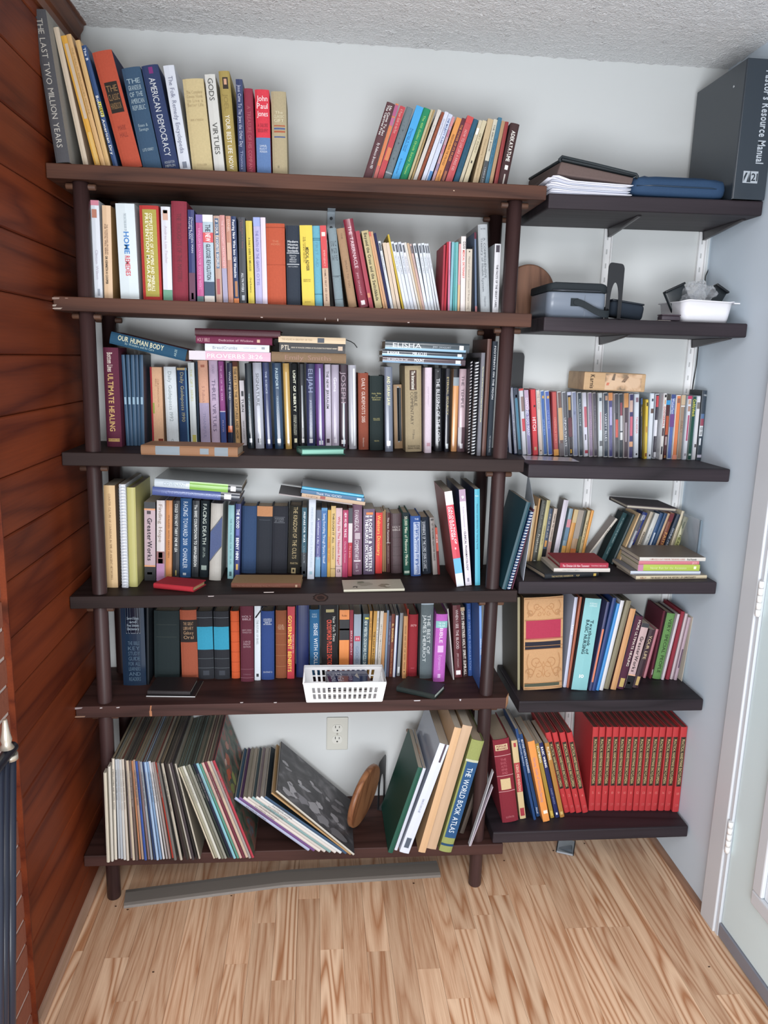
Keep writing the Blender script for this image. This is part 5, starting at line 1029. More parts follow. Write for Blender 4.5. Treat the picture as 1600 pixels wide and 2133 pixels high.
row(RE, 'paperbacks on the fourth wall shelf', CP, fC(3), """
57 76 122 195 645|p|ccb084|cream booklet with a ragged top
78 96 150 140 652|p|cc9c64|peach paperback
98 135 180 155 642|p|44443c|dark olive paperback with pale lettering|T:YOUTHS OF LONG SIT;.05;.5;8c8c80;.35|T:Prophecied;.52;.88;c8c4b4;.4|#:.93;.96;c8c8c0;.3;.7
137 166 215 153 640|p|b0a46c|pistachio yellow paperback|T:LUMENS IN HELMS;.4;.9;7c7040;.3
172 200 235 216 600|p|3c4c64|dark blue paperback with an orange foot|#:.6;.72;c88c40;.2;.8|#:.76;1;1c1c20|T:END OF THE AGE;.1;.6;c0b8b0;.4
204 230 272 216 600|p|bcaa9c|beige paperback with black capitals|T:FOREVER THE VANGUARD;.1;.6;40342c;.4;.5;vb|#:.62;1;a88074
262 300 345 150 572|p|c8c0cc|tall white-lilac paperback|S:6c6464|D:.15
320 350 388 216 556|p|7c94a0|multicoloured paperback|#:.2;.35;c07c88|#:.35;.6;5c7c94|#:.7;1;d89c40
354 386 425 222 556|p|c88c3c|orange paperback with a tan top|#:0;.25;c0a878
388 430 457 226 556|p|a88868|paperback with a patterned grey spine and orange foot|#:0;.55;988c80|#:.75;1;c8702c
432 454 500 232 556|p|44443a|dark green-black paperback|#:.5;.8;60603c
456 478 528 230 556|p|b8a478|sandy paperback|T:THE TURN OF A LIFE;.2;.8;5c4c30;.4
480 500 556 230 556|p|d89434|orange-yellow paperback
524 552 735 286 560|p|c4bcb0|grey-covered paperback slumped against the dark teal one|S:88807c|T:BILL BRIGHT;.2;.6;403830;.4
618 664 790 242 612|h|2c4c50|dark teal hardcover leaning right|S:202c2e|T:MY UTMOST FOR HIS HIGHEST;.1;.62;98acac;.26|T:Oswald;.7;.9;98acac;.25|D:.15
668 700 838 256 642|p|24383c|blackish teal paperback leaning right|D:.13
704 722 874 250 655|p|c8a878|thin beige paperback leaning right
724 752 900 262 660|p|8c9098|grey paperback with a clear label|#:.1;.3;4c4c54|#:.5;.8;a8acb0
758 776 918 255 612|p|c09c94|dusty pink booklet leaning right
786 826 945 240 608|p|283c84|ultramarine paperback leaning right|#:.05;.14;a0a8c8;.2;.8|T:CHURCH NOW;.3;.6;c08c60;.5
905 930 1003 240 480|p|c8b8a0|cream paperback titled PRISON LIVES|T:PRISON LIVES;.4;.95;383028;.5;.5;vb|D:.1
950 985 1038 250 478|p|ccccc8|chalk white paperback|T:ALL THE TRUTH;.3;.9;8c9c9c;.3|D:.1
990 1018 1075 248 478|p|2c507c|blue paperback with white letters|#:.4;.7;c8d0dc;.3;.7|D:.1
1020 1046 1108 250 478|p|28486c|navy paperback leaning right|D:.1
1048 1066 1135 252 478|p|c09c78|buff booklet leaning right|D:.1
1070 1106 1152 245 480|p|7c4430|brown paperback with orange lettering|#:.02;.18;6c2c34|T:FAITH;.4;.8;d89c50;.6;.5;vb|D:.1
1108 1142 1200 255 482|p|283448|blue-black paperback with pale title|T:DIVINE HELP;.3;.8;c0c8d4;.5;.5;v|D:.1
1150 1178 1235 232 486|p|c4b89c|cream paperback, taller, with a fine title|T:The Meaning of Persons;.3;.8;8c7c60;.3|D:.1
1182 1226 1262 276 488|p|c0bc98|pale paperback with green HEARTS lettering|#:.45;1;b0b070|T:HEARTS;.4;.85;4c5020;.5;.5;vb|#:.1;.25;4c6c40;.3;.6|D:.1
""", dmul=.66)
gp = 'books lying flat on the fourth wall shelf'
o1 = flat(CP, (200, 755, 607, 735, 42), 'h', '1c2026', 'black leather handbook lying at the bottom left', ['F:leather', 'T:THE PASTORS HANDBOOK;.12;.52;c0a870;.3', 'T:KJV;.58;.64;c0a870;.3', '#:.9;.95;c0a040;.2;.7'], 'B', fC(3), dep=.14, rowname=RE, group=gp)
o2 = flat(CP, (268, 697, 694, 692, 28), 'p', 'ccc4bc', 'white paperback lying on the black handbook', ['S:b4a898', 'T:MASTERING BIBLE;.15;.45;a0a09c;.35'], -.235, dep=.13, on=o1, rowname=RE, group=gp)
flat(CP, (315, 662, 681, 662, 40), 'h', 'a42c40', 'crimson hardcover lying on the white paperback', ['S:8c2c34', 'P:b8a090', 'T:The Christian Life New Testament;.05;.6;f0d8dc;.45;.5;v', 'T:THOMAS NELSON;.64;.95;e0b0b8;.25'], -.235, dep=.12, on=o2, rowname=RE, group=gp)
o1 = flat(CP, (890, 755, 1427, 748, 26), 'p', 'c8b898', 'cream paperback lowest in the right pile', ['S:8c8478', 'T:KELLY;.06;.14;8c4c30;.5;.5;vb', 'T:THE BIGGEST LIE IN THE HISTORY OF CHRISTIANITY;.2;.84;4c3c2c;.5;.5;vb'], 'B', fC(3), dep=.13, rowname=RE, group=gp)
o2 = flat(CP, (850, 702, 1380, 698, 26), 'm', 'b8bcc8', 'bundle of loose white papers in the right pile', ['S:74747c', '#:0;1;d0dce8;.5;.7', '#:.0;1;8c90a0;.2;.3'], -.238, dep=.14, on=o1, rowname=RE, group=gp)
o3 = flat(CP, (906, 660, 1374, 668, 48), 'p', 'a4b83c', 'lime green paperback with a pink end in the right pile', ['S:808c48', '#:0;.085;b87898', 'T:Never Run for the Ascension;.2;.78;d8dca0;.4;.5;v', '#:.9;.94;e8ecc8;.3;.75'], -.236, dep=.13, on=o2, rowname=RE, group=gp)
o4 = flat(CP, (915, 605, 1372, 612, 26), 'p', 'c8707c', 'rose pink paperback in the right pile', ['S:8c7c8c', 'T:JOY;.88;.96;f0c8cc;.6'], -.236, dep=.13, on=o3, rowname=RE, group=gp)
flat(CP, (922, 572, 1420, 590, 28), 'p', 'ccc8c0', 'white paperback topmost in the right pile', ['S:74675a', 'T:A MIRACLE A DAY FOREVER THE BOOKS AGREE;.15;.68;b87870;.4;.5;vb', 'T:Rod Rannels;.72;.86;40383c;.5;.5;vb'], -.236, dep=.15, on=o4, rowname=RE, group=gp)
flat(CP, (820, 214, 1202, 242, 28), 'h', '4c4448', 'dark hardcover lying across the tops of the leaning paperbacks', ['P:b8b0a0', 'S:4c4448'], -.17, dep=.14, rev=True, rowname=RE, group=gp)
RF = 'on the fifth wall shelf'
row(RF, 'books on the fifth wall shelf', CS_, fC(4), """
140 158 140 90 792|p|8c8464|greenish board of the tooled book's companion|S:4c4434|N:1
186 478 190 96 796|h|bc9062|very thick tan book tooled with scrollwork|S:6c5434|b:.003|#:.245;.45;a82848;.05;.94|#:.475;.555;262430;.03;.94|#:.925;.965;4c5040;.02;.92|D:.2
484 508 572 88 772|p|b8bcd0|lilac-white paperback|T:BAUER;.3;.45;e8ecf4;.5;.5;vb|D:.17
510 528 612 86 775|p|a85c40|terracotta paperback|D:.17
530 664 640 93 796|p|7cb8bc|teal nursing textbook|S:1c2028|T:Textbook of/BASIC NURSING;.23;.6;1c3c44;.5;.52;vb|T:10;.82;.87;f0f4f4;.4;.5;hb|T:ROSDAHLS/KOWALSKI;.04;.09;dcecec;.45;.55;h|D:.19
680 700 818 124 798|p|3c4068|purple-navy paperback with a salmon streak|#:.3;.9;d07858;.2;.9|D:.17
702 730 862 92 800|p|1e3870|navy paperback|D:.17
734 756 895 136 797|p|2c84c8|azure paperback|D:.16
758 786 922 112 796|p|c8c8cc|white paperback|D:.17
790 828 965 112 786|p|7c745c|drab olive paperback|D:.16
830 884 984 172 792|p|c08c58|plain caramel paperback|S:4c2c28|D:.16
888 944 1040 228 788|h|4c2438|aubergine hardcover with cream capitals|S:4c4c68|T:MORE ULTIMATE HEALING;.05;.68;e0d4c8;.34;.6;v|#:.85;.97;b89c58;.2;.8|D:.19
946 1002 1084 282 784|p|b89c9c|pinkish paperback, black at both ends|S:38303c|#:0;.06;34363c|#:.8;1;141418|#:.78;.8;d0a080|T:GreaterWorks;.2;.74;34282c;.45;.5;vb|#:.9;.93;d8dcd8;.2;.6|D:.17
1006 1052 1140 330 780|p|38242c|dark paperback with a cream label|T:YOUR LIFE;.1;.5;c8b088;.5|#:.8;.95;b89858;.3;.8|D:.16
1090 1110 1190 330 702|p|b8707c|rosy paperback|D:.15
1114 1143 1222 190 706|h|5c2030|oxblood hardcover|#:.86;.94;b8a8a8;.5;.9|D:.17
1146 1224 1262 206 712|h|5c8848|leaf green hardcover with black capitals|S:4c3c3c|T:VERY SPECIAL PEOPLE;.08;.9;24301c;.38;.5;v|D:.19
1226 1248 1350 216 716|p|c0b4bc|pale pink-grey paperback|D:.17
1262 1290 1382 196 714|h|8c2838|raspberry red hardcover|D:.19
1294 1314 1412 212 712|p|b8a8ac|greyish pink booklet|D:.17
1318 1350 1428 240 718|p|a8909c|mauve paperback with dark marks|#:.5;.8;5c4858;.3;.8|D:.16
1366 1386 1452 240 726|p|c8c0b0|ivory booklet nearest the wall|D:.17
""", dmul=.66)
RG = 'on the lowest wall shelf'
row(RG, 'books on the lowest wall shelf', CW, fC(5), """
165 283 92 290 888|h|7c1c2c|thick maroon manual with a tan emblem|#:.06;.13;c8b088;.1;.85|T:POPULAR/MECHANICS;.065;.125;7c1c2c;.6;.48;hb|#:.19;.195;d0a0a0|T:THE/BASIC/AUTO/REPAIR/AND;.22;.42;b85864;.35;.5;h|#:.43;.435;d0a0a0|#:.47;.6;c8b080;.18;.78|#:.62;.625;d0a0a0|T:ILLUSTRATED;.92;.95;c07078;.5;.5;h|D:.17
291 334 226 292 858|p|c8b080|cream paperback with a red middle|#:.28;.65;a83038|T:SCIENCE AND INVENTIONS;.3;.64;e8ccb0;.45;.5;v|#:.86;.96;a02c38;.15;.85|#:.03;.08;a83038;.3;.7|D:.16
377 407 242 206 866|p|1c4478|blue paperback leaning at the front|T:THE SCRIPTURE PRINCIPLE;.1;.5;b0c0d4;.5|D:.17
410 436 282 246 842|p|1e4474|blue paperback with white capitals|T:BEYOND FAITH & FOOLISHNESS;.06;.46;d4dce8;.55;.5;vb|T:Abuil;.88;.96;d8e0ec;.5|D:.17
458 508 345 300 880|p|e08c34|orange paperback with lilac type|T:Nursing Guide of Nutrition Nursing;.2;.75;b890a0;.4;.5;v|#:.86;.9;f0dcc8;.3;.9|D:.16
512 540 398 314 852|p|a08020|ochre paperback titled PLUMBING|T:PLUMBING;.03;.26;e0d8c0;.5;.5;vb|#:.9;.97;c8a840;.2;.8|D:.15
544 578 422 310 850|p|1c2458|navy paperback titled BASIC WIRING|T:BASIC WIRING;.05;.32;f0f0f0;.5;.5;vb|T:SUNSET BOOKS;.6;.85;8c98c0;.3|#:.93;.96;d8dce8;.3;.7|D:.15
582 614 468 310 848|p|a87428|brown-gold paperback|T:PLUMBING;.05;.22;e8dcc0;.5;.5;vb|#:.92;.96;c8a860;.2;.8|D:.15
""", dmul=.66)
enc = []
for q, (xb, xt) in enumerate(zip((612, 652, 698, 745), (472, 520, 575, 628))): enc.append((xb, xb+42, xt, 236, 815, 'leaning red encyclopedia volume'))
for q, (xb, xt) in enumerate(zip((788, 832, 878, 928, 972, 1015, 1060, 1108, 1152, 1196, 1240, 1292, 1338, 1395), (820, 868, 920, 968, 1017, 1068, 1114, 1160, 1210, 1260, 1307, 1358, 1405, 1460))): enc.append((xb, xb+(42 if q < 13 else 46), xt, 192, 797 if q < 13 else 806, 'upright red encyclopedia volume'))
row(RG, 'red encyclopedia set on the lowest wall shelf', CW, fC(5), '\n'.join(f"{a} {b} {c} {d} {e}|h|b8282c|{t}|F:paper|P:744a40|b:.0012|#:.115;.695;2a2018;.14;.86|#:.125;.685;6c5c38;.2;.24|#:.125;.685;6c5c38;.76;.8|T:PRACTICAL HANDYMANS ENCYCLOPEDIA;.14;.67;c0ac78;.42;.5;vb|T:{k+1};.76;.8;d87068;.4;.5;h|T:COM;.9;.94;d06460;.5;.5;h|D:.19" for k, (a, b, c, d, e, t) in enumerate(enc)), dmul=.8, gap=.0003)
# ------------------------------------------------------------------ other things
def Mat3(X, Y, Z, O): return Matrix(((X.x, Y.x, Z.x, O.x), (X.y, Y.y, Z.y, O.y), (X.z, Y.z, Z.z, O.z), (0, 0, 0, 1)))
def rbox(name, sx, sy, sz, m, parent, M=None, r=.01, seg=3):
    V, F = boxvf(-sx/2, sx/2, -sy/2, sy/2, 0, sz)
    o = mesh(name, V, F, m, parent); b = o.modifiers.new('bevel', 'BEVEL'); b.width = r; b.segments = seg
    o.data.polygons.foreach_set('use_smooth', [True]*6)
    if M is not None: o.matrix_local = M
    return o
T_ = Matrix.Translation
def R_(a, ax): return Matrix.Rotation(a, 4, ax)
# scrollwork, in relief, on the tooled tan spine
tan = [r[0] for r in REC if 'tooled with scrollwork' in r[1]][0]
cov = [c for c in tan.children if c.name.startswith('cover')][0]
xs = [v.co.x for v in cov.data.vertices]; zs = [v.co.z for v in cov.data.vertices]; TW = max(xs); TH = max(zs)
def spiral(cx, cz, r0, turns, a0, s=1, n=26):
    return [(cx+s*r0*(1-.82*k/n)*math.cos(a0+turns*2*math.pi*k/n), -.0002, cz+r0*(1-.82*k/n)*math.sin(a0+turns*2*math.pi*k/n)) for k in range(n+1)]
M_TOOL = mat('b07c48', 'leather')
def scrolls(zlo, zhi):
    zc_ = (zlo+zhi)/2; w = TW*.42; h = (zhi-zlo)/2; L = []
    for s in (1, -1):
        L += [spiral(TW/2+s*w*.42, zc_+h*.28, h*.42, 1.4, math.pi, s), spiral(TW/2+s*w*.8, zc_-h*.4, h*.3, 1.1, 0, s), spiral(TW/2+s*w*.3, zc_-h*.55, h*.26, 1.1, math.pi/2, s),
              [(TW/2+s*w*k/10, -.0002, zc_-h*.2+h*.5*math.sin(k*.6)) for k in range(11)], [(TW/2+s*w*(.95-.06*math.sin(k*.7)), -.0002, zc_-h*.8+h*1.6*k/10) for k in range(11)]]
    L.append([(TW/2, -.0002, zc_-h*.7), (TW/2+.004, -.0002, zc_-h*.4), (TW/2, -.0002, zc_), (TW/2-.004, -.0002, zc_-h*.4), (TW/2, -.0002, zc_-h*.7)])
    return L
for (a, b) in ((.775, .975), (.09, .43)):
    V = []; F = []
    for pts in scrolls(TH*a, TH*b):
        n = len(pts)
        for i, p in enumerate(pts):
            q = Vector(pts[min(i+1, n-1)])-Vector(pts[max(i-1, 0)]); q.normalize(); nn = Vector((-q.z, 0, q.x))*.0009; p = Vector(p); b0 = len(V)
            V += [p-nn, p+Vector((0, -.0007, 0)), p+nn]
            if i: F += [(b0-3, b0, b0+1, b0-2), (b0-2, b0+1, b0+2, b0-1)]
    mesh('tooled_scrollwork', V, F, M_TOOL, tan, smooth=True)
for z in (.985, .76, .56, .48, .445, .075, .02):
    V, F = boxvf(.0015, TW-.0015, -.0009, .0002, TH*z-.0006, TH*z+.0006); mesh('tooled_rule', V, F, M_TOOL, tan)

# slanted blue band on the grey leatherette bible
bb_ = [r[0] for r in REC if 'slanted blue band' in r[1]][0]; cvb = [c for c in bb_.children if c.name.startswith('cover')][0]
tb_ = max(v.co.x for v in cvb.data.vertices); hb_ = max(v.co.z for v in cvb.data.vertices)
for (z0, z1, c, dy) in ((.36, .73, '2c4070', -.0007), (.735, .745, '2c2c30', -.0008), (.345, .355, '2c2c30', -.0008)):
    P4 = [(0.0005, z0-.10), (tb_-.0005, z0+.10), (tb_-.0005, z1+.10), (.0005, z1-.10)]
    mesh('spine_band_or_glint', [(x, dy, hb_*z) for x, z in P4]+[(x, .001, hb_*z) for x, z in P4], [(0, 1, 2, 3), (0, 4, 5, 1), (1, 5, 6, 2), (2, 6, 7, 3), (3, 7, 4, 0)], mat(c, 'leather'), bb_)
# ring binder on the top right shelf
zt = lambda x: zC(0, x)
p0 = onY(1539, 413, -.275); p1 = onY(1568, 143, -.275)
bw = empty('ring_binder', T_((XR_-.0965, -.283, zt(1.75)+.0008)), 'big black ring binder with a white spine title in the top right corner', 'binder')
M_BK = mat('2c343c', 'plastic', 1.15)
BWX, BHZ, BD = .088, .335, .262
V = [(0, 0, 0), (BWX, 0, 0), (BWX, 0, BHZ), (0, 0, BHZ)]
o = box('spine_board', 0, BWX, 0, .004, 0, BHZ, M_BK, bw, .0025)
o = box('cover_board', 0, .004, .0045, BD, 0, BHZ, M_BK, bw, .0018)
o = box('cover_board', BWX-.004, BWX, .0045, BD, 0, BHZ, M_BK, bw, .0018)
box('page_block', .012, BWX-.012, .03, BD-.02, .012, BHZ-.02, pages_mat('c8c4bc'), bw)
V, F = title_vf("Pastor's Resource Manual", .052, .073, .088, .308, 'v', lambda x: -.0004, True); mesh('spine_title', V, F, mat('b8c0c8', 'ink'), bw)
V, F = boxvf(.022, .062, -.0006, 0, .040, .069); lg = mesh('emblem', V, F, mat('a8b0b8', 'paper'), bw)
V, F = title_vf('21', .044, .061, .042, .067, 'h', lambda x: -.001, True); mesh('emblem_figure', V, F, mat('2c343c', 'ink'), lg)
mesh('emblem_figure', [(.024, -.001, .042), (.033, -.001, .065), (.028, -.001, .065), (.024, -.001, .055), (.032, -.001, .042), (.038, -.001, .067), (.036, -.001, .042), (.041, -.001, .074), (.043, -.001, .042)], [(0, 1, 2, 3), (4, 5, 6), (6, 7, 8)], mat('2c343c', 'ink'), lg)
tube('ring_rivet', [(-.0001, .055, BHZ-.05), (-.0016, .055, BHZ-.05)], .003, mat('c0c4c8', 'metal'), bw, 12)

# brown document folder with loose papers, and the blue pouch
fz = zt(1.3)+.0008
fo = empty('document_folder', T_((1.34, -.2, fz)), 'brown and black zip document folder lying on loose white papers', 'folder')
gL = onY(1090, 372, -.262); gR = onY(1320, 393, -.262)
M_PAP = mat('c8c8d0', 'paper', 1.25)
pp = empty('loose_papers', T_((1.3, -.2, fz)), 'ruffled stack of loose white papers under the brown folder', 'papers')
x0 = 1.243; x1 = 1.455
for k in range(9):
    r = random.Random(k); a = r.uniform(-.03, .03); dx = r.uniform(-.008, .008); z0 = fz+.0012+k*.0034
    V = []; F = []; n = 14
    for i in range(n+1):
        t = i/n; xx = x0+dx+(x1-x0)*t; lift = .010*math.exp(-((t-.05)/.12)**2)*(k/8)+.006*(k/8)*(1-t)
        V += [(xx, -.268+a*(xx-x0)+r.uniform(-.0006, .0006), z0+lift), (xx, -.06+a*(xx-x0), z0+lift*.3+.006*(k/8))]
    for i in range(n): F.append((2*i, 2*i+2, 2*i+3, 2*i+1))
    o = mesh('sheet', V, F, M_PAP if k % 3 else mat('b0b4c0', 'paper', 1.2), None, smooth=True); so = o.modifiers.new('solid', 'SOLIDIFY'); so.thickness = .0013; under(o, pp)
M_BR = mat('5c4c48', 'cloth', 1.2); M_BL = mat('1c2428', 'leather', 1.2)
zb_ = fz+.046
V = [(1.262, -.262, zb_+.002), (1.462, -.262, zb_-.014), (1.455, -.02, zb_-.006), (1.252, -.02, zb_+.006),
     (1.272, -.258, zb_+.034), (1.468, -.258, zb_+.004), (1.458, -.02, zb_+.010), (1.252, -.02, zb_+.036)]
o = mesh('folder_body', V, [(0, 3, 2, 1), (4, 5, 6, 7), (0, 1, 5, 4), (1, 2, 6, 5), (2, 3, 7, 6), (3, 0, 4, 7)], M_BR, None); bevel(o, .004, 3); under(o, fo)
V2 = [(v[0]-.001 if i % 4 in (0, 3) else v[0]+.004, v[1]-(.006 if i % 4 in (0, 1) else 0), v[2]) for i, v in enumerate(V[4:]*2)]
V2 = [(a, b, c+.001 if i < 4 else c+.0085) for i, (a, b, c) in enumerate(V2)]
o = mesh('folder_flap', V2, [(0, 3, 2, 1), (4, 5, 6, 7), (0, 1, 5, 4), (1, 2, 6, 5), (2, 3, 7, 6), (3, 0, 4, 7)], M_BL, None); bevel(o, .004, 3); under(o, fo)
under(tube('zip_edge', [(1.268, -.266, zb_+.030), (1.264, -.267, zb_+.036), (1.27, -.266, zb_+.043), (1.36, -.266, zb_+.029), (1.47, -.266, zb_+.010), (1.474, -.266, zb_+.006), (1.470, -.266, zb_+.001)], .0035, M_BL, None, 10), fo)
pb_ = empty('zip_pouch', T_((1.585, -.17, fz)), 'soft padded navy blue zip pouch lying between the folder and the binder', 'pouch')
def cushion(name, x0, x1, y0, y1, z0, z1, m, parent, e=.35, n=30, k=12, wob=.0012, seed=1):
    V = []; F = []; r = random.Random(seed)
    cx, cy, cz_ = (x0+x1)/2, (y0+y1)/2, (z0+z1)/2
    for j in range(k+1):
        ph = -math.pi/2+math.pi*j/k; cp = abs(math.cos(ph))**e*1; sp = math.copysign(abs(math.sin(ph))**.6, math.sin(ph))
        for i in range(n):
            th = 2*math.pi*i/n; c, s = math.cos(th), math.sin(th)
            V.append((cx+(x1-x0)/2*math.copysign(abs(c)**e, c)*cp+r.uniform(-wob, wob)*.3, cy+(y1-y0)/2*math.copysign(abs(s)**e, s)*cp, max(z0, cz_+(z1-z0)/2*sp+r.uniform(-wob, wob)*(sp > 0))))
    for j in range(k):
        for i in range(n): a = j*n+i; b = j*n+(i+1) % n; F.append((a, b, b+n, a+n))
    F += [tuple(range(n))[::-1], tuple(range(k*n, k*n+n))]
    o = mesh(name, V, F, m, None, smooth=True); return under(o, parent)
cushion('padded_body', 1.462, 1.724, -.268, -.05, fz+.004, fz+.058, mat('26405e', 'cloth', 1.1), pb_, e=.24, seed=4, wob=.003)
under(tube('zip', [(1.475, -.262, fz+.030), (1.52, -.2695, fz+.031), (1.60, -.2705, fz+.0305), (1.67, -.2695, fz+.031), (1.705, -.262, fz+.03)], .0016, mat('24384c', 'plastic'), None, 8), pb_)

# second wall shelf: round plaque, lunch bag, bookend, speaker-like case, flat wallet, tub with cradles and bag
z2 = lambda x: zC(1, x)+.0008
M_CED = wood('cedar_plaque', '5c3c2c', '8a6048', axis=2, scale=1.4, rough=.5, g=1.1, fig=18)
def disc(name, C, R, th, nrm, m, parent, n=48, bev=.004):
    nrm = nrm.normalized(); a = nrm.cross(Vector((0, 0, 1))).normalized(); b = a.cross(nrm)
    V = []; F = []
    for (rr, h) in ((R-bev, -th/2), (R, -th/2+bev), (R, th/2-bev), (R-bev, th/2)):
        for i in range(n):
            t = 2*math.pi*i/n; V.append(C+a*rr*math.cos(t)+b*rr*math.sin(t)+nrm*h)
    for j in range(3):
        for i in range(n): F.append((j*n+i, j*n+(i+1) % n, (j+1)*n+(i+1) % n, (j+1)*n+i))
    sm = [True]*len(F); F += [tuple(range(n))[::-1], tuple(range(3*n, 4*n))]; sm += [False]*2
    o = mesh(name, V, F, m, parent); o.data.polygons.foreach_set('use_smooth', sm); return o
c = onY(1103, 595, -.03); R = .079
c = onY(1102, 590, -.035)
tag(disc('wooden_plaque', Vector((c.x, -.035, z2(1.3)+R+.0005)) + Vector((0, 0, 0)), R, .018, Vector((.1, -1, 0)), M_CED, None), 'round brown cedar plaque standing behind the lunch bag', 'plaque')
lb = empty('lunch_bag', T_((1.35, -.17, z2(1.35))), 'silver insulated lunch bag with a black zip lid and strap', 'lunch bag')
M_SIL = mat('6c7684', 'plastic', 1.0); bp_ = mat('1c2226', 'cloth', 1.3)
bx0, bx1 = 1.262, 1.424
def profile_block(name, x0, x1, y0, y1, z0, ztop, m, parent, n=12, r=.012):
    """rounded-rectangle footprint extruded with a curved top line ztop(x)"""
    P = []
    for (cx, cy, a0) in ((x1-r, y0+r, -90), (x1-r, y1-r, 0), (x0+r, y1-r, 90), (x0+r, y0+r, 180)):
        for k in range(6): a = math.radians(a0+k*18); P.append((cx+r*math.cos(a), cy+r*math.sin(a)))
    nn = len(P); V = [(x, y, z0) for x, y in P]+[(x, y, ztop(x)-.003) for x, y in P]+[(x0+(x-x0)*.98+(x1-x0)*.01, y*.985+(y0+y1)/2*.015, ztop(x)) for x, y in P]
    F = []
    for j in range(2):
        for i in range(nn): F.append((j*nn+i, j*nn+(i+1) % nn, (j+1)*nn+(i+1) % nn, (j+1)*nn+i))
    sm = [True]*len(F); F += [tuple(range(nn))[::-1], tuple(range(2*nn, 3*nn))]; sm += [False]*2
    o = mesh(name, V, F, m, None); o.data.polygons.foreach_set('use_smooth', sm); return under(o, parent)
zz = z2(1.35)
profile_block('insulated_body', bx0, bx1, -.255, -.08, zz, lambda x: zz+.066, M_SIL, lb, r=.018)
profile_block('zip_lid', bx0-.002, bx1+.002, -.258, -.077, zz+.0665, lambda x: zz+.086+.012*math.sin(math.pi*(x-bx0)/(bx1-bx0)), bp_, lb, r=.019)
under(tube('zip', [(bx0+.01, -.259, zz+.069), (bx0+.05, -.2605, zz+.0695), (bx1-.03, -.2605, zz+.0695), (bx1+.001, -.25, zz+.069)], .0016, mat('4c5058', 'metal'), None, 8), lb)
def ribbon(name, pts, w, m, parent, th=.0025, up=Vector((0, 0, 1))):
    V = []; F = []
    for i, p in enumerate(pts):
        p = Vector(p); V += [p-up*w/2, p+up*w/2]
        if i: F.append((2*i-2, 2*i, 2*i+1, 2*i-1))
    o = mesh(name, V, F, m, None, smooth=True); s = o.modifiers.new('solid', 'SOLIDIFY'); s.thickness = th; s.offset = 0
    ss = o.modifiers.new('sub', 'SUBSURF'); ss.levels = 2; ss.render_levels = 2
    return under(o, parent)
ribbon('carry_strap', [(1.330, -.2575, zz+.040), (1.350, -.260, zz+.040), (1.375, -.268, zz+.026), (1.40, -.272, zz+.012), (1.43, -.268, zz+.010), (1.437, -.24, zz+.018), (1.432, -.2, zz+.03)], .020, bp_, lb)
under(box('strap_tab', 1.325, 1.345, -.2575, -.2555, zz+.03, zz+.05, bp_, None), lb)
under(box('side_seam', 1.363, 1.3645, -.2562, -.2548, zz+.005, zz+.058, mat('6c7480', 'plastic'), None), lb)
M_BE = mat('2c2c2e', 'plastic', 1.0)
def bookend(name, M, label, w=.06, h=.125, base=.09, lift=0):
    e = empty(name, M, label, 'bookend', 'black steel bookends')
    n = 14; out = [(-w/2, 0), (w/2, 0), (w/2, h-.015)]
    for k in range(n+1):
        a = math.radians(0+180*k/n); out.append(((w/2)*math.cos(a)*(1 if True else 1), h-.015+.015*math.sin(a)))
    # plate with an arched opening: outer and inner outlines bridged
    N = 32
    O = []; I = []
    for k in range(N+1):
        a = math.pi*k/N; cx = -(w/2)*math.cos(a)
        sx = max(-w/2, min(w/2, cx*1.25)); O.append((sx, h-(.012*(abs(sx)/(w/2))**8)))
        I.append((-(w*.27)*math.cos(a), h*.30+(h*.36)*math.sin(a)))
    O = [(-w/2, 0)]+O+[(w/2, 0)]; I = [(-w*.27, 0)]+I+[(w*.27, 0)]
    m_ = len(O); V = [(0, x, z) for x, z in O]+[(0, x, z) for x, z in I]; F = [(k, k+1, m_+k+1, m_+k) for k in range(m_-1)]
    o = mesh('plate', V, F, M_BE, e); s = o.modifiers.new('solid', 'SOLIDIFY'); s.thickness = .0012
    bq = box('foot', .0008, base, -w/2, w/2, 0, .0012, M_BE, e)
    return e
q = onY(1283, 655, -.235)
bookend('bookend', T_((q.x-.004, -.222, z2(q.x))) @ R_(math.radians(-60), 'Z'), 'black steel bookend with an arched hole standing beside the lunch bag', .066, .148, .05)
ca = empty('speaker_case', T_((1.506, -.165, z2(1.5))), 'small black rounded gadget case lying behind the steel bookend', 'case')
o = rbox('case_shell', .098, .055, .044, mat('242c36', 'matte', 1.2), ca, T_((-.0, 0, .0065)) @ R_(math.radians(7), 'Y'), .012, 4)
rbox('case_lid', .094, .052, .005, mat('1a2028', 'plastic', 1.2), ca, T_((0.004, 0, .0478)) @ R_(math.radians(7), 'Y'), .0018, 2)
wa = empty('wallet', T_((1.600, -.255, z2(1.6))), 'small dark brown folded wallet lying in front of the white tub', 'wallet')
rbox('wallet_body', .052, .03, .012, mat('342c34', 'leather', 1.2), wa, T_((0, 0, .0012)), .003)
rbox('wallet_flap', .053, .031, .003, mat('3c3038', 'leather', 1.2), wa, T_((0, 0, .0135)), .0014)
tag(box('paper_slip', 1.565, 1.60, -.268, -.24, z2(1.6), z2(1.6)+.0006, mat('b8b0a8', 'paper', 1.2)), 'small pale paper slip under the wallet at the shelf edge', 'paper')
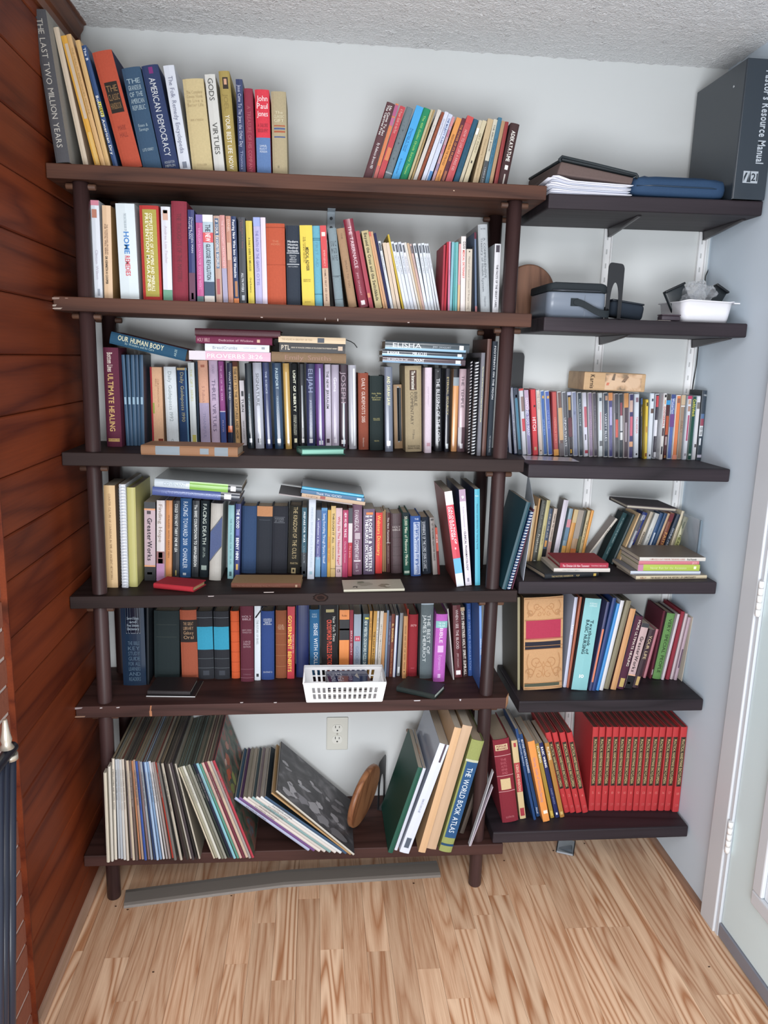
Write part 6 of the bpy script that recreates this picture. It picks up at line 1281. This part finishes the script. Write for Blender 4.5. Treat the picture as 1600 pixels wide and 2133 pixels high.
# tub
tb = empty('plastic_tub', T_((1.70, -.18, z2(1.7))), 'white plastic tub with wavy rim full of phone holders', 'tub')
M_W = mat('d8d8de', 'plastic', 1.05)
def tubmesh():
    P = []; x0, x1, y0, y1, r = 1.632, 1.782, -.262, -.10, .02
    for (cx, cy, a0) in ((x1-r, y0+r, -90), (x1-r, y1-r, 0), (x0+r, y1-r, 90), (x0+r, y0+r, 180)):
        for k in range(9): a = math.radians(a0+k*11.25); P.append((cx+r*math.cos(a), cy+r*math.sin(a)))
    cx, cy = (x0+x1)/2, (y0+y1)/2; n = len(P); V = []; z0 = z2(1.7)
    for (s, h) in ((.86, 0), (.9, .025), (.95, .054), (1.0, .056), (1.03, .0565), (1.03, .0535), (1.0, .0535)):
        for (x, y) in P:
            wv = .004*math.sin((x-x0)*48)+.003*math.cos(y*40) if h > .04 else 0
            V.append((cx+(x-cx)*s, cy+(y-cy)*s, z0+h+wv*(h > .03)))
    F = []
    for j in range(6):
        for i in range(n): F.append((j*n+i, j*n+(i+1) % n, (j+1)*n+(i+1) % n, (j+1)*n+i))
    F.append(tuple(range(n))[::-1])
    o = mesh('tub_wall', V, F, M_W, None, smooth=True); s = o.modifiers.new('solid', 'SOLIDIFY'); s.thickness = .0018; s.offset = 1
    return under(o, tb)
tubmesh()
under(box('grip_tab', 1.783, 1.800, -.25, -.13, z2(1.7)+.051, z2(1.7)+.0545, M_W, None, .001), tb)
def gadget(x, y, z, rx, ry, label, w=.062, h=.07):
    g = empty('phone_holder', T_((x, y, z)) @ R_(rx, 'Y') @ R_(ry, 'X'), label, 'phone holder', 'phone holders in the white tub')
    rbox('cradle', w, .014, h, mat('1c2226', 'plastic', 1.2), g, None, .006, 3)
    rbox('pivot', .016, .02, .02, mat('14181c', 'plastic', 1.2), g, T_((0, .012, h*.75)), .004)
    rbox('clamp_lip', w*.98, .022, .006, mat('14181c', 'plastic', 1.2), g, T_((0, -.006, h-.006)), .002)
gadget(1.674, -.19, z2(1.7)+.022, math.radians(-26), math.radians(-8), 'black phone holder leaning left out of the white tub', .062, .082)
gadget(1.742, -.17, z2(1.7)+.022, math.radians(30), math.radians(-6), 'black phone holder leaning right out of the white tub', .045, .09)
# crumpled clear bag
mb_, ntb, bb = base('clear_plastic_bag'); bb.inputs['Base Color'].default_value = (.85, .87, .9, 1); bb.inputs['Roughness'].default_value = .12; bb.inputs['Transmission Weight'].default_value = .8; bb.inputs['IOR'].default_value = 1.1; bb.inputs['Alpha'].default_value = .55
from mathutils import noise as _nz
def crumple(cx, cy, cz_, sx, sy, sz, seed):
    V = []; F = []; n = 20; k = 12
    for j in range(k+1):
        ph = -math.pi/2+math.pi*j/k
        for i in range(n):
            th = 2*math.pi*i/n; d = Vector((math.cos(th)*math.cos(ph), math.sin(th)*math.cos(ph), math.sin(ph)))
            s = 1+.55*_nz.noise(d*2.2+Vector((seed, 0, 0)))+.25*_nz.noise(d*6+Vector((0, seed, 0)))
            V.append((cx+d.x*sx*s, cy+d.y*sy*s, cz_+d.z*sz*s))
    for j in range(k):
        for i in range(n): a = j*n+i; b = j*n+(i+1) % n; F.append((a, b, b+n, a+n))
    return mesh('bag_fold', V, F, mb_, None)
cb = empty('plastic_bag', T_((1.70, -.2, z2(1.7)+.06)), 'crumpled clear plastic bag on top of the white tub', 'plastic bag')
zz = z2(1.7)
for a in ((1.688, -.205, zz+.082, .026, .022, .026, 2), (1.722, -.205, zz+.080, .030, .022, .020, 9), (1.672, -.212, zz+.062, .022, .012, .012, 5), (1.716, -.19, zz+.102, .01, .008, .016, 7)): under(crumple(*a), cb)
# steel bookend behind the film cases, left
q = onY(1074, 800, -.10)
bookend('bookend', T_((1.251, -.028, zC(2, 1.27)+.001)) @ R_(math.radians(-84), 'Z'), 'tall black steel bookend behind the left end of the film cases', .042, .30, .01)
# wooden box lying across the film cases
bq0 = onY(1215, 812, -.165); bq1 = onY(1343, 817, -.165); bt0 = onY(1217, 774, -.165)
ztop = max(bq0.z, bq1.z); L = (bq1-bq0).length; ang = math.atan2(bq0.z-bq1.z, bq1.x-bq0.x)
wbx = empty('wooden_box', T_(bq0) @ R_(ang, 'Y'), 'light wooden box with a faded figure painting lying on the film cases', 'box')
M_BX = wood('pale_box_wood', '9a7a54', 'b8966c', axis=0, scale=2, rough=.5, g=1.12, fig=5)
hb = bt0.z-bq0.z
box('box_body', 0, L, 0, .14, 0, hb, M_BX, wbx, .003)
mp_, ntp, bpn = base('faded_figure_print'); tcp = nd(ntp, 'ShaderNodeTexCoord'); nz_ = nd(ntp, 'ShaderNodeTexNoise', Scale=22.0, Detail=3.0); rp_ = nd(ntp, 'ShaderNodeValToRGB')
ntp.links.new(tcp.outputs['Object'], nz_.inputs['Vector']); ntp.links.new(nz_.outputs[0], rp_.inputs[0]); ntp.links.new(rp_.outputs[0], bpn.inputs['Base Color'])
e = rp_.color_ramp.elements; e[0].position = .42; e[0].color = colour('7c6850'); e[1].position = .56; e[1].color = colour('c4a484'); x_ = e.new(.5); x_.color = colour('b89470')
mesh('painted_panel', [(L*.34, -.0006, hb*.06), (L*.93, -.0006, hb*.06), (L*.93, -.0006, hb*.95), (L*.34, -.0006, hb*.95)], [(0, 1, 2, 3)], mp_, wbx)
fig = [[(.40, .35), (.47, .62), (.52, .5), (.62, .48), (.7, .6), (.76, .3), (.8, .08), (.74, .2), (.66, .38), (.55, .36), (.46, .22)], [(.44, .6), (.47, .95), (.5, .95), (.49, .58)], [(.6, .5), (.68, .9), (.72, .8), (.66, .5)]]
for k, f_ in enumerate(fig):
    mesh('painted_figure', [(L*a, -.0010, hb*b) for a, b in f_], [tuple(range(len(f_)))], mat(['c8a888', '6c5c4c', '7c6450'][k], 'ink'), wbx)
mesh('painted_figure', [(L*a, -.0011, hb*b) for a, b in [(.36, .3), (.4, .3), (.41, .45), (.37, .45)]], [(0, 1, 2, 3)], mat('c06c50', 'ink'), wbx)
V, F = title_vf('Karnis', L*.10, L*.17, hb*.1, hb*.85, 'v', lambda x: -.0008, True); mesh('box_lettering', V, F, mat('3c2c1c', 'ink'), wbx)
# card in front of the film cases
a = [onZ(*(1040+x/6.667, 740+y/6.667), zC(2, 1.3)+.001) for x, y in ((312, 1392), (990, 1422), (1110, 1478), (362, 1452))]
V = [tuple(v) for v in a]+[(v.x, v.y, v.z+.0006) for v in a]
fl = mesh('paper_flyer', V, [(0, 1, 2, 3), (7, 6, 5, 4), (0, 4, 5, 1), (1, 5, 6, 2), (2, 6, 7, 3), (3, 7, 4, 0)], mat('b4aab0', 'gloss', 1.2)); tag(fl, 'white printed flyer lying at the edge before the film cases', 'flyer')
# clear acrylic stand on the fourth wall shelf
ma_, nta, ba = base('clear_acrylic'); ba.inputs['Base Color'].default_value = (.9, .93, .95, 1); ba.inputs['Roughness'].default_value = .05; ba.inputs['Transmission Weight'].default_value = .9; ba.inputs['IOR'].default_value = 1.3
ac = empty('acrylic_stand', T_((1.775, -.2, zC(3, 1.77)+.001)), 'clear acrylic sign stand against the right wall beside paperbacks', 'stand')
q = onY(1080+1350/3.636, 1000+505/3.636, -.15)
under(box('upright_sheet', 1.800, 1.803, -.17, -.03, zC(3, 1.77)+.001, zC(3, 1.77)+.16, ma_, None), ac)
under(box('front_edge', 1.798, 1.805, -.176, -.1705, zC(3, 1.77)+.001, zC(3, 1.77)+.16, mat('6c7c88', 'plastic'), None), ac)
# metal bookend and round plaque between the records
r0 = onZ(733, 1727, zA(5, .8)+.001)
pl_c = onY(752, 1652, -.17)
nrm = Vector((math.cos(math.radians(28)), -math.sin(math.radians(28)), -.18)).normalized()
Rr = .099; cz_ = zA(5, .83)+Rr*math.sqrt(1-nrm.z**2)+.0115*abs(nrm.z)+.003
tag(disc('wooden_plaque', Vector((.815, -.165, cz_)), Rr, .018, nrm, wood('oak_plaque', '6c4024', '9c6840', axis=2, scale=1.4, rough=.4, g=1.1, fig=10), None), 'round polished wooden plaque standing on edge beside the picture sleeve', 'plaque')
bookend('bookend', T_((.880, -.055, zA(5, .87)+.001)) @ R_(math.radians(-25), 'Z'), 'black steel bookend with an arched hole behind the green folder', .07, .165, .02)
# strip of wood edging lying on the green folder
e0 = onY(740+695/5, 1460+690/5, -.262); e1 = onY(740+545/5, 1460+330/5, -.06)
tag(tube('wood_edging', [e0+Vector((0, 0, .009)), (e0+e1)/2+Vector((.004, 0, .012)), e1+Vector((0, 0, .009))], .0055, wood('edging', '7c5c48', 'a07c64', axis=1, scale=3, g=1.1, fig=5), None, 8), 'short tan strip of wooden edging resting on the green folder', 'wood strip')

# picture on the slumped sleeve: painted figures, flat on its upper face
sl = [r[0] for r in REC if 'black and white painting' in r[1]][0]
cv = [c for c in sl.children if c.name.startswith('sleeve')][0]
T9 = max(v.co.x for v in cv.data.vertices); D9 = max(v.co.y for v in cv.data.vertices); H9 = max(v.co.z for v in cv.data.vertices)
mq, ntq, bq_ = base('greyscale_painting'); tcq = nd(ntq, 'ShaderNodeTexCoord'); n1 = nd(ntq, 'ShaderNodeTexNoise', Scale=14.0, Detail=5.0, Distortion=1.2); rq = nd(ntq, 'ShaderNodeValToRGB')
ntq.links.new(tcq.outputs['Object'], n1.inputs['Vector']); ntq.links.new(n1.outputs[0], rq.inputs[0]); ntq.links.new(rq.outputs[0], bq_.inputs['Base Color']); bq_.inputs['Roughness'].default_value = .45
e = rq.color_ramp.elements; e[0].position = .4; e[0].color = colour('38363a'); e[1].position = .72; e[1].color = colour('7c7a7e'); x_ = e.new(.55); x_.color = colour('4c4a4e')
xx = T9+.0004
mesh('printed_picture', [(xx, .002, .002), (xx, D9-.002, .002), (xx, D9-.002, H9-.002), (xx, .002, H9-.002)], [(0, 1, 2, 3)], mq, sl)
def blob(u, v, a, b, rot, n=14, seed=0):
    r = random.Random(seed); out = []
    for k in range(n):
        t = 2*math.pi*k/n; rr = 1+r.uniform(-.25, .25); p = (a*rr*math.cos(t), b*rr*math.sin(t))
        out.append((xx+.0003, D9*(u+p[0]*math.cos(rot)-p[1]*math.sin(rot)), H9*(v+p[0]*math.sin(rot)+p[1]*math.cos(rot))))
    return out
sd = 0
# u: from spine (0) to back (1); v: up the sleeve. pale dresses and heads of the painted group
for (u, v, a, b, rot, c) in ((.12, .87, .05, .07, .2, 'a8a6aa'), (.22, .80, .10, .06, .6, 'b4b2b6'), (.2, .70, .07, .09, .1, '8c8a90'), (.32, .84, .03, .03, 0, 'b0aeb2'), (.62, .92, .03, .04, 0, 'a8a6aa'), (.55, .88, .02, .05, .3, '908e92'),
    (.22, .52, .10, .09, .4, 'a8a6aa'), (.35, .46, .05, .05, .3, 'b4b2b6'), (.14, .42, .08, .10, .2, '8c8a8e'), (.44, .66, .03, .08, .2, 'a8a8ac'), (.48, .72, .035, .03, 0, 'b8b6ba'), (.62, .5, .03, .08, .1, '9c9a9e'),
    (.66, .56, .03, .03, 0, 'b4b2b6'), (.36, .25, .06, .05, .5, 'a09ea2'), (.3, .17, .03, .05, .2, '98969a'), (.55, .22, .04, .08, .2, '848286'), (.6, .34, .03, .03, 0, 'aaa8ac'), (.72, .18, .03, .07, .2, '8c8a8e'), (.1, .2, .07, .12, .2, '727074')):
    sd += 1; mesh('painted_figure', blob(u, v, a, b, rot, seed=sd), [tuple(range(14))], mat(c, 'ink'), sl)
# colourful flower picture on the face of the crimson sleeve
ss_ = [r[0] for r in REC if r[1].startswith('crimson record sleeve')][0]
cv = [c for c in ss_.children if c.name.startswith('sleeve')][0]
T9 = max(v.co.x for v in cv.data.vertices); D9 = max(v.co.y for v in cv.data.vertices); H9 = max(v.co.z for v in cv.data.vertices); xx = T9+.0004
mf, ntf, bf = base('flower_painting'); tcf = nd(ntf, 'ShaderNodeTexCoord'); nf = nd(ntf, 'ShaderNodeTexNoise', Scale=16.0, Detail=5.0, Distortion=.8); rf = nd(ntf, 'ShaderNodeValToRGB')
ntf.links.new(tcf.outputs['Object'], nf.inputs['Vector']); ntf.links.new(nf.outputs[0], rf.inputs[0]); ntf.links.new(rf.outputs[0], bf.inputs['Base Color'])
e = rf.color_ramp.elements; e[0].position = .36; e[0].color = colour('20261e'); e[1].position = .75; e[1].color = colour('74808a'); x_ = e.new(.5); x_.color = colour('4c5c4c'); x_ = e.new(.58); x_.color = colour('8c4c3c'); x_ = e.new(.64); x_.color = colour('5c6870')
mesh('printed_picture', [(xx, .002, .002), (xx, D9-.002, .002), (xx, D9-.002, H9-.002), (xx, .002, H9-.002)], [(0, 1, 2, 3)], mf, ss_)
for k, (u, v, a, b, c) in enumerate(((.25, .72, .08, .05, 'b85030'), (.4, .8, .07, .05, 'a85840'), (.2, .6, .07, .05, '7c8444'), (.55, .86, .06, .04, 'b07868'), (.35, .62, .06, .06, '8c9450'), (.3, .82, .05, .03, 'c0a090'))):
    mesh('painted_flower', blob(u, v, a, b, 0, seed=40+k), [tuple(range(14))], mat(c, 'ink'), ss_)

# sketch on the cream booklet (fourth shelf)
bkr = [r[0] for r in REC if 'faint ink sketch' in r[1]][0]
cv = [c for c in bkr.children if c.name.startswith('cover')][0]
T9 = max(v.co.x for v in cv.data.vertices); D9 = max(v.co.y for v in cv.data.vertices); H9 = max(v.co.z for v in cv.data.vertices)
for k, (u, v, a, b, c) in enumerate(((.35, .3, .2, .1, '8c8874'), (.3, .25, .08, .05, 'c8c4b0'), (.55, .62, .18, .12, 'a09c88'), (.3, .8, .03, .04, '4c4c40'), (.25, .83, .05, .012, '4c4c40'), (.2, .78, .05, .012, '4c4c40'), (.7, .7, .1, .06, '7c8068'))):
    r = random.Random(k+90); out = [(T9+.0003+k*.0001, D9*(u+a*(1+r.uniform(-.3, .3))*math.cos(t)), H9*(v+b*(1+r.uniform(-.3, .3))*math.sin(t))) for t in [2*math.pi*q/12 for q in range(12)]]
    mesh('printed_sketch', out, [tuple(range(12))], mat(c, 'ink'), bkr)
# slanted band edges on the grey leatherette bible stay as plain bands; white leaning sheet beyond the post
a = [onY(1100, 985, -.10), onY(1113, 1050, -.265), onY(1088, 1222, -.265), onY(1080, 1150, -.10)]
sh_ = mesh('paper_sheet', [tuple(v) for v in a]+[(v.x+.0008, v.y, v.z) for v in a], [(0, 1, 2, 3), (7, 6, 5, 4), (0, 4, 5, 1), (1, 5, 6, 2), (2, 6, 7, 3), (3, 7, 4, 0)], mat('b8c4d0', 'paper', 1.25)); tag(sh_, 'white card sheet leaning between the teal cover and the wall shelf', 'sheet')

# basket on the fifth shelf
P = [onZ(640, 1463, zA(4, .7)+.001), onZ(795, 1463, zA(4, .8)+.001)]
bs = empty('plastic_basket', T_(((P[0].x+P[1].x)/2, -.2, zA(4, .73)+.0052)), 'white slotted plastic basket holding small booklets', 'basket')
M_BS = mat('d4d4da', 'plastic', 1.3)
bwid = (P[1].x-P[0].x)/2; yf_ = min(P[0].y, P[1].y)+.2; yb2 = yf_+.115; HB = .058
def wallgrid(pa, pb, ta, tb, nslot, rows, name, tk):
    """lattice wall between bottom edge pa-pb and top edge ta-tb"""
    V = []; F = []
    pa, pb, ta, tb = map(Vector, (pa, pb, ta, tb))
    nrm = (pb-pa).cross(ta-pa).normalized()*tk
    def quad(u0, u1, v0, v1):
        c = []
        for (u, v) in ((u0, v0), (u1, v0), (u1, v1), (u0, v1)): c.append((pa.lerp(pb, u)).lerp(ta.lerp(tb, u), v))
        n = len(V)
        for q in c: V.append(q)
        for q in c: V.append(q+nrm)
        F.extend([tuple(n+i for i in f) for f in ((0, 1, 2, 3), (7, 6, 5, 4), (0, 4, 5, 1), (1, 5, 6, 2), (2, 6, 7, 3), (3, 7, 4, 0))])
    quad(0, 1, 0, .17); quad(0, 1, .44, .50); quad(0, 1, .78, 1)
    for k in range(nslot+1):
        m0 = .075; u = m0+(1-2*m0)*k/nslot; quad(max(0, u-.014) if k else 0, min(1, u+.014) if k < nslot else 1, .17, .44); quad(max(0, u-.014) if k else 0, min(1, u+.014) if k < nslot else 1, .50, .78)
    o = mesh(name, V, F, M_BS, bs); return o
ex = .010
bx_ = bwid
fb = [(-bx_, yf_, 0), (bx_, yf_, 0), (-bx_-ex, yf_-ex*.4, HB), (bx_+ex, yf_-ex*.4, HB)]
rb = [(bx_, yb2, 0), (-bx_, yb2, 0), (bx_+ex, yb2+ex*.4, HB), (-bx_-ex, yb2+ex*.4, HB)]
wallgrid(fb[0], fb[1], fb[2], fb[3], 13, 2, 'basket_wall', .0022)
wallgrid(rb[0], rb[1], rb[2], rb[3], 13, 2, 'basket_wall', .0022)
wallgrid(fb[1], rb[0], fb[3], rb[2], 8, 2, 'basket_wall', .0022)
wallgrid(rb[1], fb[0], rb[3], fb[2], 8, 2, 'basket_wall', .0022)
box('basket_floor', -bx_, bx_, yf_, yb2, .0, .0022, M_BS, bs)
rim = [(-bx_-ex, yf_-ex*.4, HB), (bx_+ex, yf_-ex*.4, HB), (bx_+ex, yb2+ex*.4, HB), (-bx_-ex, yb2+ex*.4, HB), (-bx_-ex, yf_-ex*.4, HB)]
tube('rim', rim, .0032, M_BS, bs, 8)
mb2 = bs.matrix_world.copy()
for k in range(6):
    e = empty('booklet', mb2 @ T_((-.052+k*.002, yf_+.012+k*.003, .004+k*.0067)) @ R_(math.radians(1.5*k), 'Z'), ordinal(k+1)+' booklet from the bottom of the basket pile' if k < 5 else 'navy booklet about finding peace topmost in the white basket', 'booklet', 'booklets in the white basket')
    box('page_block', .0006, .118, .0006, .085, .0006, .0052, pages_mat('c8c4bc', 2), e)
    box('cover', 0, .12, 0, .087, .0053, .006, mat(['8c8894', '303c6c', '7c7078', '2c3868', '9c9ca4', '1c2454'][k], 'gloss'), e)
    if k == 5:
        for (t, x, y, w, h, c) in (('FINDING', .022, .012, .052, .014, 'c8ccd8'), ('PEACE', .044, .012, .058, .018, 'd0d4e0'), ('Afterloss', .07, .012, .05, .012, 'a8acc0')):
            flat_text('cover_title', t, w, h, T_((x, y, .0062)) @ R_(math.radians(90), 'Z'), mat(c, 'ink'), e)
        mesh('cover_picture', [(.09, .02, .0062), (.09, .06, .0062), (.084, .05, .0062), (.08, .043, .0062), (.084, .03, .0062)], [(0, 4, 3, 2, 1)], mat('b8b4ac', 'ink'), e)
# folded ribbon over the white paperback (fifth shelf)
tag(tube('ribbon_bookmark', [onY(220+1190/3.81, 1240+178/3.81, -.20), onY(220+1225/3.81, 1240+130/3.81, -.201), onY(220+1255/3.81, 1240+88/3.81, -.20), onY(220+1280/3.81, 1240+92/3.81, -.19)], .002, M_RIB, None, 8), 'black ribbon bookmark curling over the white paperback on the fifth shelf', 'ribbon')
# grey threshold strip on the floor
a0 = onZ(258, 1893, 0); a1 = onZ(590, 1851, 0); a2 = onZ(918, 1828, 0)
tsp = [a0.lerp(a1, k/8) for k in range(8)]+[a1.lerp(a2, k/8) for k in range(9)]
prof = [(0, .0006), (.002, .008), (.010, .012), (.050, .015), (.066, .012), (.070, .0006)]
V = []; F = []
for i, p in enumerate(tsp):
    t = (tsp[min(i+1, len(tsp)-1)]-tsp[max(i-1, 0)]).normalized(); n_ = Vector((-t.y, t.x, 0))
    bow = .004*math.sin(math.pi*i/(len(tsp)-1))
    for (d, h) in prof: V.append(p+n_*(d+bow)+Vector((0, 0, h)))
    if i:
        b0 = (i-1)*6
        for k in range(6): F.append((b0+k, b0+6+k, b0+6+(k+1) % 6, b0+(k+1) % 6))
F += [tuple(range(6)), tuple(range(len(V)-6, len(V)))[::-1]]
o = mesh('threshold_strip', V, F, mat('6e6760', 'plastic', 1.05)); tag(o, 'long taupe vinyl threshold strip lying loose on the floor', 'floor strip')
# small grey metal bracket on the floor under the right shelves
a = [onZ(*(1120+x/13.33, 1720+y/13.33), .0008) for x, y in ((525, 745), (975, 850), (1020, 470), (565, 440))]
fb_ = empty('metal_stop', T_(a[0]), 'small grey metal stop on the floor under the lowest wall shelf', 'metal stop')
u = (a[1]-a[0]); w = (a[3]-a[0]); nU = u.normalized(); nW = w.normalized(); LU = u.length; LW = w.length+.02
Mx = Mat3(nU, nW, nU.cross(nW), a[0]); fb_.matrix_world = Mx
M_ST = mat('8c949c', 'metal', 1.2)
box('plate', 0, LU, 0, LW, 0, .002, M_ST, fb_); box('front_lip', 0, LU, -.001, .003, .002, .006, mat('b0bcc8', 'metal', 1.2), fb_)
mesh('wedge', [(LU*.1, .02, .002), (LU*.95, .012, .002), (LU*.9, .048, .002), (LU*.1, .03, .002), (LU*.9, .02, .010), (LU*.85, .045, .010)], [(0, 1, 4), (0, 4, 5, 3), (3, 5, 2), (1, 2, 5, 4)], mat('6c7680', 'metal'), fb_)
box('rubber_edge', -.0025, -.0001, .002, LW, 0, .005, mat('18181c', 'matte'), fb_); box('rubber_edge', LU+.0001, LU+.0025, .002, LW, 0, .005, mat('18181c', 'matte'), fb_)
# crumbs on the floor
for k, (u, v) in enumerate(((241, 1888), (266, 1895), (178, 1908), (1153, 1772), (1218, 1757), (862, 1840), (319, 2025), (1050, 1793), (1477, 2014), (482, 1866))):
    p = onZ(u, v, .0004); r = random.Random(k); n = 7; a0 = r.random()*3
    L1 = .004 if k != 2 else .009
    out = [(p.x+L1*math.cos(a0+2*math.pi*q/n)*r.uniform(.5, 1), p.y+L1*.5*math.sin(a0+2*math.pi*q/n)*r.uniform(.5, 1)) for q in range(n)]
    o = prism('crumb', out, 2, .0003, .0016, mat('3c2416', 'matte'))
    where = ['beside the front left post', 'by the left end of the vinyl strip', 'curled near the left wall', 'left of the metal stop', 'under the lowest wall shelf', 'below the right end of the vinyl strip', 'on the open oak floor at left', 'right of the front right post', 'near the door casing', 'just in front of the vinyl strip'][k]
    tag(o, 'tiny dark crumb on the floor '+where, 'crumb', 'crumbs on the floor')
# black fireplace screen, bottom left, only its edge in view
t0 = onX(22, 1570, .1); b0_ = onX(22, 2130, .1); d = (b0_-t0); b1 = t0+d*(t0.z/(-d.z))*1.0
b1.z = .0
fs = empty('fireplace_screen', T_(b1), 'black fireplace screen with brass corner fittings leaning at the brick wall', 'fireplace screen')
M_NV = mat('1c2232', 'plastic', 1.2); M_BR2 = mat('b8b0a0', 'metal', 1.2)
top = t0+Vector((0, 0, 0)); ax = (top-b1).normalized()
for k, (dy, r) in enumerate(((0.0, .010), (-.028, .008), (-.052, .008), (-.5, .010))):
    under(tube('frame_bar', [b1+Vector((0, dy, .0105)), top+Vector((0, dy, 0))], r, M_NV, None, 12), fs)
under(tube('frame_bar', [top+Vector((0, .012, .008)), top+Vector((0, -.51, .008))], .0105, M_NV, None, 12), fs)
under(tube('frame_bar', [b1+Vector((0, 0, .03)), b1+Vector((0, -.5, .03))], .008, M_NV, None, 12), fs)
for h in range(14):
    under(tube('mesh_bar', [b1.lerp(top, .06+.065*h)+Vector((0, -.055, .002)), b1.lerp(top, .06+.065*h)+Vector((0, -.495, .002))], .0022, M_NV, None, 6), fs)
under(tube('brass_collar', [top+Vector((0, -.002, -.010)), top+Vector((0, -.002, .0005))], .0135, M_BR2, None, 14), fs)
under(tube('brass_finial', [top+Vector((0, -.014, .019)), top+Vector((0, -.014, .028)), top+Vector((0, -.014, .036)), top+Vector((0, -.014, .05)), top+Vector((0, -.014, .075))], .009, M_BR2, None, 14, radii=[.013, .008, .010, .007, .004]), fs)
# cover the scene script's leftovers
bpy.context.view_layer.update()
# ------------------------------------------------------------------ labels that single each thing out
def ordinal(n):
    w = 'first second third fourth fifth sixth seventh eighth ninth tenth eleventh twelfth thirteenth fourteenth fifteenth sixteenth seventeenth eighteenth nineteenth twentieth'.split()
    if n <= 20: return w[n-1]
    t = {2: 'twenty', 3: 'thirty', 4: 'forty'}[n//10]
    return t+'-'+w[n % 10-1] if n % 10 else t[:-1]+'ieth'
from collections import defaultdict
by = defaultdict(list)
for r in REC: by[(r[1], r[2])].append(r)
byd = defaultdict(set)
for r in REC: byd[r[1]].add(r[2])
for (desc, rn), L in by.items():
    L.sort(key=lambda r: r[0].matrix_world.translation.x)
    for k, r in enumerate(L):
        lab = desc
        if len(L) > 1: lab = ordinal(k+1)+' '+desc+' from the left'
        lab += ' '+rn
        r[0]['label'] = lab
